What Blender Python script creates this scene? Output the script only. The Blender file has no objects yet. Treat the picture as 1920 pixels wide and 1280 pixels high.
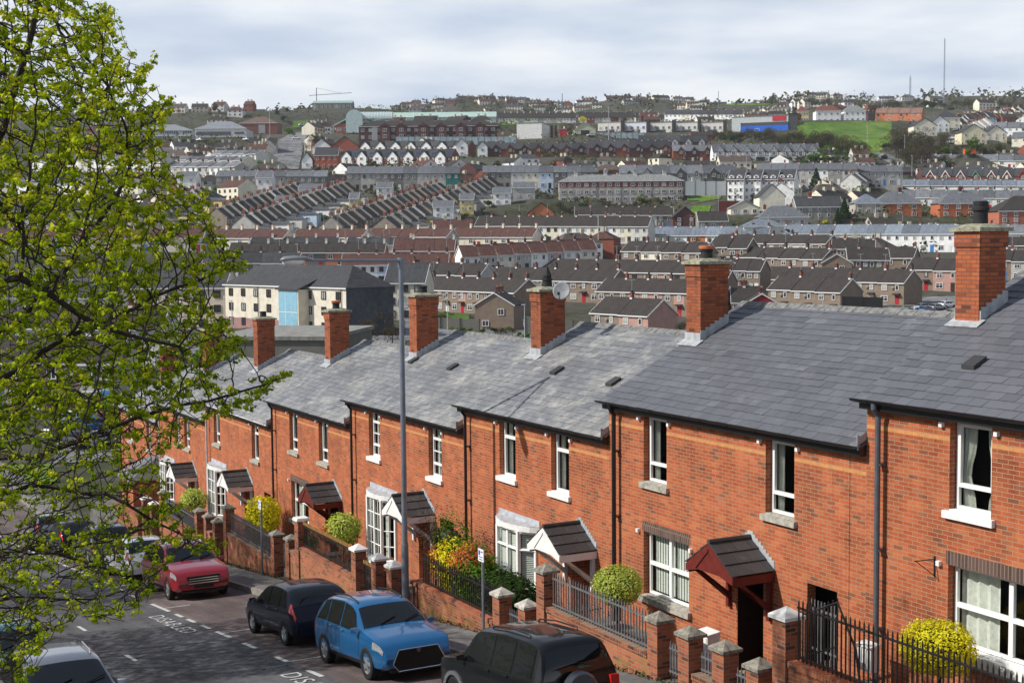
import bpy, math, random
import numpy as np
from mathutils import Vector, Matrix, noise
random.seed(7); rng = np.random.default_rng(7)
S = bpy.context.scene
R = math.radians
# ------------------------------------------------------------------ camera
FPX = 2600.0
pitch, roll = R(4.03), R(0.48)
CAM = np.array([0.0, 0.0, 16.0])
_f = np.array([0, math.cos(pitch), -math.sin(pitch)])
_r0 = np.array([1.0, 0, 0]); _u0 = np.cross(_r0, _f)
_r = math.cos(roll) * _r0 - math.sin(roll) * _u0
_u = np.cross(_r, _f)
cd = bpy.data.cameras.new('camera'); cam = bpy.data.objects.new('camera', cd)
S.collection.objects.link(cam)
cd.sensor_width = 36; cd.lens = FPX * 36 / 1920; cd.clip_start = 0.3; cd.clip_end = 20000
cam.matrix_world = Matrix(((_r[0], _u[0], -_f[0], CAM[0]), (_r[1], _u[1], -_f[1], CAM[1]), (_r[2], _u[2], -_f[2], CAM[2]), (0, 0, 0, 1)))
S.camera = cam
S.view_settings.view_transform = 'Standard'; S.view_settings.look = 'None'
S.view_settings.exposure = 0.12; S.view_settings.gamma = 1.0
# street frame: local x runs along the terrace towards the camera, local y into the houses
TH = R(28.47)
LX = np.array([math.sin(TH), -math.cos(TH), 0]); LY = np.array([math.cos(TH), math.sin(TH), 0])
ROTZ = math.atan2(LX[1], LX[0])
def W3(x, y, z): return LX * x + LY * y + np.array([0, 0, z])
def ray(px, py): return _f + _r * (px - 960) / FPX - _u * (py - 640) / FPX
def atD(px, py, D):
    d = ray(px, py); return CAM + d * (D / d[1])
# ------------------------------------------------------------------ sun and sky
sd = bpy.data.lights.new('sun', 'SUN'); sd.energy = 4.8; sd.angle = R(0.5); sd.color = (1.0, 0.955, 0.88)
sun = bpy.data.objects.new('sun', sd); S.collection.objects.link(sun)
trav = LX * 0.33 + LY * 1.0 + np.array([0, 0, -0.87])
sun.rotation_euler = Vector(trav).to_track_quat('-Z', 'Y').to_euler()
sv = -trav / np.linalg.norm(trav)
wd = bpy.data.worlds.new('World'); S.world = wd; wd.use_nodes = True
nt = wd.node_tree; nt.nodes.clear()
def N(nt, t, **k):
    n = nt.nodes.new(t)
    for a, b in k.items(): setattr(n, a, b)
    return n
def lk(nt, a, b): nt.links.new(a, b)
out = N(nt, 'ShaderNodeOutputWorld'); bg = N(nt, 'ShaderNodeBackground'); bg.inputs['Strength'].default_value = 0.1
sky = N(nt, 'ShaderNodeTexSky'); sky.sky_type = 'NISHITA'; sky.sun_disc = False
sky.sun_elevation = math.asin(sv[2]); sky.sun_rotation = math.atan2(sv[0], sv[1]); sky.air_density = 1.0; sky.dust_density = 1.2
tc = N(nt, 'ShaderNodeTexCoord'); sep = N(nt, 'ShaderNodeSeparateXYZ'); lk(nt, tc.outputs['Generated'], sep.inputs[0])
def mth(nt, op, a, b=None, c=None):
    m = N(nt, 'ShaderNodeMath', operation=op)
    for i, v in enumerate((a, b, c)):
        if v is None: continue
        if hasattr(v, 'is_linked'): lk(nt, v, m.inputs[i])
        else: m.inputs[i].default_value = v
    return m.outputs[0]
zz = mth(nt, 'ADD', mth(nt, 'MAXIMUM', sep.outputs['Z'], 0.0), 0.09)
cx = mth(nt, 'DIVIDE', sep.outputs['X'], zz); cy = mth(nt, 'DIVIDE', sep.outputs['Y'], zz)
cmb = N(nt, 'ShaderNodeCombineXYZ'); lk(nt, cx, cmb.inputs[0]); lk(nt, cy, cmb.inputs[1])
def noi(nt, vec, scale, detail=5, rough=0.5, off=None):
    n = N(nt, 'ShaderNodeTexNoise'); n.inputs['Scale'].default_value = scale; n.inputs['Detail'].default_value = detail
    n.inputs['Roughness'].default_value = rough
    if vec is not None: lk(nt, vec, n.inputs['Vector'])
    return n.outputs['Fac']
def ramp(nt, fac, stops, interp='LINEAR'):
    r = N(nt, 'ShaderNodeValToRGB'); r.color_ramp.interpolation = interp
    e = r.color_ramp.elements
    while len(e) < len(stops): e.new(0.5)
    for el, (p, c) in zip(e, stops):
        el.position = p; el.color = (*c, 1) if len(c) == 3 else c
    lk(nt, fac, r.inputs[0]); return r.outputs[0]
n1 = noi(nt, cmb.outputs[0], 1.05, 7, 0.5)
n2 = noi(nt, cmb.outputs[0], 0.55, 4, 0.5)
fac1 = mth(nt, 'ADD', mth(nt, 'MULTIPLY', n1, 0.6), mth(nt, 'MULTIPLY', n2, 0.4))
cloud = ramp(nt, fac1, [(0.39, (5.7, 6.6, 8.1)), (0.45, (6.9, 7.6, 8.7)), (0.50, (8.1, 8.6, 9.4)), (0.57, (9.8, 10.0, 10.2))])
mix = N(nt, 'ShaderNodeMixRGB'); cm = mth(nt, 'SUBTRACT', 1.0, mth(nt, 'SMOOTH_MIN', mth(nt, 'MULTIPLY', mth(nt, 'MAXIMUM', mth(nt, 'SUBTRACT', sep.outputs['Z'], 0.22), 0.0), 3.0), 0.85, 0.2)); lk(nt, mth(nt, 'MULTIPLY', cm, 0.9), mix.inputs[0])
lk(nt, sky.outputs[0], mix.inputs[1]); lk(nt, cloud, mix.inputs[2])
lk(nt, mix.outputs[0], bg.inputs[0]); lk(nt, bg.outputs[0], out.inputs[0])

# ------------------------------------------------------------------ materials
MATS = {}
def newmat(name):
    m = bpy.data.materials.new(name); m.use_nodes = True
    p = m.node_tree.nodes['Principled BSDF']; MATS[name] = m
    return m, m.node_tree, p
def M(name, col, rough=0.85, var=0.12, scale=3.0, metal=0.0, bump=0.0, bscale=40, spec=0.3, coat=0.0, scale2=None):
    """plain surface with procedural unevenness"""
    if name in MATS: return MATS[name]
    m, nt, p = newmat(name)
    g = N(nt, 'ShaderNodeTexCoord')
    a = noi(nt, g.outputs['Object'], scale, 6, 0.65)
    lo = [max(0, c * (1 - var * 2)) for c in col]; hi = [c * (1 + var * 1.6) for c in col]
    c = ramp(nt, a, [(0.3, lo), (0.5, col), (0.72, hi)])
    lk(nt, c, p.inputs['Base Color'])
    p.inputs['Roughness'].default_value = rough; p.inputs['Metallic'].default_value = metal
    p.inputs['Specular IOR Level'].default_value = spec; p.inputs['Coat Weight'].default_value = coat
    if coat: p.inputs['Coat Roughness'].default_value = 0.04
    if bump:
        b = N(nt, 'ShaderNodeBump'); b.inputs['Strength'].default_value = bump; b.inputs['Distance'].default_value = 0.02
        lk(nt, noi(nt, g.outputs['Object'], bscale, 4, 0.6), b.inputs['Height']); lk(nt, b.outputs[0], p.inputs['Normal'])
    return m
def brickmat(name, stops, mortar, bw=0.225, bh=0.075, ms=0.009, stain=0.25, moss=False, bumpd=0.006):
    m, nt, p = newmat(name)
    g = N(nt, 'ShaderNodeTexCoord'); s = N(nt, 'ShaderNodeSeparateXYZ'); lk(nt, g.outputs['Object'], s.inputs[0])
    c = N(nt, 'ShaderNodeCombineXYZ'); lk(nt, mth(nt, 'ADD', s.outputs[0], s.outputs[1]), c.inputs[0]); lk(nt, s.outputs[2], c.inputs[1])
    b = N(nt, 'ShaderNodeTexBrick'); lk(nt, c.outputs[0], b.inputs['Vector'])
    b.inputs['Color1'].default_value = (0, 0, 0, 1); b.inputs['Color2'].default_value = (1, 1, 1, 1); b.inputs['Mortar'].default_value = (.5, .5, .5, 1)
    b.inputs['Scale'].default_value = 1; b.inputs['Mortar Size'].default_value = ms; b.inputs['Mortar Smooth'].default_value = 0.1
    b.inputs['Brick Width'].default_value = bw; b.inputs['Row Height'].default_value = bh
    col = ramp(nt, b.outputs['Color'], stops)
    n = noi(nt, g.outputs['Object'], 1.1, 5, 0.6)
    oi = N(nt, 'ShaderNodeObjectInfo'); nn_ = mth(nt, 'ADD', n, mth(nt, 'MULTIPLY', mth(nt, 'SUBTRACT', oi.outputs['Random'], .5), .2)); tint = ramp(nt, nn_, [(0.28, (1 - stain * 1.2, 1 - stain * 1.15, 1 - stain * 1.0)), (0.5, (1, 1, 1)), (0.72, (1 + stain * .45, 1 + stain * .6, 1 + stain * .8))])
    mm = N(nt, 'ShaderNodeMixRGB', blend_type='MULTIPLY'); mm.inputs[0].default_value = 1; lk(nt, col, mm.inputs[1]); lk(nt, tint, mm.inputs[2])
    mpz = N(nt, 'ShaderNodeMapping'); mpz.inputs['Scale'].default_value = (3.0, 3.0, .3); lk(nt, g.outputs['Object'], mpz.inputs[0])
    tz = ramp(nt, noi(nt, mpz.outputs[0], 1.6, 5, .65), [(.32, (.74, .73, .72)), (.46, (1, 1, 1)), (.68, (1.06, 1.08, 1.12))]); mz = N(nt, 'ShaderNodeMixRGB', blend_type='MULTIPLY'); mz.inputs[0].default_value = .8; lk(nt, mm.outputs[0], mz.inputs[1]); lk(nt, tz, mz.inputs[2]); mm = mz
    n3 = noi(nt, g.outputs['Object'], 45, 3, 0.7)
    t3 = ramp(nt, n3, [(0.3, (.8, .8, .8)), (0.7, (1.15, 1.15, 1.15))])
    m3 = N(nt, 'ShaderNodeMixRGB', blend_type='MULTIPLY'); m3.inputs[0].default_value = 1; lk(nt, mm.outputs[0], m3.inputs[1]); lk(nt, t3, m3.inputs[2])
    mx = N(nt, 'ShaderNodeMixRGB'); lk(nt, b.outputs['Fac'], mx.inputs[0]); lk(nt, m3.outputs[0], mx.inputs[1]); mx.inputs[2].default_value = (*mortar, 1)
    res = mx.outputs[0]
    if moss:
        f2 = ramp(nt, mth(nt, 'ADD', noi(nt, g.outputs['Object'], 2.2, 6, 0.7), mth(nt, 'MULTIPLY', s.outputs[2], -0.13)), [(0.40, (0, 0, 0)), (0.60, (1, 1, 1))])
        mo = N(nt, 'ShaderNodeMixRGB'); lk(nt, mth(nt, 'MULTIPLY', f2, 0.85), mo.inputs[0]); lk(nt, res, mo.inputs[1]); mo.inputs[2].default_value = (.20, .15, .05, 1); res = mo.outputs[0]
    lk(nt, res, p.inputs['Base Color']); p.inputs['Roughness'].default_value = 0.9; p.inputs['Specular IOR Level'].default_value = 0.15
    bp = N(nt, 'ShaderNodeBump'); bp.inputs['Strength'].default_value = 0.7; bp.inputs['Distance'].default_value = bumpd; bp.invert = True
    lk(nt, b.outputs['Fac'], bp.inputs['Height']); lk(nt, bp.outputs[0], p.inputs['Normal'])
    return m
ORG = [(0.0, (.22, .085, .05)), (0.05, (.27, .10, .05)), (0.10, (.37, .088, .036)), (0.45, (.42, .112, .046)), (0.7, (.47, .145, .058)), (0.93, (.40, .10, .04)), (1.0, (.33, .13, .07))]
brickmat('brick_orange', ORG, (.36, .235, .155), ms=0.0065, stain=.34)
brickmat('brick_garden', [(0, (.13, .05, .035)), (.25, (.30, .09, .045)), (.6, (.42, .125, .055)), (1, (.36, .10, .05))], (.27, .20, .14), stain=.4, moss=True)
brickmat('brick_pier', [(0, (.10, .04, .03)), (.2, (.24, .08, .045)), (.6, (.40, .12, .055)), (1, (.33, .10, .05))], (.25, .18, .13), stain=.4)
brickmat('brick_stack', [(0, (.10, .04, .025)), (.15, (.32, .085, .04)), (.6, (.40, .115, .045)), (1, (.30, .08, .04))], (.12, .08, .06), stain=.25, ms=.008)
brickmat('brick_soldier', [(0, (.07, .045, .04)), (1, (.14, .085, .07))], (.22, .17, .13), bw=.075, bh=.4, stain=.15)
def slate(name, col, lichen, lic):
    m, nt, p = newmat(name)
    at = N(nt, 'ShaderNodeAttribute'); at.attribute_name = 'tint'
    g = N(nt, 'ShaderNodeTexCoord')
    t = ramp(nt, at.outputs['Fac'], [(0, [c * .78 for c in col]), (.5, col), (1, [c * 1.25 for c in col])])
    n = noi(nt, g.outputs['Object'], 5, 8, 0.75); n2 = noi(nt, g.outputs['Object'], .7, 4, 0.6)
    s = N(nt, 'ShaderNodeSeparateXYZ'); lk(nt, g.outputs['Object'], s.inputs[0])
    f = ramp(nt, mth(nt, 'ADD', mth(nt, 'MULTIPLY', n, 0.55), mth(nt, 'MULTIPLY', n2, 0.45)), [(0.53 - lic, (0, 0, 0)), (0.66 - lic * .6, (1, 1, 1))])
    mx = N(nt, 'ShaderNodeMixRGB'); lk(nt, mth(nt, 'MULTIPLY', f, mth(nt, 'ADD', mth(nt, 'MULTIPLY', at.outputs['Fac'], .8), .15)), mx.inputs[0]); lk(nt, t, mx.inputs[1]); mx.inputs[2].default_value = (*lichen, 1)
    lk(nt, mx.outputs[0], p.inputs['Base Color']); p.inputs['Roughness'].default_value = 0.5; p.inputs['Specular IOR Level'].default_value = 0.35
    b = N(nt, 'ShaderNodeBump'); b.inputs['Strength'].default_value = .35; b.inputs['Distance'].default_value = .01
    lk(nt, noi(nt, g.outputs['Object'], 30, 5, .7), b.inputs['Height']); lk(nt, b.outputs[0], p.inputs['Normal'])
    return m
slate('slate_clean', (.108, .112, .127), (.24, .235, .23), -.03)
slate('slate_old', (.15, .155, .168), (.44, .425, .38), .065)
slate('slate_dark', (.05, .05, .053), (.16, .16, .13), 0.0)
slate('roof_tile', (.05, .043, .040), (.13, .12, .09), -.03)
def glassmat(name, tint=(.02, .025, .03), mixf=0.35, rough=0.03):
    m, nt, p = newmat(name)
    tr = N(nt, 'ShaderNodeBsdfTransparent'); gl = N(nt, 'ShaderNodeBsdfGlossy'); gl.inputs['Roughness'].default_value = rough
    fr = N(nt, 'ShaderNodeLayerWeight'); fr.inputs['Blend'].default_value = .5
    ms = N(nt, 'ShaderNodeMixShader'); lk(nt, mth(nt, 'ADD', mth(nt, 'MULTIPLY', mth(nt, 'POWER', fr.outputs['Facing'], 4.0), .6), .05), ms.inputs[0]); lk(nt, tr.outputs[0], ms.inputs[1]); lk(nt, gl.outputs[0], ms.inputs[2])
    tr.inputs[0].default_value = (mixf, mixf * 1.05, mixf * 1.03, 1)
    lk(nt, ms.outputs[0], nt.nodes['Material Output'].inputs[0]); return m
glassmat('glass_pane', mixf=.9)
def leafmat(name, cols, trans=.4, scale=0.9, rough=.55):
    m, nt, p = newmat(name)
    at = N(nt, 'ShaderNodeAttribute'); at.attribute_name = 'tint'
    st = [(i / (len(cols) - 1), c) for i, c in enumerate(cols)]
    c = ramp(nt, at.outputs['Fac'], st)
    df = N(nt, 'ShaderNodeBsdfDiffuse'); tl = N(nt, 'ShaderNodeBsdfTranslucent'); ms = N(nt, 'ShaderNodeMixShader'); ms.inputs[0].default_value = trans
    lk(nt, c, df.inputs[0])
    mm = N(nt, 'ShaderNodeMixRGB', blend_type='MULTIPLY'); mm.inputs[0].default_value = 1; lk(nt, c, mm.inputs[1]); mm.inputs[2].default_value = (1.3, 1.3, .5, 1)
    lk(nt, mm.outputs[0], tl.inputs[0]); lk(nt, df.outputs[0], ms.inputs[1]); lk(nt, tl.outputs[0], ms.inputs[2])
    lk(nt, ms.outputs[0], nt.nodes['Material Output'].inputs[0]); return m
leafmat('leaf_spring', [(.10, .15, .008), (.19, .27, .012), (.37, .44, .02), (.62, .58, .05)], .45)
leafmat('leaf_yellow', [(.30, .30, .01), (.66, .60, .02), (.82, .76, .06)], .3)
leafmat('leaf_lime', [(.17, .22, .03), (.38, .45, .08), (.60, .64, .20)], .3)
leafmat('leaf_dark', [(.012, .028, .008), (.03, .06, .015), (.06, .10, .03)], .2)
leafmat('leaf_mid', [(.03, .07, .012), (.08, .16, .02), (.16, .26, .03)], .3)
leafmat('leaf_red', [(.25, .04, .02), (.50, .12, .05), (.45, .30, .06)], .3)
leafmat('twig_brown', [(.03, .022, .015), (.07, .05, .03), (.10, .085, .045)], .1)
leafmat('scrub', [(.035, .035, .015), (.075, .07, .028), (.11, .115, .04)], .15)
M('bark', (.035, .026, .02), .9, .3, 12)
M('upvc', (.78, .78, .77), .4, .02)
M('white_paint', (.74, .74, .72), .6, .06, 4)
M('stone_sill', (.36, .34, .29), .9, .25, 8, bump=.3)
M('stone_cap', (.22, .205, .17), .95, .35, 9, bump=.4)
M('concrete_cap', (.40, .385, .34), .95, .3, 8, bump=.3)
M('white_cap', (.72, .71, .68), .7, .08, 6)
M('black_metal', (.012, .012, .013), .35, .1, 6, spec=.5)
M('black_rail', (.018, .017, .017), .45, .1, 6, spec=.5)
M('gold_paint', (.55, .33, .12), .5, .1, 6)
M('silver_rail', (.17, .175, .185), .5, .15, 8, metal=.3)
M('grey_pipe', (.085, .095, .11), .5, .1, 5)
M('pink_pipe', (.50, .46, .46), .5, .1, 5)
M('lead', (.40, .42, .45), .6, .2, 7)
M('lead_pale', (.36, .375, .39), .55, .2, 5)
M('maroon', (.13, .02, .014), .5, .12, 6)
M('pink_board', (.42, .27, .24), .6, .1, 6)
M('dark_wood', (.035, .012, .009), .6, .2, 6)
M('galvanised', (.20, .225, .27), .45, .12, 2.0, metal=.35)
M('dish_grey', (.20, .21, .22), .5, .15, 5)
M('terracotta', (.42, .13, .06), .8, .2, 9)
M('pot_black', (.02, .02, .021), .7, .2, 9)
M('mortar', (.26, .25, .18), .95, .35, 9)
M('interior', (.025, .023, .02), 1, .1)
M('curtain', (.62, .61, .55), .9, .1, 12)
M('blind', (.60, .60, .56), .8, .05, 12)
M('yellow_brick', (.50, .235, .09), .9, .12, 9)
M('paving', (.13, .125, .115), .95, .3, 2.5, bump=.3)
M('marking', (.46, .46, .44), .85, .12, 9)
M('signwhite', (.75, .76, .8), .5, .03)
M('signblue', (.05, .08, .35), .5, .03)
M('rubber', (.012, .012, .012), .8, .2, 20)
M('alloy', (.55, .56, .58), .28, .05, 8, metal=.8)
M('chrome', (.75, .75, .76), .12, .02, metal=1)
M('car_glass', (.006, .007, .008), .03, .05, 2, spec=.6)
M('car_black', (.01, .01, .01), .4, .1)
M('head_lamp', (.55, .57, .6), .08, .25, 14, metal=.6)
M('tail_lamp', (.55, .02, .012), .12, .1, 20, spec=.7)
M('plate_yellow', (.65, .5, .05), .5, .03); M('plate_white', (.75, .75, .72), .5, .03)
def asphalt(name, col, rough=.9, streak=.25):
    m, nt, p = newmat(name)
    g = N(nt, 'ShaderNodeTexCoord')
    a = noi(nt, g.outputs['Object'], .35, 6, .6); b = noi(nt, g.outputs['Object'], 9, 8, .8)
    mp = N(nt, 'ShaderNodeMapping'); mp.inputs['Scale'].default_value = (.12, 1.6, 1); lk(nt, g.outputs['Object'], mp.inputs[0])
    w = noi(nt, mp.outputs[0], 1.0, 4, .6)
    f = mth(nt, 'ADD', mth(nt, 'MULTIPLY', a, .4), mth(nt, 'ADD', mth(nt, 'MULTIPLY', b, .3), mth(nt, 'MULTIPLY', w, .3)))
    c = ramp(nt, f, [(.38, [x * .45 for x in col]), (.5, col), (.6, [x * 1.8 for x in col])])
    lk(nt, c, p.inputs['Base Color']); p.inputs['Roughness'].default_value = rough; p.inputs['Specular IOR Level'].default_value = .25
    bp = N(nt, 'ShaderNodeBump'); bp.inputs['Strength'].default_value = .6; bp.inputs['Distance'].default_value = .008
    lk(nt, noi(nt, g.outputs['Object'], 60, 4, .8), bp.inputs['Height']); lk(nt, bp.outputs[0], p.inputs['Normal']); return m
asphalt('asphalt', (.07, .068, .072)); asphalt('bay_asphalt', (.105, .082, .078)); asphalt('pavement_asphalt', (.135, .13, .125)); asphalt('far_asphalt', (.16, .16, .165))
M('kerb', (.24, .22, .19), .9, .25, 6)
def ground_mat():
    m, nt, p = newmat('ground')
    g = N(nt, 'ShaderNodeTexCoord'); a = noi(nt, g.outputs['Object'], .02, 8, .7); b = noi(nt, g.outputs['Object'], .25, 5, .7)
    f = mth(nt, 'ADD', mth(nt, 'MULTIPLY', a, .5), mth(nt, 'MULTIPLY', b, .5))
    c = ramp(nt, f, [(.38, (.035, .040, .022)), (.46, (.05, .056, .028)), (.52, (.075, .072, .058)), (.62, (.085, .08, .07))])
    lk(nt, c, p.inputs['Base Color']); p.inputs['Roughness'].default_value = 1; p.inputs['Specular IOR Level'].default_value = .1
ground_mat()
def grass_mat():
    m, nt, p = newmat('grass')
    g = N(nt, 'ShaderNodeTexCoord'); a = noi(nt, g.outputs['Object'], .06, 8, .7); b = noi(nt, g.outputs['Object'], .9, 5, .7)
    f = mth(nt, 'ADD', mth(nt, 'MULTIPLY', a, .6), mth(nt, 'MULTIPLY', b, .4))
    c = ramp(nt, f, [(.40, (.055, .095, .018)), (.5, (.085, .17, .022)), (.58, (.17, .20, .055))])
    lk(nt, c, p.inputs['Base Color']); p.inputs['Roughness'].default_value = 1; p.inputs['Specular IOR Level'].default_value = .1
grass_mat()
# far houses: render / brick walls and tiled roofs
def wallm(col): 
    k = 'render_%02d%02d%02d' % tuple(int(c * 99) for c in col)
    return M(k, col, .92, .10, .8)
def roofm(col):
    k = 'tiles_%03d%03d%03d' % tuple(int(c * 999) for c in col)
    if k in MATS: return MATS[k]
    m, nt, p = newmat(k)
    g = N(nt, 'ShaderNodeTexCoord'); s = N(nt, 'ShaderNodeSeparateXYZ'); lk(nt, g.outputs['Object'], s.inputs[0])
    st = mth(nt, 'FRACT', mth(nt, 'MULTIPLY', s.outputs[2], 5.0))
    n = noi(nt, g.outputs['Object'], 1.3, 7, .7)
    mp = N(nt, 'ShaderNodeMapping'); mp.inputs['Scale'].default_value = (3.2, .3, .3); lk(nt, g.outputs['Object'], mp.inputs[0])
    n2 = noi(nt, mp.outputs[0], 1.2, 3, .6)
    f = mth(nt, 'ADD', mth(nt, 'ADD', mth(nt, 'MULTIPLY', n, .45), mth(nt, 'MULTIPLY', n2, .4)), mth(nt, 'MULTIPLY', st, .15))
    c = ramp(nt, f, [(.36, [x * .6 for x in col]), (.5, col), (.68, [x * 1.6 for x in col])])
    lk(nt, c, p.inputs['Base Color']); p.inputs['Roughness'].default_value = .85; p.inputs['Specular IOR Level'].default_value = .2
    return m
# ------------------------------------------------------------------ mesh builder
COL = S.collection
class MB:
    def __init__(s): s.v = []; s.f = []; s.m = []; s.t = []
    def add(s, vs, fs, mi=0, tint=None):
        o = len(s.v); s.v += [tuple(v) for v in vs]
        for f in fs: s.f.append(tuple(i + o for i in f)); s.m.append(mi); s.t.append(0.5 if tint is None else tint)
        return s
    def box(s, x0, x1, y0, y1, z0, z1, mi=0, tint=None):
        return s.add([(x0, y0, z0), (x1, y0, z0), (x1, y1, z0), (x0, y1, z0), (x0, y0, z1), (x1, y0, z1), (x1, y1, z1), (x0, y1, z1)],
            [(0, 3, 2, 1), (4, 5, 6, 7), (0, 1, 5, 4), (1, 2, 6, 5), (2, 3, 7, 6), (3, 0, 4, 7)], mi, tint)
    def hexa(s, p, mi=0, tint=None):
        return s.add(p, [(0, 3, 2, 1), (4, 5, 6, 7), (0, 1, 5, 4), (1, 2, 6, 5), (2, 3, 7, 6), (3, 0, 4, 7)], mi, tint)
    def quad(s, a, b, c, d, mi=0, tint=None): return s.add([a, b, c, d], [(0, 1, 2, 3)], mi, tint)
    def prism(s, prof, axis, a, b, mi=0):
        """extrude a 2D outline along axis: 'x' -> prof=(y,z); 'y' -> prof=(x,z); 'z' -> (x,y)"""
        n = len(prof)
        f3 = {'x': lambda p, t: (t, p[0], p[1]), 'y': lambda p, t: (p[0], t, p[1]), 'z': lambda p, t: (p[0], p[1], t)}[axis]
        vs = [f3(p, a) for p in prof] + [f3(p, b) for p in prof]
        return s.add(vs, [tuple(range(n))[::-1], tuple(range(n, 2 * n))] + [(i, (i + 1) % n, n + (i + 1) % n, n + i) for i in range(n)], mi)
    def tube(s, pts, rad, n=8, mi=0, tint=None, caps=True):
        pts = [Vector(p) for p in pts]; rs = rad if isinstance(rad, (list, tuple)) else [rad] * len(pts)
        o = len(s.v); prev = None
        for i, p in enumerate(pts):
            d = (pts[min(i + 1, len(pts) - 1)] - pts[max(i - 1, 0)]).normalized()
            if prev is None: a = d.cross(Vector((0, 0, 1))) if abs(d.z) < .9 else d.cross(Vector((1, 0, 0)))
            else: a = prev - d * prev.dot(d)
            a.normalize(); prev = a; b = d.cross(a)
            for k in range(n):
                t = 2 * math.pi * k / n; s.v.append(tuple(p + (a * math.cos(t) + b * math.sin(t)) * rs[i]))
        for i in range(len(pts) - 1):
            for k in range(n):
                s.f.append((o + i * n + k, o + i * n + (k + 1) % n, o + (i + 1) * n + (k + 1) % n, o + (i + 1) * n + k)); s.m.append(mi); s.t.append(.5 if tint is None else tint)
        if caps:
            s.f.append(tuple(o + k for k in range(n))[::-1]); s.f.append(tuple(o + (len(pts) - 1) * n + k for k in range(n))); s.m += [mi, mi]; s.t += [.5, .5]
        return s
    def lathe(s, prof, n=16, c=(0, 0, 0), mi=0, axis='z', caps=True):
        o = len(s.v)
        for r_, h in prof:
            for k in range(n):
                t = 2 * math.pi * k / n; q = (r_ * math.cos(t), r_ * math.sin(t), h)
                if axis == 'y': q = (q[0], q[2], q[1])
                if axis == 'x': q = (q[2], q[0], q[1])
                s.v.append((c[0] + q[0], c[1] + q[1], c[2] + q[2]))
        for i in range(len(prof) - 1):
            for k in range(n): s.f.append((o + i * n + k, o + i * n + (k + 1) % n, o + (i + 1) * n + (k + 1) % n, o + (i + 1) * n + k)); s.m.append(mi); s.t.append(.5)
        if caps: s.f.append(tuple(o + k for k in range(n))[::-1]); s.f.append(tuple(o + (len(prof) - 1) * n + k for k in range(n))); s.m += [mi, mi]; s.t += [.5, .5]
        return s
    def mesh(s, name, mats, smooth=False, org=(0, 0, 0)):
        me = bpy.data.meshes.new(name)
        vs = s.v if org == (0, 0, 0) else [(x - org[0], y - org[1], z - org[2]) for x, y, z in s.v]
        me.from_pydata(vs, [], s.f)
        for m_ in (mats if isinstance(mats, (list, tuple)) else [mats]): me.materials.append(MATS[m_] if isinstance(m_, str) else m_)
        me.polygons.foreach_set('material_index', s.m)
        if any(t != .5 for t in s.t):
            a = me.attributes.new('tint', 'FLOAT', 'FACE'); a.data.foreach_set('value', s.t)
        if smooth: me.polygons.foreach_set('use_smooth', [True] * len(s.f))
        me.update(); return me
    def build(s, name, mats, parent=None, smooth=False, org=(0, 0, 0)):
        o = bpy.data.objects.new(name, s.mesh(name, mats, smooth, org)); COL.objects.link(o)
        if parent is not None: o.parent = parent
        return o
def obj(name, me, parent=None, loc=(0, 0, 0), rz=0):
    o = bpy.data.objects.new(name, me); COL.objects.link(o); o.location = loc; o.rotation_euler = (0, 0, rz)
    if parent is not None: o.parent = parent
    return o
def tag(o, label, cat, group=None, kind=None):
    o['label'] = label; o['category'] = cat
    if group: o['group'] = group
    if kind: o['kind'] = kind
    return o
def struct(o): o['kind'] = 'structure'; return o
def empty(name, loc, rz=0.0):
    o = bpy.data.objects.new(name, None); COL.objects.link(o); o.location = tuple(loc); o.rotation_euler = (0, 0, rz); o.empty_display_size = .3
    return o
def SE(name, x, y, z): return empty(name, W3(x, y, z), ROTZ)      # empty in the street frame
def copy_tree(root):
    c = root.copy(); COL.objects.link(c)
    for ch in root.children:
        d = ch.copy(); COL.objects.link(d); d.parent = c
        for g in ch.children:
            e = g.copy(); COL.objects.link(e); e.parent = d
    return c
def npmesh(name, V, F, mat, tint=None, smooth=False):
    """V (n,3) array, F (m,4) array of quads"""
    me = bpy.data.meshes.new(name); n = len(V); m_ = len(F); k = F.shape[1]
    me.vertices.add(n); me.vertices.foreach_set('co', V.astype(np.float32).ravel())
    me.loops.add(m_ * k); me.loops.foreach_set('vertex_index', F.astype(np.int32).ravel())
    me.polygons.add(m_); me.polygons.foreach_set('loop_start', np.arange(0, m_ * k, k, dtype=np.int32)); me.polygons.foreach_set('loop_total', np.full(m_, k, dtype=np.int32))
    if tint is not None: a = me.attributes.new('tint', 'FLOAT', 'FACE'); a.data.foreach_set('value', tint.astype(np.float32))
    if smooth: me.polygons.foreach_set('use_smooth', [True] * m_)
    me.materials.append(MATS[mat]); me.update(calc_edges=True); me.validate(); return me
def leaves(C, size, up=.3, aspect=.75, rs=rng, nrm=None):
    """C centres (n,3); returns bent leaf quads"""
    n = len(C); a = rs.normal(size=(n, 3)); a[:, 2] *= .6; a /= np.linalg.norm(a, axis=1)[:, None]
    b = rs.normal(size=(n, 3)); b[:, 2] -= 0; b -= a * (a * b).sum(1)[:, None]; b /= np.linalg.norm(b, axis=1)[:, None]
    if nrm is not None:
        q = nrm + rs.normal(size=(n, 3)) * .45; q /= np.linalg.norm(q, axis=1)[:, None]; a = a - q * (a * q).sum(1)[:, None]; a /= np.linalg.norm(a, axis=1)[:, None]; b = np.cross(q, a)
    s = size * rs.uniform(.6, 1.3, n)[:, None]
    V = np.stack([C - a * s * .5, C + b * s * aspect * .5, C + a * s * .5, C - b * s * aspect * .5], 1).reshape(-1, 3)
    return V, np.arange(4 * n).reshape(-1, 4)
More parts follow.
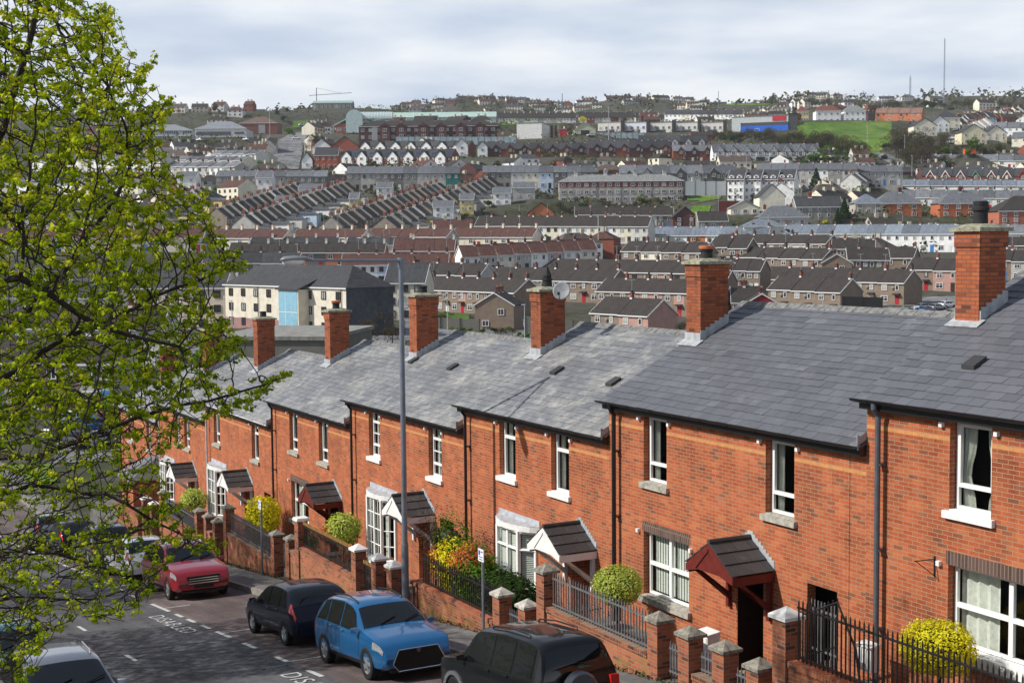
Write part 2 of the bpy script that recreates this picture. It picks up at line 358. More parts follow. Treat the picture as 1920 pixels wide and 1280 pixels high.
ORD = ['first', 'second', 'third', 'fourth', 'fifth', 'sixth', 'seventh', 'eighth', 'ninth', 'tenth', 'eleventh', 'twelfth', 'thirteenth', 'fourteenth', 'fifteenth', 'sixteenth', 'seventeenth', 'eighteenth', 'nineteenth', 'twentieth', 'twenty-first', 'twenty-second', 'twenty-third', 'twenty-fourth', 'twenty-fifth', 'twenty-sixth']
# ================================================================== STREET
def zp(x): return 6.7 + (x + 28.85) * 0.121            # pavement height along the hill
def zr(x): return zp(x) - 0.17
def ribbon(name, x0, x1, y0, y1, zf, mat, dz=0.0, step=2.0, y_bump=None, thick=0):
    mb = MB(); xs = np.arange(x0, x1 + .01, step)
    for i in range(len(xs) - 1):
        a, b = xs[i], xs[i + 1]
        q = [tuple(W3(a, y0, zf(a) + dz)), tuple(W3(b, y0, zf(b) + dz)), tuple(W3(b, y1, zf(b) + dz)), tuple(W3(a, y1, zf(a) + dz))]
        mb.add(q, [(0, 1, 2, 3)])
    return mb
XF = -112.0
def zroad(x):
    return zr(x) if x > -75 else zr(-75) + (x + 75) * .03
def zpave(x): return zroad(x) + .17
def localobj(mb, name, mat, kind='structure'):
    """mesh given in the street frame, placed by an object rotation so that texture axes follow the street"""
    o = mb.build(name, mat); o.rotation_euler = (0, 0, ROTZ)
    if kind: o['kind'] = kind
    return o
def lrib(x0, x1, y0, y1, zf, dz=0, step=2.0):
    mb = MB(); n = max(1, int(round((x1 - x0) / step))); xs = np.linspace(x0, x1, n + 1)
    for a, b in zip(xs[:-1], xs[1:]): mb.add([(a, y0, zf(a) + dz), (b, y0, zf(b) + dz), (b, y1, zf(b) + dz), (a, y1, zf(a) + dz)], [(0, 1, 2, 3)])
    return mb
localobj(lrib(XF, 14, 3.2, 13.5, zroad), 'road', 'asphalt')
localobj(lrib(-108, 14, 10.5, 13.46, zroad, .006), 'parking_bays', 'bay_asphalt')
kb = MB()
def kerbline(y0, y1):
    xs = np.arange(-100, 14, .914)
    for a in xs:
        b = a + .905
        kb.hexa([(a, y0, zroad(a) - .1), (b, y0, zroad(b) - .1), (b, y1, zroad(b) - .1), (a, y1, zroad(a) - .1), (a, y0, zpave(a) + .012), (b, y0, zpave(b) + .012), (b, y1, zpave(b) + .012), (a, y1, zpave(a) + .012)])
kerbline(13.5, 13.63); kerbline(3.07, 3.2)
localobj(kb, 'kerb', 'kerb')
localobj(lrib(XF, 14, 13.63, 15.3, zpave), 'pavement', 'pavement_asphalt')
localobj(lrib(XF, 14, 0.8, 3.07, zpave), 'pavement', 'pavement_asphalt')
mk = MB()
def mark(x0, x1, y0, y1): mk.add([(x0, y0, zroad(x0) + .012), (x1, y0, zroad(x1) + .012), (x1, y1, zroad(x1) + .012), (x0, y1, zroad(x0) + .012)], [(0, 1, 2, 3)])
for a, b in [(-43.2, -41.0), (-40.3, -39.5), (-39.0, -38.15), (-37.55, -36.7), (-36.1, -34.8), (-33.7, -32.65), (-31.2, -30.3), (-29.0, -28.05), (-26.8, -25.9), (-46.1, -44.8)]: mark(a, b, 10.38, 10.5)
x = -108.0
while x < -47: mark(x, x + .95, 10.5, 10.62); x += 1.5
for xx in (-41.84, -35.7, -30.32, -48.9, -55.2, -61.5): mark(xx - .04, xx + .05, 10.5, 11.3)
for i in range(-14, 3): mark(-34.5 + i * 6.0, -33.6 + i * 6.0 + .2, 7.62, 7.72)
localobj(mk, 'road_markings', 'marking')
def roadtext(txt, xc, yc, size, sx=1.0, w=3.8):
    cu = bpy.data.curves.new('t', 'FONT'); cu.body = txt; cu.size = size; cu.align_x = 'CENTER'; cu.align_y = 'CENTER'; cu.space_character = 1.12
    o = bpy.data.objects.new('t', cu); COL.objects.link(o); dg = bpy.context.evaluated_depsgraph_get(); me = bpy.data.meshes.new_from_object(o.evaluated_get(dg))
    bpy.data.objects.remove(o)
    xs = [v.co.x for v in me.vertices]; k = w / (max(xs) - min(xs))
    for v in me.vertices:
        X = xc + v.co.x * k; Y = yc + v.co.y; v.co = (X, Y, zroad(X) + .016)
    me.materials.append(MATS['marking']); q = obj('road_lettering', me); q.rotation_euler = (0, 0, ROTZ); q['kind'] = 'structure'
roadtext('DISABLED', -38.5, 9.85, .62, w=3.9)
roadtext('DISABLED', -27.0, 9.95, .62, w=3.9)
# drain covers in the road
for (x0, x1, y0, y1) in ((-29.9, -29.2, 9.75, 10.25),): 
    mb = MB()
    for k in range(8): mb.box(x0 + k * .088, x0 + k * .088 + .05, y0, y1, 0, .012)
    mb.box(x0 - .05, x0, y0 - .05, y1 + .05, 0, .014); mb.box(x1, x1 + .05, y0 - .05, y1 + .05, 0, .014)
    o = mb.build('drain_cover', 'black_metal', org=(x0, y0, 0)); o.location = tuple(W3(x0, y0, zroad(x0 - .03) + .012)); o.rotation_euler = (0, 0, ROTZ)
    tag(o, 'dark iron drain grating in the road near the lettering', 'drain cover')

# ================================================================== BRICK TERRACE
M('ridge_grey', (.17, .17, .165), .9, .3, 7)
FY, RY, BY = 17.05, 20.95, 24.85
def holes_wall(mb, x0, x1, z0, z1, holes, y=FY, rec=.20, mi=0, mrev=0):
    xs = sorted({x0, x1} | {h[0] for h in holes} | {h[1] for h in holes}); zs = sorted({z0, z1} | {h[2] for h in holes} | {h[3] for h in holes})
    for a, b in zip(xs[:-1], xs[1:]):
        for c, d in zip(zs[:-1], zs[1:]):
            if any(h[0] <= a and b <= h[1] and h[2] <= c and d <= h[3] for h in holes): continue
            mb.quad((a, y, c), (b, y, c), (b, y, d), (a, y, d), mi)
    for a, b, c, d in holes:
        r_ = y + rec
        mb.quad((a, y, c), (a, y, d), (a, r_, d), (a, r_, c), mrev); mb.quad((b, y, c), (b, r_, c), (b, r_, d), (b, y, d), mrev)
        mb.quad((a, y, d), (b, y, d), (b, r_, d), (a, r_, d), mrev); mb.quad((a, y, c), (a, r_, c), (b, r_, c), (b, y, c), mrev)
def slates(mb, x0, x1, y0, z0, y1, z1, w=.32, expo=.235, jitter=.012, dirty=1.0, seed=0):
    """courses of separate slates laid from eaves (y0,z0) to ridge (y1,z1)"""
    rn = random.Random(seed); L = math.hypot(y1 - y0, z1 - z0); uy, uz = (y1 - y0) / L, (z1 - z0) / L; ny, nz = -uz, uy
    n = int(round(L / expo)); e = L / n
    for i in range(n):
        off = (i % 2) * w * .5; x = x0 - off; s0 = i * e - .012; s1 = min((i + 1) * e + .02, L)
        row = rn.uniform(-.06, .06)
        while x < x1 - .01:
            a, b = max(x, x0), min(x + w, x1); x += w
            if b - a < .02: continue
            t = min(.98, max(.02, rn.gauss(.5, .17) + row)); lift = .016 + rn.uniform(-.003, .005); sag = rn.uniform(-.008, .008)
            def P(xx, s, h): return (xx, y0 + uy * s + ny * h, z0 + uz * s + nz * h)
            mb.hexa([P(a + .003, s0 + sag, lift - .012), P(b - .003, s0 + sag, lift - .012), P(b - .003, s1, -.01), P(a + .003, s1, -.01),
                     P(a + .003, s0 + sag, lift), P(b - .003, s0 + sag, lift), P(b - .003, s1, .002), P(a + .003, s1, .002)], 0, t)
def window_unit(parent, x0, x1, z0, z1, style, org, curtain=None, y=FY + .165):
    """white upvc window: frame > pane; curtain behind"""
    ox, oy, oz = org; f = .055; mb = MB()
    mb.box(x0, x0 + f, y - .03, y + .03, z0, z1); mb.box(x1 - f, x1, y - .03, y + .03, z0, z1)
    mb.box(x0 + f, x1 - f, y - .03, y + .03, z0, z0 + f); mb.box(x0 + f, x1 - f, y - .03, y + .03, z1 - f, z1)
    W_ = x1 - x0; H_ = z1 - z0
    if style == 'low':       # large opening light above a small fixed one
        zt = z0 + H_ * .27; mb.box(x0 + f, x1 - f, y - .045, y + .025, zt - .03, zt + .04)
        mb.box(x0 + f, x0 + f + .045, y - .045, y + .022, zt + .04, z1 - f); mb.box(x1 - f - .045, x1 - f, y - .045, y + .022, zt + .04, z1 - f); mb.box(x0 + f + .045, x1 - f - .045, y - .045, y + .022, z1 - f - .045, z1 - f)
    if style == 'high':
        zt = z0 + H_ * .7; mb.box(x0 + f, x1 - f, y - .045, y + .025, zt - .04, zt + .04)
        mb.box(x0 + f, x0 + f + .04, y - .045, y + .022, z0 + f, zt - .04); mb.box(x1 - f - .04, x1 - f, y - .045, y + .022, z0 + f, zt - .04)
    if style == 'georgian':
        for k in (1, 2, 3): zz_ = z0 + H_ * k / 4; w_ = .035 if k in (1, 3) else .012; mb.box(x0 + f, x1 - f, y - .035, y + .02, zz_ - w_, zz_ + w_)
        mb.box((x0 + x1) / 2 - .012, (x0 + x1) / 2 + .012, y - .03, y + .018, z0 + f, z1 - f)
    if style == 'cross':     # two by two lights
        xm = (x0 + x1) / 2; zt = z0 + H_ * .5
        mb.box(xm - .045, xm + .045, y - .04, y + .025, z0 + f, z1 - f); mb.box(x0 + f, xm - .045, y - .045, y + .022, zt - .04, zt + .04); mb.box(xm + .045, x1 - f, y - .045, y + .022, zt - .04, zt + .04)
    w = mb.build('window', 'upvc', parent, org=org)
    g = MB(); g.quad((x0 + f, y, z0 + f), (x1 - f, y, z0 + f), (x1 - f, y, z1 - f), (x0 + f, y, z1 - f)); g.build('pane', 'glass_pane', w, org=org)
    if curtain == 'blind':
        c = MB(); xx = x0 + f
        while xx < x1 - f - .05: c.quad((xx, y + .11, z0 + f), (xx + .094, y + .095, z0 + f), (xx + .094, y + .095, z1 - f), (xx, y + .11, z1 - f)); xx += .10
        c.build('blind', 'blind', w, org=org)
    elif curtain == 'slats':
        c = MB(); z_ = z0 + f
        while z_ < z1 - f: c.quad((x0 + f, y + .09, z_), (x1 - f, y + .09, z_), (x1 - f, y + .12, z_ + .03), (x0 + f, y + .12, z_ + .03)); z_ += .045
        c.build('blind', 'blind', w, org=org)
    elif curtain:
        c = MB(); cw = W_ * (.34 if curtain == 'drapes' else .22)
        sides = [(x0 + .02, 1), (x1 - .02, -1)] if curtain != 'left' else [(x0 + .02, 1)]
        for sx, sg in sides:
            n = 14; pts = []
            for k in range(n + 1):
                u = k / n
                pts.append((u, .12 + .03 * math.sin(u * 22)))
            for (u0, d0), (u1, d1) in zip(pts[:-1], pts[1:]):
                cut = lambda zf: cw * (1 - (.45 * math.exp(-((zf - .4) / .22) ** 2) if curtain == 'drapes' and H_ > 1.35 and W_ < 1.2 else 0))
                for q in range(8):
                    za, zb_ = q / 8, (q + 1) / 8
                    c.quad((sx + sg * cut(za) * u0, y + d0, z0 + H_ * za), (sx + sg * cut(za) * u1, y + d1, z0 + H_ * za), (sx + sg * cut(zb_) * u1, y + d1, z0 + H_ * zb_), (sx + sg * cut(zb_) * u0, y + d0, z0 + H_ * zb_))
        c.build('curtain', 'curtain', w, org=org)
    return w
def canopy(parent, xc, za, org, board, roofm='slate_dark', filled=True):
    """gabled door canopy on brackets"""
    hw, pr, dr = .70, 1.0, .52; y0 = FY - pr; ze = za - dr
    r = MB()
    for sg in (-1, 1):
        n = 3; t = 1 / n; L = math.hypot(hw + .05, dr)
        nx, nz = dr / L * sg, (hw + .05) / L
        for i in range(n):
            a, b = i / n, (i + 1) / n + .03
            def P(s, y, h): return (xc + sg * (hw + .05) * (1 - s) + nx * h, y, ze + dr * s - .02 + nz * h)
            for j in range(3 if i % 2 else 4):
                off = .0 if i % 2 else -.16
                ya = max(y0 - .04, y0 - .04 + j * .34 + off); yb = min(FY - .01, y0 - .04 + (j + 1) * .34 + off)
                if yb - ya < .03: continue
                h = .045; pts = [P(a, ya + .004, .02), P(a, yb - .004, .02), P(min(b, 1), yb - .004, .005), P(min(b, 1), ya + .004, .005), P(a, ya + .004, h), P(a, yb - .004, h), P(min(b, 1), yb - .004, .022), P(min(b, 1), ya + .004, .022)]
                r.hexa(pts, 0, random.uniform(.2, .85))
    r.tube([(xc, y0 - .03, za + .02), (xc, FY - .01, za + .02)], .05, 6, 0)
    c = MB()   # boarding: bargeboards, filled gable, side fascia
    c.prism([(xc - hw - .06, ze - .03), (xc - hw - .06, ze - .17), (xc - .35, ze - .17 + .1), (xc + .35, ze - .17 + .1), (xc + hw + .06, ze - .17), (xc + hw + .06, ze - .03), (xc, za - .01)], 'y', y0 - .03, y0 + .03)
    c.prism([(xc - hw * .62, ze - .02), (xc - hw * .62 + .03, ze - .05), (xc, za - .17), (xc + .0, za - .13)], 'y', y0 - .05, y0 - .03)
    for sg in (-1, 1): c.box(xc + sg * (hw + .03) - .03, xc + sg * (hw + .03) + .03, y0 + .03, FY, ze - .2, ze - .03)
    for sg in (-1, 1):
        xx = xc + sg * (hw - .06)
        c.box(xx - .045, xx + .045, FY - .09, FY, ze - 1.0, ze - .17)
        c.prism([(FY - .05, ze - .85), (FY - .05, ze - .70), (y0 + .15, ze - .19), (y0 + .28, ze - .19)], 'x', xx - .04, xx + .04)
    cp = c.build('canopy', board, parent, org=org); r.build('canopy_roof', roofm, cp, org=org)
    l = MB()   # stepped lead flashing up the wall
    for sg in (-1, 1):
        for k in range(9):
            u = k / 9; xa = xc + sg * (hw + .05) * (1 - u); xb = xc + sg * (hw + .05) * (1 - (k + 1) / 9)
            l.box(min(xa, xb), max(xa, xb), FY - .012, FY + .002, ze + dr * u - .03, ze + dr * (k + 1) / 9 + .13)
    l.build('flashing', 'lead_pale', cp, org=org)
def stack(x, zt, yb0=19.3, yb1=20.1, w=.56, zb=None, org=(0, 0, 0), parent=None, pot='black'):
    b = MB(); b.box(x, x + w, yb0, yb1, zb, zt - .28); b.box(x - .025, x + w + .025, yb0 - .025, yb1 + .025, zt - .28, zt)
    s = b.build('chimney', 'brick_stack', parent, org=org)
    c = MB(); c.box(x - .09, x + w + .09, yb0 - .09, yb1 + .09, zt, zt + .07)
    c.hexa([(x - .05, yb0 - .05, zt + .07), (x + w + .05, yb0 - .05, zt + .07), (x + w + .05, yb1 + .05, zt + .07), (x - .05, yb1 + .05, zt + .07), (x + .1, yb0 + .15, zt + .14), (x + w - .1, yb0 + .15, zt + .14), (x + w - .1, yb1 - .15, zt + .14), (x + .1, yb1 - .15, zt + .14)])
    c.build('cap', 'mortar', s, org=org)
    p = MB(); cxp, cyp = x + w / 2, (yb0 + yb1) / 2 - .02
    if pot == 'tall': prof = [(.135, .1), (.125, .36), (.155, .38), (.155, .43), (.13, .45), (.135, .54), (.12, .55)]
    else: prof = [(.15, .1), (.135, .3), (.155, .31), (.155, .36), (.12, .37)]
    p.lathe([(r_, h + zt) for r_, h in prof], 18, (cxp, cyp, 0))
    q = p.build('pot', 'pot_black', s, org=org, smooth=False)
    if pot == 'terracotta':
        t = MB(); t.lathe([(.17, zt + .35), (.185, zt + .38), (.185, zt + .43), (.15, zt + .44)], 18, (cxp, cyp, 0)); t.build('pot_rim', 'terracotta', s, org=org)
    if pot == 'cowl':
        t = MB(); t.lathe([(.12, zt + .36), (.13, zt + .45), (.02, zt + .72)], 10, (cxp, cyp, 0)); t.build('cowl', 'pot_black', s, org=org)
    f = MB()  # flashing round the foot
    zr0 = lambda y: zb0 + (y - (FY - .15)) * slope_
    return s
slope_ = 2.1 / 4.05
HS = [
 dict(xl=-18.35, xr=-9.9, ze=13.17, sl='slate_clean', ups=[(-16.41, -15.53, 'low', 'drapes'), (-12.2, -11.3, 'low', 'drapes')], gw=(-16.41, -14.0, 'cross', 'drapes'), sill='white_paint', pot='tall', label='end brick house in view with white sills, round yellow bush outside'),
 dict(xl=-26.8, xr=-18.35, ze=12.32, sl='slate_clean', ups=[(-25.37, -24.49, 'low', 'left'), (-21.14, -20.29, 'low', 'left')], gw=(-25.38, -23.67, 'cross', 'blind'), can=(-21.6, 'maroon'), door=(-22.01, -21.19), passg=(-19.9, -19.08), sill='stone_sill', pot='terracotta', label='brick house with smooth dark slates, maroon door canopy and barred side passage'),
 dict(xl=-34.35, xr=-26.8, ze=11.48, sl='slate_old', ups=[(-32.19, -31.3, 'high', 'left'), (-29.46, -28.6, 'high', 'left')], bay=(-32.1, -30.15, 7.2, 8.72, 'slats'), can=(-28.1, 'white_paint'), door=(-28.5, -27.7), sill='white_paint', pot='cowl', label='brick house with bay window of slatted blinds and white canopy'),
 dict(xl=-42.75, xr=-34.35, ze=10.82, sl='slate_old', ups=[(-41.15, -40.25, 'georgian', 'drapes'), (-36.63, -35.75, 'georgian', 'drapes')], bay=(-40.95, -39.0, 6.15, 8.1, 'drapes'), can=(-37.0, 'white_paint'), door=(-37.4, -36.6), passg=(-35.9, -35.0), sill='white_paint', pot='black', label='brick house with small-paned white windows behind the street lamp'),
 dict(xl=-50.8, xr=-42.75, ze=10.03, sl='slate_old', ups=[(-48.8, -47.9, 'low', 'drapes'), (-45.74, -44.85, 'low', 'drapes')], gw=(-48.72, -46.9, 'cross', 'drapes'), can=(-44.35, 'maroon'), door=(-44.75, -43.95), sill='stone_sill', pot='terracotta', label='brick house with a maroon canopy and flowers behind gold-tipped railings'),
 dict(xl=-59.7, xr=-50.8, ze=9.1, sl='slate_old', ups=[(-58.6, -57.7, 'low', 'drapes'), (-53.34, -52.45, 'high', 'drapes')], bay=(-58.85, -56.9, 4.55, 6.5, 'drapes'), can=(-54.05, 'white_paint'), door=(-54.45, -53.65), passg=(-51.9, -51.1), sill='stone_sill', pot='black', label='brick house with a white gutter and yellow shrub in its garden'),
 dict(xl=-67.9, xr=-59.7, ze=8.3, sl='slate_old', ups=[(-65.0, -64.1, 'low', 'drapes'), (-63.4, -62.5, 'low', 'drapes')], can=(-62.1, 'white_paint'), door=(-62.5, -61.7), bay=(-66.9, -65.3, 3.9, 5.6, 'drapes'), sill='stone_sill', pot='black', label='brick house half hidden by leaves, next to the pinkish downpipe'),
 dict(xl=-76.3, xr=-67.9, ze=7.3, sl='slate_old', ups=[(-74.6, -73.7, 'low', 'drapes'), (-70.6, -69.7, 'low', 'drapes')], gw=(-74.6, -72.8, 'cross', 'drapes'), sill='stone_sill', pot='black', label='farthest brick house of the terrace, behind the leaning branches', door=(-70.4, -69.6)),
]
for hi, h in enumerate(HS):
    xl, xr, ze = h['xl'], h['xr'], h['ze']; z0 = ze - 4.95; org = (xl, FY, z0)
    t = SE('brick_house', xl, FY, z0); tag(t, h['label'], 'house', 'stepped terrace of orange brick houses'); h['t'] = t; h['z0'] = z0
    zb = z0 - 1.3
    wt, wb_ = ze - .10, ze - 1.60
    holes = [(a, b, wb_, wt) for a, b, _, _ in h['ups']]
    if h.get('gw'): g = h['gw']; gz0, gz1 = (ze - 4.13, ze - 2.7) if hi else (ze - 3.85, ze - 2.5); holes.append((g[0], g[1], gz0, gz1))
    if h.get('bay'): b = h['bay']; holes.append((b[0] + .1, b[1] - .1, b[2], b[3] - .05))
    if h.get('door'): holes.append((h['door'][0], h['door'][1], z0, z0 + 2.05))
    if h.get('passg'): holes.append((h['passg'][0], h['passg'][1], z0, z0 + 2.25))
    w = MB(); holes_wall(w, xl, xr, zb, ze, holes)
    w.quad((xr, FY, zb), (xr, BY, zb), (xr, BY, ze), (xr, FY, ze)); w.quad((xl, BY, zb), (xl, FY, zb), (xl, FY, ze), (xl, BY, ze)); w.quad((xr, BY, zb), (xl, BY, zb), (xl, BY, ze), (xr, BY, ze))
    for xx in (xl, xr): w.add([(xx, FY, ze), (xx, BY, ze), (xx, RY, ze + slope_ * (RY - FY) - .03)], [(0, 1, 2)])
    wall = w.build('wall', 'brick_orange', t, org=org)
    # interior darkness: near-black box standing in for the shade of the rooms
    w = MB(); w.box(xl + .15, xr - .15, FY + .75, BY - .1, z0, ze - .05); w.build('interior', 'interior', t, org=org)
    # yellow string course, butted against the openings, 3 mm proud
    yb_ = MB(); segs = [xl]
    for a, b, _, _ in sorted(h['ups']): segs += [a, b]
    segs.append(xr)
    for a, b in zip(segs[::2], segs[1::2]): yb_.box(a, b, FY - .003, FY + .01, ze - .46, ze - .39)
    yb_.build('string_course', 'yellow_brick', wall, org=org)
    # lintels
    for a, b, _, _ in h['ups']: MB().box(a - .02, b + .02, FY - .005, FY + .01, wt, ze + .0).build('lintel', 'brick_soldier', wall, org=org)
    if h.get('gw'): MB().box(g[0] - .05, g[1] + .05, FY - .004, FY + .01, gz1, gz1 + .23).build('lintel', 'brick_soldier', wall, org=org)
    if hi == 1: MB().box(-18.775, -18.765, FY - .002, FY + .01, zb, ze - .1).build('movement_joint', 'black_metal', wall, org=org)
    for a, b, st, cu in h['ups']:
        wu = window_unit(t, a + .02, b - .02, wb_ + .03, wt - .01, st, org, cu)
        s = MB(); s.box(a - .09, b + .09, FY - .08, FY, wb_ - .12, wb_ + .0); s.box(a + .002, b - .002, FY, FY + .14, wb_ - .1, wb_ + .025); s.build('sill', h['sill'], wu, org=org)
    if h.get('gw'):
        wu = window_unit(t, g[0] + .02, g[1] - .02, gz0 + .03, gz1 - .01, g[2], org, g[3])
        s = MB(); sh = .22 if hi == 0 else .14; s.box(g[0] - .1, g[1] + .1, FY - .1, FY, gz0 - sh, gz0); s.box(g[0] + .002, g[1] - .002, FY, FY + .14, gz0 - .1, gz0 + .02); s.build('sill', h['sill'], wu, org=org)
    if h.get('bay'):
        a, b, c_, d_, cu = h['bay']; pr = .34; n = 3; xm = (a + b) / 2; pts = [(a + .06, FY - .02), (a + .42, FY - pr), (b - .42, FY - pr), (b - .06, FY - .02)]
        f = MB(); mw = .045
        for (xa, ya) in pts: f.box(xa - mw, xa + mw, ya - mw, ya + mw, c_, d_)
        for (p, q) in zip(pts[:-1], pts[1:]):
            zl = [c_, d_] + ([c_ + (d_ - c_) * .68] if cu == 'slats' else [c_ + (d_ - c_) * k / 4 for k in (1, 2, 3)])
            for zq in zl: f.tube([(p[0], p[1], min(max(zq, c_ + .04), d_ - .04)), (q[0], q[1], min(max(zq, c_ + .04), d_ - .04))], .045 if zq in (c_, d_) or cu == 'slats' else .02, 4)
        f.box(xm - .04, xm + .04, FY - pr - .03, FY - pr + .03, c_, d_)
        if cu != 'slats':
            for (p, q) in zip(pts[:-1], pts[1:]):
                for u in ((.5,) if q[0] - p[0] < .6 else (.25, .75)): f.box(p[0] + (q[0] - p[0]) * u - .012, p[0] + (q[0] - p[0]) * u + .012, p[1] + (q[1] - p[1]) * u - .012, p[1] + (q[1] - p[1]) * u + .012, c_, d_)
        bw = f.build('bay_window', 'upvc', t, org=org)
        gq = MB(); bl = MB()
        for (p, q) in zip(pts[:-1], pts[1:]):
            gq.quad((p[0], p[1], c_), (q[0], q[1], c_), (q[0], q[1], d_), (p[0], p[1], d_))
            zq = c_ + .05
            if cu == 'slats':
                while zq < d_ - .05: bl.quad((p[0] + .03, p[1] + .07, zq), (q[0] - .03, q[1] + .07, zq), (q[0] - .03, q[1] + .1, zq + .032), (p[0] + .03, p[1] + .1, zq + .032)); zq += .047
        if cu != 'slats':
            for xa, xb in ((a + .25, a + .6), (b - .6, b - .25)):
                for k in range(8): bl.quad((xa + (xb - xa) * k / 8, FY - .12 + .03 * (k % 2), c_), (xa + (xb - xa) * (k + 1) / 8, FY - .12 + .03 * ((k + 1) % 2), c_), (xa + (xb - xa) * (k + 1) / 8, FY - .12 + .03 * ((k + 1) % 2), d_), (xa + (xb - xa) * k / 8, FY - .12 + .03 * (k % 2), d_))
        gq.build('pane', 'glass_pane', bw, org=org); bl.build('blind', 'blind' if cu == 'slats' else 'curtain', bw, org=org)
        # curved plaster hood and sill
        cur = []; n = 12
        for k in range(n + 1):
            u = k / n; cur.append((a - .12 + (b - a + .24) * u, FY - .02 - (pr + .1) * math.sin(math.pi * u) ** .6))
        hd = MB(); hd.prism(cur + [(b + .12, FY), (a - .12, FY)], 'z', d_, d_ + .13); hd.build('hood', 'white_paint', bw, org=org)
        hf = MB(); hf.prism([(x_, FY - (FY - y_) * .93) for x_, y_ in cur] + [(b + .12, FY), (a - .12, FY)], 'z', d_ + .13, d_ + .16); hf.box(a - .12, b + .12, FY - .025, FY, d_ + .16, d_ + .30); hf.build('flashing', 'lead', bw, org=org)
        sl_ = MB(); sl_.prism(cur + [(b + .12, FY), (a - .12, FY)], 'z', c_ - .16, c_); sl_.prism([(x_, FY - (FY - y_) * .6) for x_, y_ in cur] + [(b, FY), (a, FY)], 'z', c_ - .28, c_ - .16); sl_.build('sill', 'white_paint' if h['sill'] == 'white_paint' else 'stone_sill', bw, org=org)
    if h.get('door'):
        a, b = h['door']; d = MB(); d.box(a, b, FY + .62, FY + .67, z0, z0 + 2.05)
        for zz_ in (.25, 1.1): d.box(a + .12, b - .12, FY + .60, FY + .62, z0 + zz_, z0 + zz_ + .7)
        dd = d.build('door', 'dark_wood' if h.get('can', (0, 'maroon'))[1] == 'maroon' else 'white_paint', t, org=org)
        d = MB(); d.quad((a + .003, FY + .01, z0), (a + .003, FY + .01, z0 + 2.05), (a + .003, FY + .62, z0 + 2.05), (a + .003, FY + .62, z0)); d.quad((b - .003, FY + .01, z0), (b - .003, FY + .62, z0), (b - .003, FY + .62, z0 + 2.05), (b - .003, FY + .01, z0 + 2.05)); d.quad((a, FY + .2, z0 + 2.047), (b, FY + .2, z0 + 2.047), (b, FY + .62, z0 + 2.047), (a, FY + .62, z0 + 2.047)); d.build('door_reveal', 'dark_wood' if h.get('can', (0, 'maroon'))[1] == 'maroon' else 'brick_orange', dd, org=org)  # dark wood panels; their colour also stands in for shade of the recess
    if h.get('passg'):
        a, b = h['passg']; d = MB()
        for k in range(9): xk = a + .05 + k * (b - a - .1) / 8; d.box(xk - .011, xk + .011, FY + .06, FY + .08, z0 + .06, z0 + 1.95)
        for zz_ in (.12, 1.0, 1.75): d.box(a, b, FY + .055, FY + .085, z0 + zz_, z0 + zz_ + .04)
        d.build('barred_gate', 'silver_rail', t, org=org)
    if h.get('can'): canopy(t, h['can'][0], ze - 2.15, org, h['can'][1] if hi in (1, 4) else 'white_paint')
    # roof
    y0, z_0 = FY - .22, ze + .075; zrg = z_0 + slope_ * (RY - y0); h['rf'] = (y0, z_0)
    r = MB(); x0r = xl - .10
    r.hexa([(x0r, y0 + .02, z_0 - .07), (xr, y0 + .02, z_0 - .07), (xr, RY, zrg - .07), (x0r, RY, zrg - .07), (x0r, y0 + .02, z_0 - .02), (xr, y0 + .02, z_0 - .02), (xr, RY, zrg - .02), (x0r, RY, zrg - .02)])
    r.hexa([(x0r, RY, zrg - .07), (xr, RY, zrg - .07), (xr, BY + .17, z_0 - .07), (x0r, BY + .17, z_0 - .07), (x0r, RY, zrg), (xr, RY, zrg), (xr, BY + .17, z_0), (x0r, BY + .17, z_0)])
    slates(r, x0r, xr, y0, z_0 - .005, RY - .02, zrg - .015, seed=hi)
    roof = r.build('roof', h['sl'], t, org=org)
    rd_ = MB(); x = x0r; k = 0
    while x < xr - .05:
        b = min(x + .44, xr); rd_.prism([(RY - .17, zrg - .075), (RY - .15, zrg - .045), (RY, zrg + .045), (RY + .15, zrg - .045), (RY + .17, zrg - .075), (RY, zrg + .01)], 'x', x + .004, b - .004); x += .45
    rd_.build('ridge_tiles', 'ridge_grey', roof, org=org)
    for (vx, vy) in {0: [(-17.0, 17.9)], 2: [(-32.2, 18.6), (-29.25, 18.5)], 3: [(-42.4, 19.0), (-39.4, 19.0)]}.get(hi, []):
        vz = z_0 + slope_ * (vy - y0); v = MB(); v.hexa([(vx, vy, vz + .02), (vx + .28, vy, vz + .02), (vx + .28, vy + .3, vz + .17), (vx, vy + .3, vz + .17), (vx, vy, vz + .09), (vx + .28, vy, vz + .09), (vx + .28, vy + .3, vz + .24), (vx, vy + .3, vz + .24)]); v.build('roof_vent', 'slate_dark', roof, org=org)
    # black fascia, made deep enough to stand in for soffit shadow; gutter, downpipe
    f = MB(); f.box(xl - .02, xr, FY - .17, FY - .004, ze - .10, ze + .07); f.build('fascia', 'black_metal', t, org=org)
    gm = 'black_metal' if hi != 5 else 'white_paint'
    gt = MB(); n = 7; prof = [(FY - .255 + .062 * math.cos(math.pi + math.pi * k / n), ze + .085 + .06 * math.sin(math.pi + math.pi * k / n)) for k in range(n + 1)]
    prof2 = [(FY - .255 + .05 * math.cos(2 * math.pi - math.pi * k / n), ze + .085 + .05 * math.sin(2 * math.pi - math.pi * k / n)) for k in range(n + 1)]
    gt.prism(prof + prof2, 'x', xl - .12, xr - .03)
    for k in range(int((xr - xl) / .9)): gt.tube([(xl + .3 + k * .9, FY - .33, ze + .085), (xl + .3 + k * .9, FY - .255, ze + .01), (xl + .3 + k * .9, FY - .17, ze + .06)], .011, 4)
    gt.build('gutter', gm, t, org=org)
    dp = MB(); xd = xl + .42 if hi != 6 else xl + .4
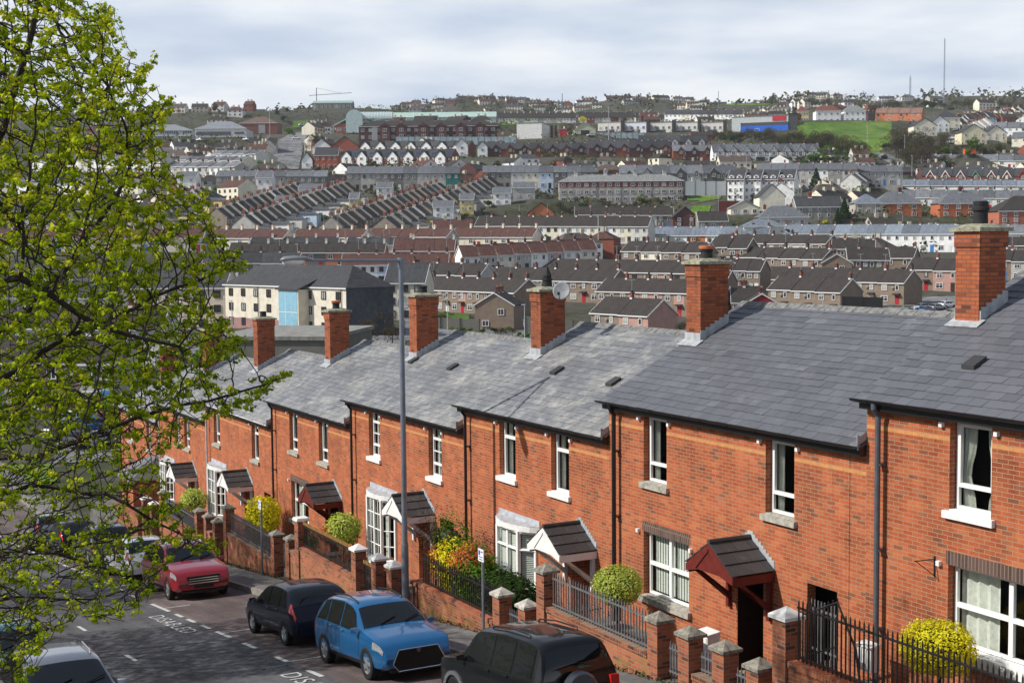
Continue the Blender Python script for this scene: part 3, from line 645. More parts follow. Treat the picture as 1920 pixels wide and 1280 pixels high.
    dp.tube([(xd, FY - .24, ze + .03), (xd, FY - .24, ze - .06), (xd, FY - .14, ze - .2), (xd, FY - .14, z0 - .1)], .05 if hi in (0, 1) else .042, 10)
    for zz_ in (1.0, 2.4, 3.9): dp.box(xd - .075, xd + .075, FY - .15, FY - .005, z0 + zz_, z0 + zz_ + .03)
    dp.build('downpipe', {0: 'grey_pipe', 6: 'pink_pipe'}.get(hi, 'black_metal') if hi != 5 else 'pink_pipe', t, org=org)
    # chimney
    cx0, zt = xl - .10, ze + {0: 2.98, 3: 3.42, 4: 3.38, 5: 3.62, 6: 3.5}.get(hi, 3.16)
    stack(cx0, zt, 19.25 if hi == 0 else 19.3, 19.92 if hi == 0 else 20.1, w=.56, zb=z_0 + slope_ * (19.3 - y0) - .3, org=org, parent=t, pot=h['pot'])
    lf = MB(); zf = z_0 + slope_ * (19.3 - y0)
    lf.box(cx0 - .03, cx0 + .59, 19.27, 19.3, zf - .05, zf + .2)
    for k in range(6 if hi else 5):
        ya = 19.3 + k * .135; za = z_0 + slope_ * (ya - y0); lf.box(cx0 + .56, cx0 + .575, ya, ya + .135, za - .02, za + .24 + .03)
    lf.hexa([(cx0 - .1, 19.08, zf - .09), (cx0 + .68, 19.08, zf - .09), (cx0 + .68, 19.3, zf + .035), (cx0 - .08, 19.3, zf + .035), (cx0 - .1, 19.08, zf - .08), (cx0 + .68, 19.08, zf - .08), (cx0 + .68, 19.3, zf + .045), (cx0 - .08, 19.3, zf + .045)])
    # lead soaker strip following the party line where the next roof steps down
    if hi <= 2:
        for k in range(8):
            ya = y0 + k * .27; yb2 = ya + .3; za, zb2 = z_0 + slope_ * (ya - y0), z_0 + slope_ * (yb2 - y0)
            if ya > 18.7: break
    lf.build('flashing', 'lead_pale', t, org=org)
    # lead step against the higher neighbour
    if hi >= 1:
        ls = MB(); ls.box(xr - .012, xr - .004, y0, y0 + .06, z_0 - .02, z_0 + .2)
        ls.quad((xr - .006, y0, z_0), (xr - .006, RY, zrg), (xr - .006, RY, zrg + .14), (xr - .006, y0, z_0 + .14)); ls.build('step_flashing', 'lead_pale', t, org=org)
    for (ax, az) in [(a - .16, ze - .2) for a, b, _, _ in h['ups']] + [(b + .12, ze - .22) for a, b, _, _ in h['ups']] + ([(g[0] - .18, gz1 - .02), (g[1] + .1, gz1 - .1)] if h.get('gw') else []):
        v = MB(); v.box(ax - .035, ax + .035, FY - .07, FY, az - .035, az + .045); v.build('vent_cover', 'upvc', t, org=org)
# hip-roofed brick bay at the far end of the row
t = SE('porch', -68.5, 16.0, HS[7]['z0']); tag(t, 'dark porch with slate hip roof at the far end of the brick terrace', 'porch'); org = (-68.5, 16.0, HS[7]['z0']); zz0 = HS[7]['z0']
w = MB(); w.box(-70.0, -67.6, 15.6, FY - .004, zz0, zz0 + 2.3); w.build('wall', 'brick_orange', t, org=org)
r = MB(); a = [(-70.3, 15.3, zz0 + 2.3), (-67.3, 15.3, zz0 + 2.3), (-67.3, FY - .004, zz0 + 2.3), (-70.3, FY - .004, zz0 + 2.3), (-69.2, FY - .004, zz0 + 3.3), (-68.4, FY - .004, zz0 + 3.3)]
r.add(a, [(0, 1, 5, 4), (1, 2, 5), (3, 0, 4), (0, 3, 2, 1)]); r.build('roof', 'slate_old', t, org=org)
# satellite dishes on the stacks
def dish(x, y, z, r_, label, rz=0.0, tilt=25, sd=-1):
    t = SE('satellite_dish', x, y, z); tag(t, label, 'satellite dish', 'satellite dishes on the brick stacks')
    m = MB(); n = 24; prof = [(r_ * k / 6 + .001, .16 * r_ * (k / 6) ** 2) for k in range(7)]
    m.lathe(prof + [(p[0], p[1] - .012) for p in prof[::-1]], n)
    d = m.build('reflector', 'dish_grey', t, smooth=True); d.rotation_euler = (R(90 - tilt), 0, R(rz)); d.scale = (.92, 1, 1)
    a = MB(); a.tube([(0, 0, -.2), (0, -.28 * r_ / .3, -.26), (0, -.46 * r_ / .3, -.06)], .012, 5); a.box(-.03, .03, -.5 * r_ / .3, -.42 * r_ / .3, -.09, -.01); q = a.build('feed_arm', 'black_metal', t); q.rotation_euler = (0, 0, R(rz))
    b = MB(); b.tube([(0, .03, 0), (sd * .4, .12, -.12), (sd * .95, .2, -.12)], .02, 6); b.build('bracket', 'black_metal', t)
dish(-33.05, 19.5, 14.68, .27, 'grey dish seen face on, right side of a chimney stack', rz=48)
dish(-43.75, 19.5, 14.0, .27, 'grey dish on the stack directly behind the street lamp', rz=60, sd=1)
ant = MB()
# ================================================================== GARDENS
def garden_wall(x0, x1, cop, label, y0=15.0, th=.26):
    t = SE('garden_wall', x0, y0, zp(x0)); org = (x0, y0, zp(x0)); tag(t, label, 'garden wall', 'front garden walls')
    m = MB(); zb0, zb1 = zp(x0) - .3, zp(x1) - .3
    m.hexa([(x0, y0, zb0), (x1, y0, zb1), (x1, y0 + th, zb1), (x0, y0 + th, zb0), (x0, y0, cop - .075), (x1, y0, cop - .075), (x1, y0 + th, cop - .075), (x0, y0 + th, cop - .075)])
    m.build('wall', 'brick_garden', t, org=org)
    c = MB(); x = x0
    while x < x1 - .02:
        c.box(x + .004, min(x + .071, x1), y0 - .03, y0 + th + .03, cop - .075, cop + .035 + random.uniform(-.003, .003)); x += .075
    c.build('coping', 'brick_pier', t, org=org)
def pier(x, top, cap, label, w=.34, y0=14.96, zb=None, flat=False):
    z_ = zp(x) if zb is None else zb; t = SE('gate_pier', x, y0 + w / 2, z_); org = (x, y0 + w / 2, z_); tag(t, label, 'gate pier', 'brick gate piers')
    m = MB(); m.box(x - w / 2, x + w / 2, y0, y0 + w, z_ - .3, top); m.build('shaft', 'brick_pier', t, org=org)
    c = MB(); e = .055; c.box(x - w / 2 - e, x + w / 2 + e, y0 - e, y0 + w + e, top, top + .06)
    if flat: c.box(x - w / 2 - .03, x + w / 2 + .03, y0 - .03, y0 + w + .03, top + .06, top + .1)
    else:
        q = [(x - w / 2 - e, y0 - e), (x + w / 2 + e, y0 - e), (x + w / 2 + e, y0 + w + e), (x - w / 2 - e, y0 + w + e)]
        c.add([(a, b, top + .06) for a, b in q] + [(x, y0 + w / 2, top + .21)], [(0, 1, 4), (1, 2, 4), (2, 3, 4), (3, 0, 4)])
    c.build('cap', cap, t, org=org)
def railing(x0, x1, zb, zt, mat, label, y=15.13, name='railing', cat='railing', tip=None, sp=.105, r_=.011, grp='garden railings', two=True):
    t = SE(name, x0, y, zb); org = (x0, y, zb); tag(t, label, cat, grp)
    m = MB(); n = max(2, int((x1 - x0) / sp))
    for k in range(n + 1):
        x = x0 + .03 + k * (x1 - x0 - .06) / n; m.box(x - r_, x + r_, y - r_, y + r_, zb, zt - .02)
        m.add([(x - r_, y - r_, zt - .02), (x + r_, y - r_, zt - .02), (x + r_, y + r_, zt - .02), (x - r_, y + r_, zt - .02), (x, y, zt + .05)], [(0, 1, 4), (1, 2, 4), (2, 3, 4), (3, 0, 4)])
    m.build('bars', mat, t, org=org)
    q = MB(); q.box(x0, x1, y - .02, y + .02, zt - .13, zt - .1)
    if two: q.box(x0, x1, y - .02, y + .02, zb + .05, zb + .08)
    q.build('rails', mat, t, org=org)
    if tip:
        g = MB()
        for k in range(n + 1): x = x0 + .03 + k * (x1 - x0 - .06) / n; g.box(x - .014, x + .014, y - .03, y - .002, zt - .06, zt + .05)
        g.build('finials', tip, t, org=org)
garden_wall(-17.97, -9.9, 8.92, 'garden wall topped by black railings in front of the end house')
garden_wall(-26.15, -22.2, 7.96, 'garden wall topped by silver railings, behind the black four-wheel drive')
garden_wall(-33.0, -28.72, 7.05, 'garden wall stained yellow, running right from the street lamp')
garden_wall(-42.12, -37.7, 6.27, 'garden wall under gold-tipped black railings')
garden_wall(-50.07, -45.05, 5.30, 'garden wall under thin silver railings, behind the parking sign pole')
garden_wall(-59.7, -54.5, 4.42, 'garden wall with silver railings behind the red car')
garden_wall(-68.5, -64.2, 3.55, 'farthest garden wall, seen through the branches')
garden_wall(-20.72, -20.1, 7.95, 'short wall between two stone-capped piers before the white box'); garden_wall(-36.15 + .43, -35.07, 6.1, 'short wall between two white-capped piers by the lamp'); garden_wall(-43.08, -42.58, 6.0, 'short wall under a small barred opening between piers'); garden_wall(-52.75, -52.35, 4.9, 'short wall between dark-capped piers left of the yellow shrub')
garden_wall(-19.0 + .0, -18.43, 7.95, 'short low wall against the tall white-capped pier')
for a in [(-18.18, 9.62, 'white_cap', 'tallest brick pier with a pyramid white cap'), (-18.9, 8.55, 'stone_cap', 'low stone-capped pier beside the tallest white-capped pier'), (-19.88, 8.62, 'stone_cap', 'stone-capped pier just right of the white meter box'), (-20.95, 8.62, 'stone_cap', 'stone-capped pier just left of the white meter box'),
    (-21.98, 8.66, 'stone_cap', 'stone-capped pier at the right end of the silver railings'), (-26.38, 8.72, 'stone_cap', 'tall stone-capped pier at the left end of the long silver railings'), (-27.25, 7.72, 'concrete_cap', 'pale-capped low pier right beside a taller one'), (-28.5, 7.72, 'concrete_cap', 'pale-capped pier directly right of the nearer parking sign'),
    (-34.83, 7.1, 'white_cap', 'white-capped pier nearest the street lamp'), (-35.95, 7.1, 'white_cap', 'white-capped pier, middle one of three left of the lamp'), (-37.45, 7.08, 'white_cap', 'white-capped pier at the right end of gold-tipped railings'), (-43.3, 6.3, 'stone_cap', 'small dark-capped pier beside the flat white one'),
    (-44.8, 6.18, 'stone_cap', 'dark-capped pier behind the farther parking sign pole'), (-50.3, 6.18, 'stone_cap', 'dark-capped pier left of the yellow shrub'), (-51.75, 5.4, 'stone_cap', 'right one of two low dark-capped piers beyond the yellow shrub'), (-52.95, 5.4, 'stone_cap', 'left one of two low dark-capped piers beyond the yellow shrub'), (-54.25, 5.4, 'stone_cap', 'dark-capped pier behind the red car roof'),
    (-59.9, 5.25, 'stone_cap', 'dark-capped pier left of the farther silver railings'), (-61.6, 4.5, 'white_cap', 'right white-capped pier half hidden in leaves'), (-63.1, 4.5, 'white_cap', 'left white-capped pier half hidden in leaves')]: pier(*a)
pier(-42.35, 7.12, 'white_cap', 'pier with a flat white slab cap by gold-tipped railings', flat=True)
pier(-33.15, 7.0, 'brick_pier', 'uncapped brick end post immediately behind the street lamp', w=.3, flat=True)
railing(-17.9, -9.9, 8.96, 9.98, 'black_rail', 'long black railing in front of the round yellow bush')
railing(-26.1, -22.22, 8.0, 8.75, 'silver_rail', 'silver railing in front of the clipped round bush')
railing(-32.95, -28.75, 7.09, 7.85, 'black_rail', 'black railing with red and yellow shrubs pushing through')
railing(-42.1, -37.72, 6.31, 7.08, 'black_rail', 'black railing with gold tips in front of flowers', tip='gold_paint')
railing(-50.05, -45.07, 5.34, 6.12, 'silver_rail', 'silver railing behind the farther parking sign')
railing(-59.65, -54.5, 4.46, 5.15, 'silver_rail', 'silver railing above the red car, farther along the row')
def gate(x0, x1, zt, mat, label, tip=None, zb=None): railing(x0, x1, zp((x0 + x1) / 2) + .08 if zb is None else zb, zt, mat, label, name='garden_gate', cat='gate', grp='garden gates', tip=tip, y=15.2)
gate(-21.73, -21.2, 8.3, 'silver_rail', 'silver barred gate below the meter box, left of two piers'); gate(-20.7, -20.12, 8.4, 'silver_rail', 'silver barred panel between two stone-capped piers by the meter box', zb=7.98); gate(-19.63, -19.16, 8.35, 'silver_rail', 'silver barred gate before the maroon canopy door')
gate(-28.25, -27.5, 7.45, 'silver_rail', 'silver gate between two pale-capped piers'); gate(-27.0, -26.63, 7.45, 'silver_rail', 'narrow silver gate panel beside the tall stone-capped pier')
gate(-37.2, -36.2, 6.8, 'black_rail', 'black gate with gold tips between white-capped piers', tip='gold_paint'); gate(-35.7, -35.08, 6.9, 'black_rail', 'short black panel with gold tips left of the lamp', tip='gold_paint', zb=6.14); gate(-34.58, -33.32, 6.6, 'black_rail', 'black gate immediately left of the lamp post')
gate(-43.08, -42.6, 5.95 + .55, 'silver_rail', 'small silver panel beside the flat white-capped pier', zb=6.03)
gate(-52.72, -52.0, 5.35, 'silver_rail', 'small silver panel beyond the yellow shrub', zb=4.93)
# garden slabs (paved) behind the walls
for hi, h in enumerate(HS):
    m = MB(); m.box(h['xl'] + .03, h['xr'] - .03, 15.27, FY - .004, h['z0'] - 1.2, h['z0'] + .0)
    o = m.build('garden_paving', 'paving', org=(h['xl'], FY, h['z0'])); o.location = tuple(W3(h['xl'], FY, h['z0'])); o.rotation_euler = (0, 0, ROTZ); o['kind'] = 'structure'
# side railing between gardens
def siderail(x, z0, label, mat='black_rail', y0=15.5, y1=16.9):
    t = SE('railing', x, y0, z0); tag(t, label, 'railing', 'railings across the gardens'); m = MB(); n = int((y1 - y0) / .11)
    for k in range(n + 1): m.box(x - .01, x + .01, y0 + k * .11 - .01, y0 + k * .11 + .01, z0, z0 + .95)
    m.build('bars', mat, t, org=(x, y0, z0)); q = MB(); q.box(x - .018, x + .018, y0, y1, z0 + .8, z0 + .83); q.box(x - .018, x + .018, y0, y1, z0 + .08, z0 + .11); q.build('rails', mat, t, org=(x, y0, z0))
siderail(-26.9, HS[2]['z0'] + .2, 'railing between gardens, behind the tall stone-capped pier', 'silver_rail')
siderail(-50.9, HS[5]['z0'] + .2, 'railing between gardens, behind the yellow shrub')
siderail(-19.0, HS[1]['z0'] + .1, 'silver cross railing before the maroon canopy', 'silver_rail')
# steps with handrail by the passage
t = SE('garden_steps', -18.9, 16.0, HS[1]['z0']); tag(t, 'dark steps with black handrail beside the barred passage', 'steps'); z1_ = HS[1]['z0']; o3 = (-18.9, 16.0, z1_)
m = MB()
for k in range(5): m.box(-18.7 + k * .28, -17.2, 15.7, 16.75, z1_ + k * .17, z1_ + (k + 1) * .17)
m.build('steps', 'paving', t, org=o3)
def rail_run(y):
    m = MB(); pts = [(-18.9, y, z1_ + 1.95), (-17.5, y, z1_ + 2.6), (-17.05, y, z1_ + 1.9), (-16.9, y, z1_ + 1.1)]
    m.tube(pts, .022, 6); m.tube([(a, b, c - .75) for a, b, c in pts[:2]], .016, 6)
    for k in range(13):
        u = k / 12; xx = -18.9 + 1.4 * u; m.box(xx - .01, xx + .01, y - .01, y + .01, z1_ + .95 + .65 * u, z1_ + 2.02 + .65 * u)
    return m
rail_run(15.65).build('handrail', 'black_rail', t, org=o3)
# white boxes
def wbox(x0, x1, y0, y1, z0, h, label, name='meter_box'):
    t = SE(name, x0, y0, z0); tag(t, label, 'meter box'); m = MB(); m.box(x0, x1, y0, y1, z0, z0 + h); m.box(x0 + .03, x1 - .03, y0 - .012, y0, z0 + .04, z0 + h - .04); m.build('box', 'white_paint', t, org=(x0, y0, z0))
    c = MB(); c.hexa([(x0 - .02, y0 - .03, z0 + h), (x1 + .02, y0 - .03, z0 + h), (x1 + .02, y1, z0 + h), (x0 - .02, y1, z0 + h), (x0 - .02, y0 - .03, z0 + h + .02), (x1 + .02, y0 - .03, z0 + h + .02), (x1 + .02, y1, z0 + h + .06), (x0 - .02, y1, z0 + h + .06)]); c.build('lid', 'white_paint', t, org=(x0, y0, z0))
wbox(-22.0, -21.6, 16.0, 16.3, HS[1]['z0'], .95, 'tall white meter box between stone-capped piers')
wbox(-17.85, -17.5, 16.4, 16.6, HS[0]['z0'] + .42, .42, 'small white box at the foot of the grey downpipe')
# hanging basket bracket
t = SE('wall_bracket', -16.7, FY, 10.55); tag(t, 'black hanging-basket bracket on the end house wall', 'wall bracket'); o3 = (-16.7, FY, 10.55)
m = MB(); m.box(-16.72, -16.69, FY - .015, FY, 10.4, 10.75); m.tube([(-16.7, FY - .01, 10.7), (-16.75, FY - .42, 10.7)], .01, 5); m.tube([(-16.7, FY - .01, 10.42), (-16.74, FY - .38, 10.69)], .008, 5); m.build('bracket', 'black_metal', t, org=o3)

# ---- planting
def foliage(name, parent, cx_, cy_, cz_, rx, ry, rz_, n, size, mat, org, lumps=9, seed=1, core=None, shell=.75, tintup=.35, name2=None):
    rs = np.random.default_rng(seed); d = rs.normal(size=(n, 3)); d /= np.linalg.norm(d, axis=1)[:, None]
    L = rs.normal(size=(lumps, 3)); L /= np.linalg.norm(L, axis=1)[:, None]
    bump = 1 + .42 * (np.max(d @ L.T, axis=1) - .78) + .06 * rs.normal(size=n)
    rr = (shell + (1 - shell) * rs.random(n) ** .6) * bump
    C = d * rr[:, None] * np.array([rx, ry, rz_]) + np.array([cx_, cy_, cz_]) - np.array(org)
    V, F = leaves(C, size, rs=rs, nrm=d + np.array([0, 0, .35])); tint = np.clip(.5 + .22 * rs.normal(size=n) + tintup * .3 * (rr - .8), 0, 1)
    o = obj(name, npmesh(name, V, F, mat, tint), parent)
    if core:
        bm = MB(); n1_, n2_ = 8, 12; vs = []; fs = []
        for i in range(n1_ + 1):
            for j in range(n2_):
                a = math.pi * i / n1_; b = 2 * math.pi * j / n2_; k = shell * .9
                vs.append((cx_ + rx * k * math.sin(a) * math.cos(b), cy_ + ry * k * math.sin(a) * math.sin(b), cz_ + rz_ * k * math.cos(a)))
        for i in range(n1_):
            for j in range(n2_): fs.append((i * n2_ + j, i * n2_ + (j + 1) % n2_, (i + 1) * n2_ + (j + 1) % n2_, (i + 1) * n2_ + j))
        bm.add(vs, fs); bm.build('dark_core', core, parent, org=org)  # solid dark ball inside the leaves, its colour standing in for inner shade
    return o
def bush(x, y, z0, rx, ry, rz_, zc, n, size, mat, label, cat='bush', name='bush', stem=True, lumps=9, seed=1, grp=None, shell=.75):
    t = SE(name, x, y, z0); tag(t, label, cat, grp); org = (x, y, z0)
    foliage('crown', t, x, y, zc, rx, ry, rz_, n, size, mat, org, lumps, seed, core='twig_brown', shell=shell)
    if stem:
        m = MB(); m.tube([(x, y, z0 - .05), (x + .02, y, (z0 + zc) / 2), (x, y, zc - rz_ * .3)], [.035, .03, .025], 7)
        for k in range(5): a = k * 1.26; m.tube([(x, y, zc - rz_ * .75), (x + rx * .5 * math.cos(a), y + ry * .5 * math.sin(a), zc - rz_ * .2)], .012, 5)
        m.build('trunk', 'bark', t, org=org)
    return t
G = 'clipped round bushes in the gardens'
bush(-15.66, 16.1, HS[0]['z0'], .60, .54, .40, 9.60, 7000, .042, 'leaf_yellow', 'clipped yellow ball bush nearest the right edge', grp=G, seed=3, shell=.86, lumps=14)
bush(-24.98, 16.1, HS[1]['z0'], .52, .5, .42, 8.60, 6500, .045, 'leaf_lime', 'clipped lime-green ball bush behind silver railings', grp=G, seed=4, shell=.8, lumps=14)
bush(-41.1, 16.1, HS[4]['z0'] + .3, .70, .55, .50, 6.95, 2600, .085, 'leaf_lime', 'cream-variegated loose bush beside red flowers', seed=5, shell=.6)
bush(-49.3, 16.1, HS[5]['z0'], .95, .65, .75, 6.0, 3200, .10, 'leaf_yellow', 'bright yellow shrub right of the farther parking sign', seed=6, shell=.6)
bush(-58.6, 16.1, HS[6]['z0'] + .6, .75, .6, .5, 5.1, 2000, .09, 'leaf_lime', 'pale variegated bush behind the farther silver railings', seed=7, shell=.6)
bush(-29.7, 15.95, HS[2]['z0'], 1.2, .65, .62, 7.35, 5000, .07, 'leaf_dark', 'dark green dense bush left of the bay with slatted blinds', seed=8, shell=.7, stem=False)
bush(-30.9, 15.75, HS[2]['z0'], .9, .6, .8, 7.45, 3600, .075, 'leaf_mid', 'fresh green shrub right of the red-tipped one', seed=9, shell=.5, stem=False)
bush(-32.2, 15.8, HS[2]['z0'], 1.05, .6, .75, 7.55, 2600, .075, 'leaf_yellow', 'yellow and orange shrub right of the street lamp', seed=10, shell=.5, stem=False)
bush(-31.4, 15.7, HS[2]['z0'], .7, .5, .5, 7.85, 1500, .08, 'leaf_red', 'red-tipped shrub behind black railings right of the lamp', seed=11, shell=.5, stem=False)
bush(-33.2, 16.2, HS[2]['z0'], .9, .5, .9, 8.0, 1500, .06, 'leaf_mid', 'taller green and russet bush behind the yellow and orange shrub', seed=12, shell=.4, stem=True)
bush(-34.2, 16.1, HS[3]['z0'], 1.0, .5, 1.0, 8.0, 700, .05, 'twig_brown', 'bare twiggy climber beside the white canopy behind the lamp', seed=13, shell=.3, stem=True)
bush(-32.9, 15.8, HS[2]['z0'], .7, .5, .5, 7.55, 1300, .08, 'leaf_red', 'orange-red shrub closest to the street lamp, behind black railings', seed=31, shell=.4, stem=False)
bush(-31.9, 15.95, HS[2]['z0'], 1.3, .5, .75, 7.6, 4200, .075, 'leaf_mid', 'fresh green shrub mass behind and between the red and yellow shrubs', seed=33, shell=.4, stem=False)
bush(-30.1, 15.7, HS[2]['z0'], .7, .4, .45, 7.2, 1600, .08, 'leaf_mid', 'low green shrub pushing through the black railings', seed=32, shell=.4, stem=False)
bush(-42.0 + .6, 15.7, HS[4]['z0'] + .1, .5, .3, .35, 6.75, 700, .07, 'leaf_red', 'red flowers behind gold-tipped railings', cat='flowers', name='flower_bush', seed=14, shell=.4, stem=False)
bush(-39.3, 15.7, HS[4]['z0'] + .1, 1.4, .3, .45, 6.35, 900, .05, 'leaf_red', 'low mixed flowers seen through gold-tipped railings', cat='flowers', name='flower_bush', seed=15, shell=.3, stem=False)
bush(-43.9, 15.9, HS[4]['z0'], .7, .4, .3, 6.05, 900, .07, 'leaf_mid', 'low green bush between the flat white pier and the dark-capped pier', seed=16, shell=.4, stem=False)
bush(-59.3, 15.8, HS[6]['z0'], .8, .4, .5, 4.3, 900, .08, 'leaf_mid', 'small green bush at the left end of the farther silver railings', seed=17, shell=.4, stem=False)
# weeds along the foot of the walls
rs = np.random.default_rng(5); n = 3500; xx = rs.uniform(-60, -12, n); yy = 14.97 - np.abs(rs.normal(0, .05, n)); zz_ = np.array([zp(a) for a in xx]) + rs.uniform(0, .09, n) * (rs.random(n) > .3)
C = np.outer(xx, LX) + np.outer(yy, LY); C[:, 2] = zz_ + .02; V, F = leaves(C, .05, rs=rs); o = obj('weeds', npmesh('weeds', V, F, 'scrub', rs.random(n))); tag(o, 'weeds along the foot of the garden walls', 'weeds', kind='stuff')

# ---- street lamp and signs
lx, ly = -33.25, 14.75; lz = zp(lx)
t = SE('street_lamp', lx, ly, lz); tag(t, 'tall grey street lamp with long arm, among the garden walls', 'street lamp'); o3 = (lx, ly, lz)
m = MB(); m.tube([(lx, ly, lz - .2), (lx, ly, lz + 1.9), (lx, ly, lz + 1.95)], [.095, .095, .09], 16); m.tube([(lx, ly, lz + 1.95), (lx, ly, 15.45)], [.075, .062], 16)
m.tube([(lx, ly, 15.4), (lx, ly, 15.66)], .085, 12); m.build('pole', 'galvanised', t, org=o3, smooth=False)
hx, hy = -32.72, 11.95
m = MB(); m.tube([(lx, ly, 15.58), (hx, hy, 15.63)], [.045, .035], 10); m.build('arm', 'galvanised', t, org=o3)
d = Vector((hx - lx, hy - ly, 0)).normalized(); sd_ = Vector((-d.y, d.x, 0))
def hp(u, v, w): return tuple(Vector((hx, hy, 15.62)) + d * u + sd_ * v + Vector((0, 0, w)))
m = MB(); pr = []
for u, wv, hgt in [(-.15, .05, .05), (0, .13, .09), (.35, .17, .11), (.62, .12, .09), (.7, .05, .05)]: pr.append([hp(u, wv * math.cos(a), .02 + hgt * math.sin(a)) for a in [math.pi * k / 8 for k in range(9)]] + [hp(u, 0, .0)])
vs = [p for ring in pr for p in ring]; fs = []
for i in range(4):
    for k in range(10): fs.append((i * 10 + k, i * 10 + (k + 1) % 10, (i + 1) * 10 + (k + 1) % 10, (i + 1) * 10 + k))
fs += [tuple(range(10)), tuple(range(40, 50))]
m.add(vs, fs); m.build('lamp_head', 'dish_grey', t, org=o3, smooth=True)
m = MB(); vs = []; fs = []
for i, (u, wv) in enumerate([(.1, .10), (.2, .145), (.45, .155), (.62, .09)]):
    for k in range(9): a = math.pi + math.pi * k / 8; vs.append(hp(u, wv * math.cos(a), .02 + .13 * math.sin(a)))
for i in range(3):
    for k in range(8): fs.append((i * 9 + k, i * 9 + k + 1, (i + 1) * 9 + k + 1, (i + 1) * 9 + k))
m.add(vs, fs + [tuple(range(9)), tuple(range(27, 36))]); m.build('lamp_lens', 'upvc', t, org=o3, smooth=True)
def psign(x, y, zt, label):
    z_ = zp(x); t = SE('parking_sign', x, y, z_); tag(t, label, 'parking sign', 'parking signs on grey poles'); o3 = (x, y, z_)
    m = MB(); m.tube([(x, y, z_ - .1), (x, y, zt - .05)], .036, 10); m.build('pole', 'galvanised', t, org=o3)
    m = MB(); m.box(x - .14, x + .14, y - .055, y - .04, zt - .30, zt); m.build('plate', 'signwhite', t, org=o3)
    m = MB(); m.box(x - .11, x - .03, y - .059, y - .0555, zt - .15, zt - .04); m.box(x + .01, x + .10, y - .059, y - .0555, zt - .08, zt - .05); m.box(x - .10, x + .10, y - .059, y - .0555, zt - .20, zt - .18); m.box(x - .08, x + .08, y - .059, y - .0555, zt - .26, zt - .24); m.build('symbols', 'signblue', t, org=o3)
psign(-28.95, 14.86, 8.78, 'nearer parking sign with blue symbols, left of the pale-capped pier')
psign(-45.6, 14.86, 7.28, 'farther parking sign, in front of the yellow shrub')
# ================================================================== CARS
def interp(x, tab):
    xs = [a for a, _ in tab]; ys = [b for _, b in tab]; return float(np.interp(x, xs, ys))
def boolcut(o, cutters):
    for c in cutters:
        md = o.modifiers.new('b', 'BOOLEAN'); md.operation = 'DIFFERENCE'; md.object = c; md.solver = 'EXACT'
        try: md.material_mode = 'TRANSFER'
        except Exception: pass
    dg = bpy.context.evaluated_depsgraph_get(); me = bpy.data.meshes.new_from_object(o.evaluated_get(dg)); o.modifiers.clear(); o.data = me
    for c in cutters: bpy.data.objects.remove(c)
def paint(name, col, metal=.35):
    dk = max(col) < .03; m = M(name, col, .45 if dk else .28, .04, 1.5, metal, spec=.12 if dk else .5, coat=.55 if dk else 1.0); return m
paint('paint_blue', (.006, .115, .30)); paint('paint_navy', (.004, .006, .02), .1); paint('paint_black', (.006, .007, .008), .0); paint('paint_red', (.27, .004, .010), .2)
paint('paint_silver', (.20, .21, .235), .5); paint('paint_teal', (.03, .13, .16), .4); paint('paint_white', (.75, .76, .77), 0); paint('paint_grey', (.10, .11, .125), .5)
# side profiles: (x from rear to front, fraction of length) -> heights in metres
PROF = {
 'suv': dict(L=4.35, Wd=1.78, H=1.62, top=[(0, .62), (.012, .95), (.04, 1.08), (.085, 1.33), (.14, 1.53), (.22, 1.60), (.40, 1.62), (.52, 1.57), (.58, 1.49), (.735, 1.06), (.78, 1.03), (.90, .93), (.955, .84), (.985, .74), (1, .52)],
             belt=[(0, .9), (.1, 1.02), (.5, .96), (.74, .94), (1, .8)], rw=(.045, .135), ws=(.575, .738), sw=[(.13, .225), (.24, .42), (.435, .645)], wr=.365, wx=(.19, .80)),
 'hatch': dict(L=4.3, Wd=1.76, H=1.48, top=[(0, .55), (.015, .86), (.05, 1.0), (.13, 1.30), (.18, 1.40), (.26, 1.45), (.42, 1.48), (.54, 1.43), (.6, 1.36), (.755, .96), (.8, .93), (.92, .82), (.965, .72), (.99, .62), (1, .48)],
             belt=[(0, .86), (.1, .95), (.5, .89), (.74, .86), (1, .74)], rw=(.055, .165), ws=(.595, .758), sw=[(.19, .27), (.285, .46), (.475, .67)], wr=.335, wx=(.185, .80)),
 'offroad': dict(L=4.5, Wd=1.78, H=1.85, top=[(0, .6), (.006, 1.05), (.02, 1.2), (.045, 1.62), (.075, 1.76), (.16, 1.82), (.4, 1.85), (.6, 1.80), (.645, 1.73), (.735, 1.22), (.76, 1.16), (.96, 1.06), (.985, .96), (1, .62)],
             belt=[(0, 1.12), (.5, 1.12), (.75, 1.10), (1, .95)], rw=(.018, .055), ws=(.642, .74), sw=[(.09, .24), (.265, .43), (.45, .685)], wr=.37, wx=(.2, .8)),
}
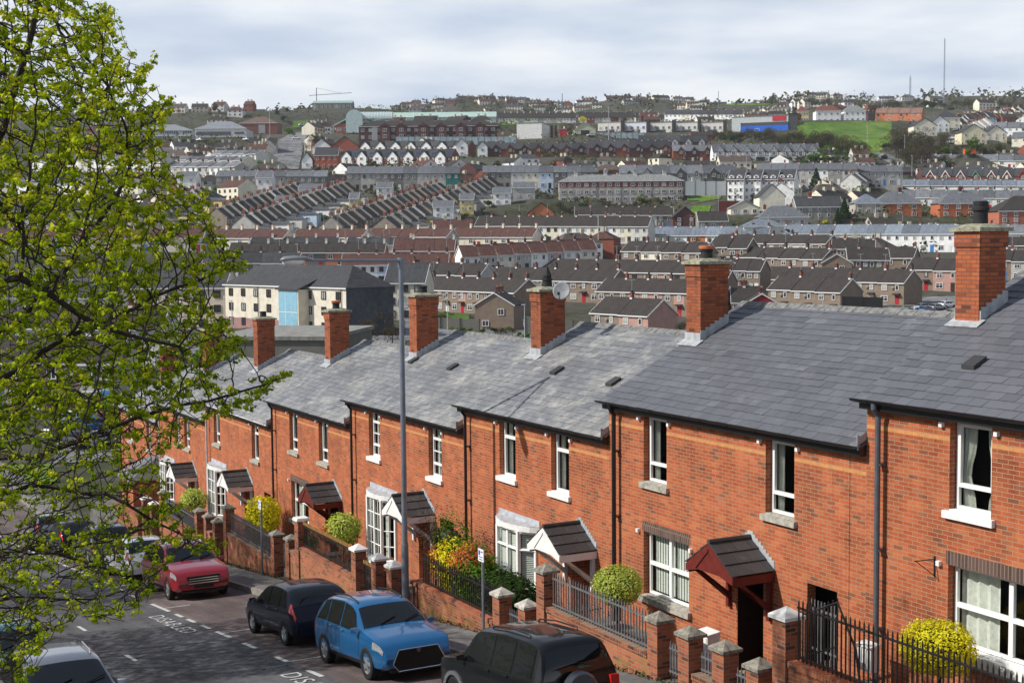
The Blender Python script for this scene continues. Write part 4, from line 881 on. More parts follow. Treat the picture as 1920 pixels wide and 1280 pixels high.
def car(kind, paintm, x, y, head, label, z=None, scale=1.0, detail=True, world=False, group='cars parked along the street', extra=(), name='parked_car'):
    P = PROF[kind]; L, Wd = P['L'], P['Wd']; hw = Wd / 2
    top = lambda s: interp(s, P['top']) if s < .006 or s > .994 else sum(interp(min(max(s + k, 0), 1), P['top']) for k in (-.018, -.009, 0, .009, .018)) / 5
    belt0 = lambda s: interp(s, P['belt'])
    def plan(s):   # half width in plan
        return hw * (1 - .13 * max(0, (s - .84) / .16) ** 2.6 - .10 * max(0, (.08 - s) / .08) ** 2)
    def section(s):
        t_ = top(s); b = min(belt0(s), t_ - .035); w = plan(s); lo = .25 + .08 * max(0, (s - .93) / .07) + .06 * max(0, (.05 - s) / .05)
        tum = .34 * max(0, t_ - b - .04); tw = w * .965 - tum; cab = max(0, t_ - b - .04)
        pts = [(0, lo), (w * .86, lo), (w * .965, lo + .07), (w * .99, lo + .18), (w, (lo + b) / 2 + .06), (w * .985, b - .05), (w * .965, b)]
        k = min(1, cab / .15); e = t_ - .055 * k - .012
        pts += [(w * .965 + (tw - w * .965) * .5, b + (e - b) * .5), (tw, e), (tw - .05 * k - w * .05, e + (t_ - e) * .75), (tw * .72, t_ - .002), (tw * .36, t_ + .012), (0, t_ + .016)]
        return pts
    ss = sorted(set([round(v, 4) for v in list(np.linspace(0, 1, 46)) + list(np.linspace(.55, .8, 18)) + list(np.linspace(0, .1, 10)) + list(np.linspace(.9, 1, 10)) + [.0015, .006, .994, .998]] ))
    def X(s): return (s - .5) * L
    def S2(s, v):   # v in 0..12 along the section
        q = section(min(max(s, 0), 1)); i = min(int(v), 11); u = v - i
        return Vector((X(s), q[i][0] * (1 - u) + q[i + 1][0] * u, q[i][1] * (1 - u) + q[i + 1][1] * u))
    mb = MB(); rings = []
    for s in ss:
        q = section(s); shr = 0.0
        r_ = [(X(s), yy, zz) for yy, zz in q] + [(X(s), -yy, zz) for yy, zz in q[-2:0:-1]]; rings.append(r_)
    nn = len(rings[0]); vs = [p for r_ in rings for p in r_]; fs = []
    for i in range(len(rings) - 1):
        for k in range(nn): fs.append((i * nn + k, i * nn + (k + 1) % nn, (i + 1) * nn + (k + 1) % nn, (i + 1) * nn + k))
    fs.append(tuple(range(nn))[::-1]); fs.append(tuple((len(rings) - 1) * nn + k for k in range(nn))); mb.add(vs, fs)
    fs_flip = [f[::-1] for f in mb.f]; mb.f = fs_flip
    if world: t = empty(name, (x, y, z), head)
    else:
        z = zroad(x) + .004 if z is None else z; t = SE(name, x, y, z); t.rotation_euler = (0, 0, ROTZ + (math.pi if head < 0 else 0))
        tilt = math.atan(.121) * (1 if head > 0 else -1); t.rotation_euler = (Matrix.Rotation(t.rotation_euler[2], 3, 'Z') @ Matrix.Rotation(-tilt, 3, 'Y')).to_euler()
    t.scale = (scale,) * 3; tag(t, label, 'car', group)
    body = mb.build('body', [paintm, 'car_black'], t, smooth=True)
    if detail:
        cut = []
        for wx in P['wx']:
            for sg in (-1, 1):
                c = MB(); rr = P['wr'] * 1.14; prof = [(rr * math.cos(a), rr * math.sin(a) + P['wr']) for a in [2 * math.pi * k / 28 for k in range(28)]]
                c.prism([(X(wx) + a, b) for a, b in prof], 'y', sg * (hw - .30) if sg > 0 else -hw - .1, sg * hw + .1 if sg > 0 else -(hw - .30)); cut.append(c.build('cutter', 'car_black'))
        for c in cut: c.parent = t
        bpy.context.view_layer.update(); boolcut(body, cut)
    try: body.data.set_sharp_from_angle(angle=R(38))
    except Exception: pass
    mi = paintm
    def patch(s0, s1, v0, v1, off, sides=(1, -1), ns=6, nv=3, inset=None):
        m = MB()
        for sg in sides:
            g = []
            for i in range(ns + 1):
                for j in range(nv + 1):
                    s = s0 + (s1 - s0) * i / ns; v = v0 + (v1 - v0) * j / nv
                    if inset: s = inset(i / ns, j / nv, s0, s1)
                    p = S2(s, v); ds = S2(min(s + .004, 1), v) - S2(max(s - .004, 0), v); dv = S2(s, min(v + .15, 12)) - S2(s, max(v - .15, 0)); n = dv.cross(ds)
                    if n.length > 0: n.normalize()
                    if n.dot(Vector((0, p.y, p.z - .7))) < 0: n = -n
                    p = p + n * off; g.append((p.x, p.y * sg, p.z))
            fc = [(i * (nv + 1) + j, (i + 1) * (nv + 1) + j, (i + 1) * (nv + 1) + j + 1, i * (nv + 1) + j + 1) for i in range(ns) for j in range(nv)]
            if sg < 0: fc = [f[::-1] for f in fc]
            m.add(g, fc)
        return m
    # windscreens: strips over the roof section, spanning both sides
    def screen(s0, s1, nm):
        m = MB()
        for sg in (1, -1):
            q = patch(s0, s1, 8.7, 12, .010, (sg,), 8, 6); m.add(q.v, q.f)
        m.build(nm, 'car_glass', t, smooth=True)
    screen(P['ws'][0] + .012, P['ws'][1] - .012, 'windscreen'); screen(P['rw'][0], P['rw'][1], 'rear_window')
    for (a, b) in P['sw']:
        last = (a, b) == P['sw'][-1]; first = (a, b) == P['sw'][0]
        def ins(u, v, s0, s1):
            lo, hi = s0, s1
            if last: hi = s1 + (.055 * (1 - v) if kind != 'offroad' else .03 * (1 - v)) - .045 * v
            if first: lo = s0 - .045 * (1 - v) + .03 * v if kind != 'offroad' else s0
            return lo + (hi - lo) * u
        for sg in (1, -1): patch(a, b, 6.12, 7.9, .009, (sg,), 6, 4, ins).build('side_window', 'car_glass', t, smooth=True)
    # sills and bumpers in black or paint
    patch(.25, .75, .9, 2.6, .008).build('sill_trim', 'car_black', t, smooth=True)
    if detail:
        for sA in (.25 if kind != 'hatch' else .27, .43 if kind != 'hatch' else .465, .70):
            for sg in (1, -1): patch(sA - .0014, sA + .0014, 2.6, 6, .003, (sg,), 1, 8).build('door_gap', 'car_black', t)
        for sA in (.30, .47):
            for sg in (1, -1): p = S2(sA, 5.35); MB().box(p.x - .09, p.x + .09, sg * (p.y + .015) - .015, sg * (p.y + .015) + .015, p.z - .02, p.z + .012).build('door_handle', mi, t)
        for sg in (1, -1):
            mm = MB(); p = S2(P['ws'][1] - .045, 6); mm.hexa([(p.x - .07, sg * (p.y + .02), p.z + .03), (p.x + .07, sg * (p.y + .02), p.z + .03), (p.x + .05, sg * (p.y + .19), p.z + .06), (p.x - .04, sg * (p.y + .19), p.z + .06),
                (p.x - .06, sg * (p.y + .02), p.z + .16), (p.x + .05, sg * (p.y + .02), p.z + .15), (p.x + .02, sg * (p.y + .18), p.z + .15), (p.x - .04, sg * (p.y + .18), p.z + .15)])
            mm.build('mirror', 'car_black' if kind == 'offroad' else mi, t)
    # lamps
    for sg in (1, -1):
        if kind == 'offroad':
            m = MB(); m.box(-L / 2 - .02, -L / 2 + .22, sg * (hw - .16) - .07, sg * (hw - .16) + .16 * (1) - .05, .78, 1.08); m.build('tail_light', 'tail_lamp', t)
            m = MB(); m.box(L / 2 - .16, L / 2 + .005, sg * (hw - .30) - .13, sg * (hw - .30) + .13, .72, .90); m.build('headlight', 'head_lamp', t)
        else:
            z0v, z1v = (4.6, 6.6)
            q = patch(.885, .978, 4.55, 6.9, .012, (sg,), 6, 4); q.build('headlight', 'head_lamp', t, smooth=True)
            if kind == 'hatch': q = patch(.012, .085, 5.2, 8.4, .012, (sg,), 4, 6); q.build('tail_light', 'tail_lamp', t, smooth=True)
            else: q = patch(.006, .055, 4.7, 6.2, .012, (sg,), 4, 4); q.build('tail_light', 'tail_lamp', t, smooth=True)
            if detail:
                f = MB(); f.lathe([(.075, 0), (.075, .02), (.05, .025)], 12, (L / 2 - .10, sg * (hw - .30), .40), axis='x'); f.build('fog_lamp', 'chrome', t)
    if detail:
        m = MB()
        fz = .62 if kind != 'offroad' else .72
        if kind == 'suv': m.prism([(-.46, .70), (.46, .70), (.60, .42), (.48, .27), (-.48, .27), (-.60, .42)] if paintm == 'paint_blue' else [(-.50, .72), (.50, .72), (.44, .50), (-.44, .50)], 'x', L / 2 - .16, L / 2 + .02)
        else: m.prism([(-.42, fz + .08), (.42, fz + .08), (.36, fz - .12), (-.36, fz - .12)], 'x', L / 2 - .1, L / 2 + .02)
        m.build('grille', 'car_black', t)
        if 'trimgrille' in extra: m = MB(); gp = [(-.47, .715), (.47, .715), (.62, .42), (.49, .255), (-.49, .255), (-.62, .42), (-.47, .715)]; m.tube([(L / 2 + .022, a, b) for a, b in gp], .014, 5); m.build('grille_surround', 'chrome', t); MB().lathe([(.05, 0), (.05, .012)], 10, (L / 2 + .02, 0, .66), axis='x').build('badge', 'chrome', t)
        m = MB()
        for k in range(1 if 'chromegrille' not in extra else 3): m.box(L / 2 - .02, L / 2 + .03, -.45, .45, fz + .02 - k * .07, fz + .045 - k * .07)
        if 'chromegrille' in extra: m.build('grille_bar', 'chrome', t)
        m = MB(); m.box(L / 2 - .01, L / 2 + .028, -.26, .26, .36, .47)
        if 'plate' in extra: m.build('number_plate', 'plate_white', t)
        m = MB(); m.box(-L / 2 - .02, -L / 2 + .03, -.26, .26, .62, .73); m.build('number_plate', 'plate_yellow', t)
        if kind != 'offroad': MB().prism([(-hw * .78, .30), (hw * .78, .30), (hw * .70, .22), (-hw * .70, .22)], 'x', L / 2 - .2, L / 2 - .01).build('front_lip', 'car_black', t)
        if kind == 'suv': MB().box(L / 2 - .14, L / 2 + .005, -.30, .30, .36, .46).build('lower_intake', 'car_black', t)
        if kind != 'offroad' or True:
            b = MB(); b.prism([(-L / 2 - .04, .30), (-L / 2 + .1, .28), (-L / 2 + .1, .52), (-L / 2 - .03, .50)], 'y', -hw * .8, hw * .8); b.build('rear_bumper', 'car_black' if kind == 'offroad' else mi, t)
        w = MB(); a, b2 = P['ws'][1] - .012, P['ws'][1] - .03
        for yo in (-.35, .25):
            p0 = S2(a, 12); p1 = S2(P['ws'][1] - .05, 12); w.tube([(p0.x, yo, p0.z + .03), (p1.x, yo + .42, p1.z + .03)], .012, 5)
        w.build('wiper', 'car_black', t)
        if kind != 'hatch' or 'rails' in extra:
            for sg in (1, -1):
                p0, p1, p2 = S2(.2, 9.3), S2(.38, 9.3), S2(.54, 9.3); r_ = MB(); r_.tube([(p0.x, sg * p0.y, p0.z + .01), (p0.x + .06, sg * p0.y, p0.z + .05), (p1.x, sg * p1.y, p1.z + .06), (p2.x - .06, sg * p2.y, p2.z + .05), (p2.x, sg * p2.y, p2.z + .01)], .016, 6); r_.build('roof_rail', 'chrome' if 'rails' in extra else 'car_black', t)
    if kind == 'offroad':
        s_ = MB(); s_.lathe([(.02, -.10), (.30, -.10), (.345, -.06), (.35, .06), (.33, .09), (.02, .10)], 28, (-L / 2 - .14, .12, .93), axis='x'); s_.build('spare_wheel', 'paint_grey', t, smooth=False)
        for wx in P['wx']:
            for sg in (1, -1):
                f = MB(); rr = P['wr'] * 1.17; o1 = [(X(wx) + (rr + .06) * math.cos(a), P['wr'] + (rr + .06) * math.sin(a)) for a in [math.pi * k / 14 for k in range(15)]]; o2 = [(X(wx) + (rr - .02) * math.cos(a), P['wr'] + (rr - .02) * math.sin(a)) for a in [math.pi * k / 14 for k in range(14, -1, -1)]]
                f.prism(o1 + o2, 'y', sg * (hw - .08), sg * (hw + .035)); f.build('wheel_arch', 'paint_silver', t)
    # wheels
    for wx in P['wx']:
        for sg in (1, -1):
            wr = P['wr']; cy_ = sg * (hw - .085)
            ty = MB(); ty.lathe([(wr * .64, -.09), (wr * .9, -.10), (wr * .98, -.085), (wr, -.05), (wr, .05), (wr * .98, .085), (wr * .9, .10), (wr * .64, .09)], 26 if detail else 12, (X(wx), cy_, wr), axis='y', caps=not detail)
            tyo = ty.build('wheel', 'rubber', t, smooth=False)
            if detail:
                ri = MB(); ri.lathe([(wr * .66, -.02), (wr * .69, .06), (wr * .66, .075), (wr * .60, .03), (.02, .02)], 22, (0, 0, 0), axis='z')
                for k in range(5):
                    a = 2 * math.pi * k / 5
                    for da in (-.13, .13):
                        c_, s2 = math.cos(a + da), math.sin(a + da); px_, py_ = -s2 * .028, c_ * .028
                        ri.hexa([(c_ * .04 + px_, s2 * .04 + py_, .03), (c_ * .04 - px_, s2 * .04 - py_, .03), (c_ * wr * .64 - px_ * .7, s2 * wr * .64 - py_ * .7, .03), (c_ * wr * .64 + px_ * .7, s2 * wr * .64 + py_ * .7, .03),
                                 (c_ * .04 + px_, s2 * .04 + py_, .085), (c_ * .04 - px_, s2 * .04 - py_, .085), (c_ * wr * .64 - px_ * .7, s2 * wr * .64 - py_ * .7, .075), (c_ * wr * .64 + px_ * .7, s2 * wr * .64 + py_ * .7, .075)], 0)
                ri.lathe([(.06, .03), (.06, .09), (.03, .095)], 12)
                # dark dish behind the spokes
                dk = MB(); dk.lathe([(wr * .6, .021), (.01, .024)], 20)
                Rm = Matrix.Rotation(-sg * math.pi / 2, 4, 'X')
                for q in (ri, dk): q.v = [tuple(Rm @ Vector(v) + Vector((X(wx), cy_, wr))) for v in q.v]
                ri.build('rim', 'alloy', tyo); dk.build('brake_disc', 'car_black', tyo)
    return t
car('suv', 'paint_blue', -28.2, 11.9, 1, 'bright blue car facing the camera, between two dark cars', scale=.96, extra=('trimgrille',))
car('hatch', 'paint_navy', -33.75, 11.95, -1, 'dark navy hatchback with orange-red tail lights, seen from behind', scale=.97)
car('suv', 'paint_red', -44.95, 12.0, 1, 'red car facing the camera with chrome grille bars', scale=1.05, extra=('chromegrille', 'rails'))
car('offroad', 'paint_black', -21.6, 11.95, -1, 'black four-wheel drive with spare wheel on its tailgate', scale=.92)
car('suv', 'paint_silver', -26.3, 4.65, 1, 'silver car with roof ribs, cut by the bottom edge', extra=('rails',))
car('suv', 'paint_teal', -31.3, 4.4, 1, 'teal car behind the silver one at the lower left edge')
car('hatch', 'paint_white', -51.4, 12.0, -1, 'white hatchback parked behind the red car', extra=())
car('suv', 'paint_grey', -57.6, 12.0, -1, 'grey car with one red tail light, beyond the white hatchback')
car('hatch', 'paint_navy', -64.0, 12.0, -1, 'dark blue car farthest up the parking bays, behind branches')
car('hatch', 'paint_silver', -70.0, 12.0, -1, 'silver car deep behind the branches at the end of the bays')
car('hatch', 'paint_grey', -49.0, 4.5, 1, 'dark car at the far kerb of the road behind the branches')
# ================================================================== THE VALLEY AND THE HILL
def DE(ye):
    return float(np.interp(ye, [190, 205, 220, 235, 250, 270, 285, 300, 320, 345, 370, 400, 425, 440, 470, 500, 530, 548, 575, 600, 640],
                           [1500, 1150, 950, 840, 760, 700, 640, 600, 560, 515, 480, 440, 410, 390, 365, 335, 308, 292, 265, 232, 205]))
CP = []     # terrain control points (x, y, z)
ROWS = []
C = dict(stone=(.24, .205, .16), tan=(.21, .16, .12), grey=(.25, .24, .215), greyd=(.15, .145, .13), white=(.78, .78, .76), cream=(.70, .65, .52), red=(.22, .07, .045), dred=(.095, .042, .036), blue=(.48, .58, .70), yellow=(.62, .52, .22), orange=(.48, .17, .08), teal=(.03, .16, .14), pink=(.40, .24, .20), maroon=(.22, .012, .02), pale=(.58, .57, .53), lgrey=(.41, .40, .37))
RC = dict(brown=(.040, .034, .031), redb=(.085, .042, .034), slate=(.12, .127, .14), dark=(.05, .051, .055), blue=(.145, .17, .205), red=(.16, .06, .045), pale=(.20, .205, .20), orange=(.20, .12, .09))
def T(desc, x0, ye0, x1, ye1, phi, walls, roof, n=None, h=5.0, dep=7.5, rise=2.6, D=None, chim='dred', trim=True, win=True, ext=None, gab=None, door=True, ch2=1.4, w=6.2, Dn=None, side=None):
    ROWS.append(dict(desc=desc, x0=x0, ye0=ye0, x1=x1, ye1=ye1, phi=phi, walls=walls, roof=roof, n=n, h=h, dep=dep, rise=rise, D=D, chim=chim, trim=trim, win=win, ext=ext, gab=gab, door=door, ch2=ch2, w=w))
br = ['tan', 'tan', 'tan', 'greyd']
# --- brown-roofed estate in the valley
T('the low row beneath the tiled roofs, right of centre', 1440, 541, 1576, 548, 52, ['tan'], 'brown', h=5.2, rise=2.7)
T('the long row with the dark gable above the parked cars', 1425, 522, 1695, 530, 48, ['tan'], 'brown', rise=2.7)
T('the row whose gable ends near the white terrace', 1344, 480, 1542, 486, 48, ['tan'], 'brown', rise=2.5)
T('the short row with a pale blue gable', 1335, 455, 1548, 457, 45, ['pale', 'tan'], 'brown', rise=2.3)
T('the row left of the nearest big chimney, white trim', 1655, 482, 1712, 484, 30, ['tan', 'pale'], 'brown')
T('the row directly behind the biggest chimney', 1700, 504, 1800, 508, 40, ['tan', 'pink'], 'brown', rise=2.6)
T('the row right of the biggest chimney', 1850, 487, 1990, 492, 30, ['tan', 'lgrey'], 'brown')
T('the brown-roofed row at the far right edge', 1840, 458, 1990, 462, 25, ['white', 'tan'], 'brown', rise=2.2)
T('the row below the dark stone gable, centre right', 1108, 585, 1215, 592, 52, ['tan', 'pink', 'tan'], 'brown', rise=2.7, h=5.0, D=248)
T('the row behind the satellite dish', 1118, 545, 1330, 550, 44, ['tan', 'tan', 'pink'], 'brown', rise=2.6, D=285)
T('the long row just left of the second chimney', 965, 505, 1300, 512, 42, ['tan', 'pink', 'tan'], 'brown', rise=2.7)
T('the row directly over the satellite dish', 815, 520, 1145, 528, 40, ['tan'], 'brown', rise=2.7, D=318)
T('the row with tan walls behind the lamp post', 765, 541, 965, 548, 52, ['tan', 'pink', 'tan', 'tan'], 'brown', rise=2.7)
T('the row with a mossy roof right of the green bush', 1165, 470, 1318, 474, 40, ['tan', 'cream', 'tan'], 'brown', rise=2.5)
T('the distant brown row above the second chimney', 1330, 462, 1400, 466, 35, ['tan'], 'brown')
# perpendicular short rows
T('the pair with a gable facing left of the dish', 890, 571, 963, 573, 12, ['tan'], 'brown', n=1, dep=9, rise=0, gab='front', D=262, h=4.8)
T('the green-trimmed gable beside the second chimney', 1346, 502, 1393, 503, 10, ['tan'], 'brown', n=1, dep=24, rise=0, gab='front', D=330, h=4.2)
T('the pink-trimmed gable in the right valley', 1541, 492, 1597, 494, 10, ['tan'], 'brown', n=1, dep=24, rise=0, gab='front', D=335, h=4.2)
T('the crimson gable peeping over the slates', 1399, 568, 1458, 569, 8, ['maroon'], 'brown', n=1, dep=9, rise=0, gab='front', D=270, h=4.5)
T('the dark roofs between pink-trimmed gable and white terrace', 1590, 486, 1668, 487, 8, ['tan', 'greyd'], 'brown', n=3, rise=2.8, D=345)
T('the dark roof left of the crimson gable', 1372, 566, 1430, 566, 6, ['tan'], 'brown', n=2, rise=3.0, D=285)
T('the dark row in the gap above the tan rows', 1560, 466, 1640, 467, 15, ['tan', 'pale'], 'brown', n=3, rise=2.5, D=365)
T('the brown row tucked behind the second chimney', 1290, 528, 1360, 530, 30, ['tan'], 'brown', n=3, rise=2.6, D=305)
T('the small brown row beside the second chimney top', 1350, 505, 1425, 508, 30, ['tan'], 'brown', n=3, rise=2.6, D=325)
# --- middle band
T('the white-walled row below the long grey flats', 890, 423, 1215, 424, 22, ['white', 'cream', 'white', 'pale'], 'brown', rise=2.9, n=12, h=5.2, chim='dred')
T('the dark roofs between the flats and the white row', 1078, 402, 1262, 403, 5, ['pale', 'greyd'], 'brown', n=6, rise=2.6, h=4.5, D=445)
T('the red-brown roofed cream row at centre', 845, 444, 998, 444, 25, ['cream'], 'redb', n=5, rise=2.6, h=3.4, chim='cream')
T('the red-brown roofed row above the lamp head', 686, 443, 837, 444, 25, ['cream', 'lgrey', 'blue'], 'redb', n=5, rise=2.2, h=3.4, chim='cream')
T('the red-brown roofed row left of the lamp', 545, 445, 677, 445, 25, ['cream'], 'redb', n=5, rise=2.3, h=3.4, chim='cream')
T('the red-brown roofed row beside the leaves', 385, 446, 530, 446, 25, ['cream', 'pale'], 'redb', n=5, rise=2.4, h=3.4, chim='cream')
T('the grey roofed low row below the red-brown ones', 468, 458, 632, 458, 3, ['pale'], 'dark', n=4, rise=1.9, h=3.4, chim='cream', D=382)
T('the second grey roofed low row, right of it', 650, 458, 770, 459, 3, ['cream', 'blue'], 'dark', n=3, rise=2.0, h=3.4, chim='cream', D=382)
T('the long dark roof above the cream flats', 428, 473, 720, 473, 3, ['greyd', 'orange'], 'brown', n=8, rise=2.4, h=4.2, chim='cream', D=362)
T('the hipped orange gable row at left centre', 737, 469, 851, 470, 4, ['orange', 'blue'], 'redb', n=3, rise=3.1, h=4.5, chim='cream', D=368)
T('the brown roof rising right from an orange gable', 868, 482, 1120, 467, -18, ['white', 'cream', 'lgrey', 'white'], 'redb', n=8, rise=2.7, h=4.6, D=350)
T('the dark red roof right behind the lamp head', 640, 497, 840, 494, 0, ['blue', 'white'], 'redb', n=6, rise=2.6, h=4.8, D=338)
T('the dark row left of the lamp arm', 380, 492, 560, 493, 0, ['greyd'], 'dark', n=5, rise=2.6, h=4.5, D=340)
T('the chimneyed row between lamp and brown estate', 720, 512, 900, 516, 30, ['tan', 'lgrey'], 'brown', rise=2.6, D=325)
# --- stepped streets climbing away to the right
W5 = ['grey', 'stone', 'stone', 'lgrey', 'greyd', 'stone', 'grey']; XT = ['white', 'lgrey', 'yellow', 'pale', 'blue']
T('the stepped street in the middle, climbing right', 642, 427, 846, 357, -73, W5, 'dark', n=17, rise=2.9, h=4.9, dep=7.6, chim='red', trim=False, D=408, ext=None)
T('the stepped street nearest the long grey flats', 743, 428, 940, 345, -73, W5, 'dark', n=17, rise=2.9, h=4.9, dep=7.6, chim='red', trim=False, D=406, ext=XT)
T('the stepped street by the leaves, upper one', 425, 410, 582, 357, -70, W5, 'dark', n=13, rise=2.9, h=4.9, dep=7.6, chim='red', trim=False, D=428, ext=None)
T('the stepped street by the leaves, lower one', 478, 424, 672, 356, -72, W5, 'dark', n=16, rise=2.9, h=4.9, dep=7.6, chim='red', trim=False, D=412, ext=XT)
T('the stepped street farthest left among leaves', 300, 408, 400, 366, -68, W5, 'dark', n=9, rise=2.9, h=4.9, dep=7.6, chim='red', trim=False, D=430, ext=XT)
T('the short stepped row on the right slope', 1614, 343, 1668, 332, -62, ['pale', 'lgrey'], 'slate', n=5, rise=3.0, h=4.8, chim='red', trim=False, D=510)
T('the stepped cream and grey row beside the cream gable', 1489, 362, 1515, 340, -75, ['white', 'lgrey', 'yellow'], 'dark', n=7, rise=3.0, h=6.0, chim='dred', trim=False, D=470, dep=9)
# --- grey terraces along the slope
GT = ['grey', 'lgrey', 'grey', 'greyd', 'grey', 'lgrey']
T('the grey terrace ending in a green house', 650, 325, 862, 325, 0, GT + ['lgrey', 'teal'], 'slate', n=8, rise=2.6, h=6.2, dep=8, D=505, chim='dred', trim=False)
T('the grey terrace below the climbing road', 405, 331, 613, 331, 0, GT, 'slate', n=8, rise=2.2, h=6.0, dep=8, D=500, trim=False)
T('the grey terrace right of the dark hedge', 905, 323, 1117, 323, 0, ['grey', 'white', 'blue', 'greyd', 'greyd', 'pale', 'cream', 'lgrey'], 'slate', n=8, rise=2.5, h=6.0, dep=8, D=512, trim=False)
T('the grey terrace with gabled returns behind the flats', 1163, 325, 1382, 325, 0, ['greyd', 'lgrey', 'greyd'], 'slate', n=7, rise=3.1, h=6.0, dep=8, D=512, trim=False, gab='proj')
T('the terrace with white gables near the conifer', 1419, 318, 1607, 318, 15, ['lgrey', 'white', 'grey'], 'slate', n=7, rise=2.5, h=5.6, dep=8, D=520, trim=False)
T('the slate row beside the steep road', 1610, 322, 1693, 322, 0, ['lgrey'], 'slate', n=3, rise=2.5, h=5.0, D=525, trim=False)
# --- white gabled estates and victorian rows
T('the lower white-gabled row with solar panels', 641, 294, 846, 294, 25, ['red'], 'dark', n=7, rise=3.4, h=5.2, dep=8, D=600, chim=None, gab='white', trim=False)
T('the upper white-gabled row', 676, 275, 878, 275, 25, ['red'], 'dark', n=7, rise=2.8, h=5.2, dep=8, D=665, chim=None, gab='white', trim=False)
T('the dark red terrace with small gables, left part', 914, 279, 1100, 279, 0, ['dred', 'red'], 'dark', n=7, rise=3.0, h=5.2, dep=9, D=655, gab='small', trim=False)
T('the dark red terrace with small gables, right part', 1104, 277, 1258, 277, 0, ['dred', 'dred', 'red'], 'dark', n=6, rise=3.6, h=5.4, dep=9, D=650, gab='small', trim=False)
T('the short red terrace beside the timbered houses', 1262, 283, 1336, 283, 0, ['red', 'dred'], 'slate', n=3, rise=2.8, h=4.6, dep=9, D=645, gab='small', trim=False)
T('the timbered black and white row', 1337, 285, 1538, 285, 0, ['white'], 'slate', n=8, rise=3.9, h=4.8, dep=9, D=630, gab='tudor', trim=False)
T('the dark roofs with white gablets above the red terrace', 960, 268, 1195, 268, 0, ['dred'], 'dark', n=8, rise=2.9, h=4.5, D=735, gab='smallw', trim=False, chim=None)
T('the dark roofs with white gablets below the cream blocks', 1200, 266, 1326, 266, 0, ['dred'], 'dark', n=5, rise=3.4, h=4.5, D=730, gab='smallw', trim=False, chim=None)
# --- right slope
T('the slate row with pale band under the red container', 1727, 300, 1990, 301, 22, ['cream', 'white'], 'slate', n=9, rise=2.6, h=3.8, D=600, trim=True)
T('the red brick row with coloured gable boards', 1728, 329, 1990, 330, 28, ['red'], 'dark', n=9, rise=3.2, h=4.0, D=560, gab='board', trim=False)
T('the slate row below the coloured gable boards', 1663, 347, 1990, 349, 20, ['pale', 'white', 'pale'], 'blue', n=12, rise=2.2, h=4.2, D=520, trim=True)
T('the slate row behind the big red hipped houses', 1685, 370, 1990, 372, 25, ['red', 'orange', 'red', 'cream', 'pale'], 'slate', n=10, rise=2.8, h=4.6, D=490, trim=True)
T('the pale blue slate terrace, left half', 1208, 441, 1440, 441, 20, ['white', 'pale', 'orange', 'white'], 'blue', n=8, rise=2.5, h=4.2, D=408, chim='dred')
T('the pale blue slate terrace of white houses', 1440, 438, 1790, 438, 28, ['cream', 'white', 'white', 'pale'], 'blue', n=11, rise=2.6, h=5.3, D=398, chim='dred')
T('the white row beyond the biggest chimney', 1795, 437, 1990, 438, 25, ['white', 'pale'], 'slate', n=6, rise=2.4, h=5.2, D=402)
# --- left, seen past the leaves
T('the white flat-fronted row below the school', 395, 289, 480, 289, 35, ['white', 'pale'], 'slate', n=4, rise=1.6, h=5.4, D=585, chim=None)
T('the second white row below the school', 330, 300, 455, 301, 35, ['white', 'cream'], 'slate', n=6, rise=1.6, h=5.0, D=560, chim=None)
T('the third white row below the school', 300, 312, 440, 313, 35, ['white', 'lgrey'], 'slate', n=6, rise=1.8, h=5.0, D=540)
T('the white row at the far left behind the tree', 60, 300, 300, 300, 30, ['white', 'pale'], 'slate', n=8, rise=2.0, h=5.0, D=560)
T('the middle white row behind the tree', -60, 345, 290, 345, 30, ['white', 'cream', 'lgrey'], 'slate', n=12, rise=2.4, h=5.0, D=510)
T('the lower pale row behind the tree', -80, 395, 310, 395, 0, ['pale', 'cream', 'lgrey'], 'dark', n=12, rise=2.6, h=5.0, D=440)
T('the red-brown row behind the tree', -80, 446, 380, 446, 0, ['cream', 'pale'], 'redb', n=14, rise=2.4, h=4.0, D=392, chim='cream')
T('the cream row level with the flats behind the tree', -120, 556, 225, 558, 0, ['cream', 'pale', 'cream'], 'dark', n=7, rise=2.8, h=6.0, D=255, chim='cream')
T('the pale blue and grey row low behind the tree', -100, 612, 300, 616, 6, ['blue', 'lgrey', 'pale'], 'brown', n=6, rise=2.6, h=5.0, D=180)
T('the brick row nearest the car park behind the tree', -120, 676, 215, 680, 8, ['tan', 'lgrey', 'tan'], 'brown', n=5, rise=2.6, h=5.0, D=142)
# --- skyline housing
sk = ['white', 'cream', 'pale', 'cream', 'lgrey']
T('the cream houses behind the white warehouse', 935, 221, 1080, 221, 0, sk, 'brown', n=12, rise=3.4, h=6.0, D=900, win=True, trim=False, chim='cream')
T('the cream and red houses right of the bare tree', 1085, 220, 1190, 220, 0, ['cream', 'red', 'lgrey'], 'brown', n=7, rise=3.6, h=6.0, D=900, trim=False)
T('the white cottage row above the cream blocks', 1246, 214, 1391, 214, 30, ['white', 'white', 'cream'], 'dark', n=9, rise=3.0, h=5.2, D=900, trim=False)
T('the orange houses right of the bare tree on the hill', 1641, 212, 1728, 212, 30, ['orange'], 'orange', n=4, rise=3.4, h=5.5, D=880, trim=False, chim=None)
T('the stepped roofs at the upper right edge', 1790, 236, 1930, 208, -55, ['red', 'cream', 'lgrey'], 'dark', n=12, rise=3.2, h=5, D=800, trim=False, chim='red')
T('the stepped roofs beside the cream gable on the right hill', 1830, 247, 1866, 232, -70, ['white', 'lgrey'], 'dark', n=8, rise=3.2, h=5, D=700, trim=False, chim='red')
T('the pastel houses climbing the right hill', 1790, 226, 1868, 219, -30, ['white', 'red', 'blue', 'blue', 'cream'], 'dark', n=6, rise=3.2, h=6, D=820, trim=False)
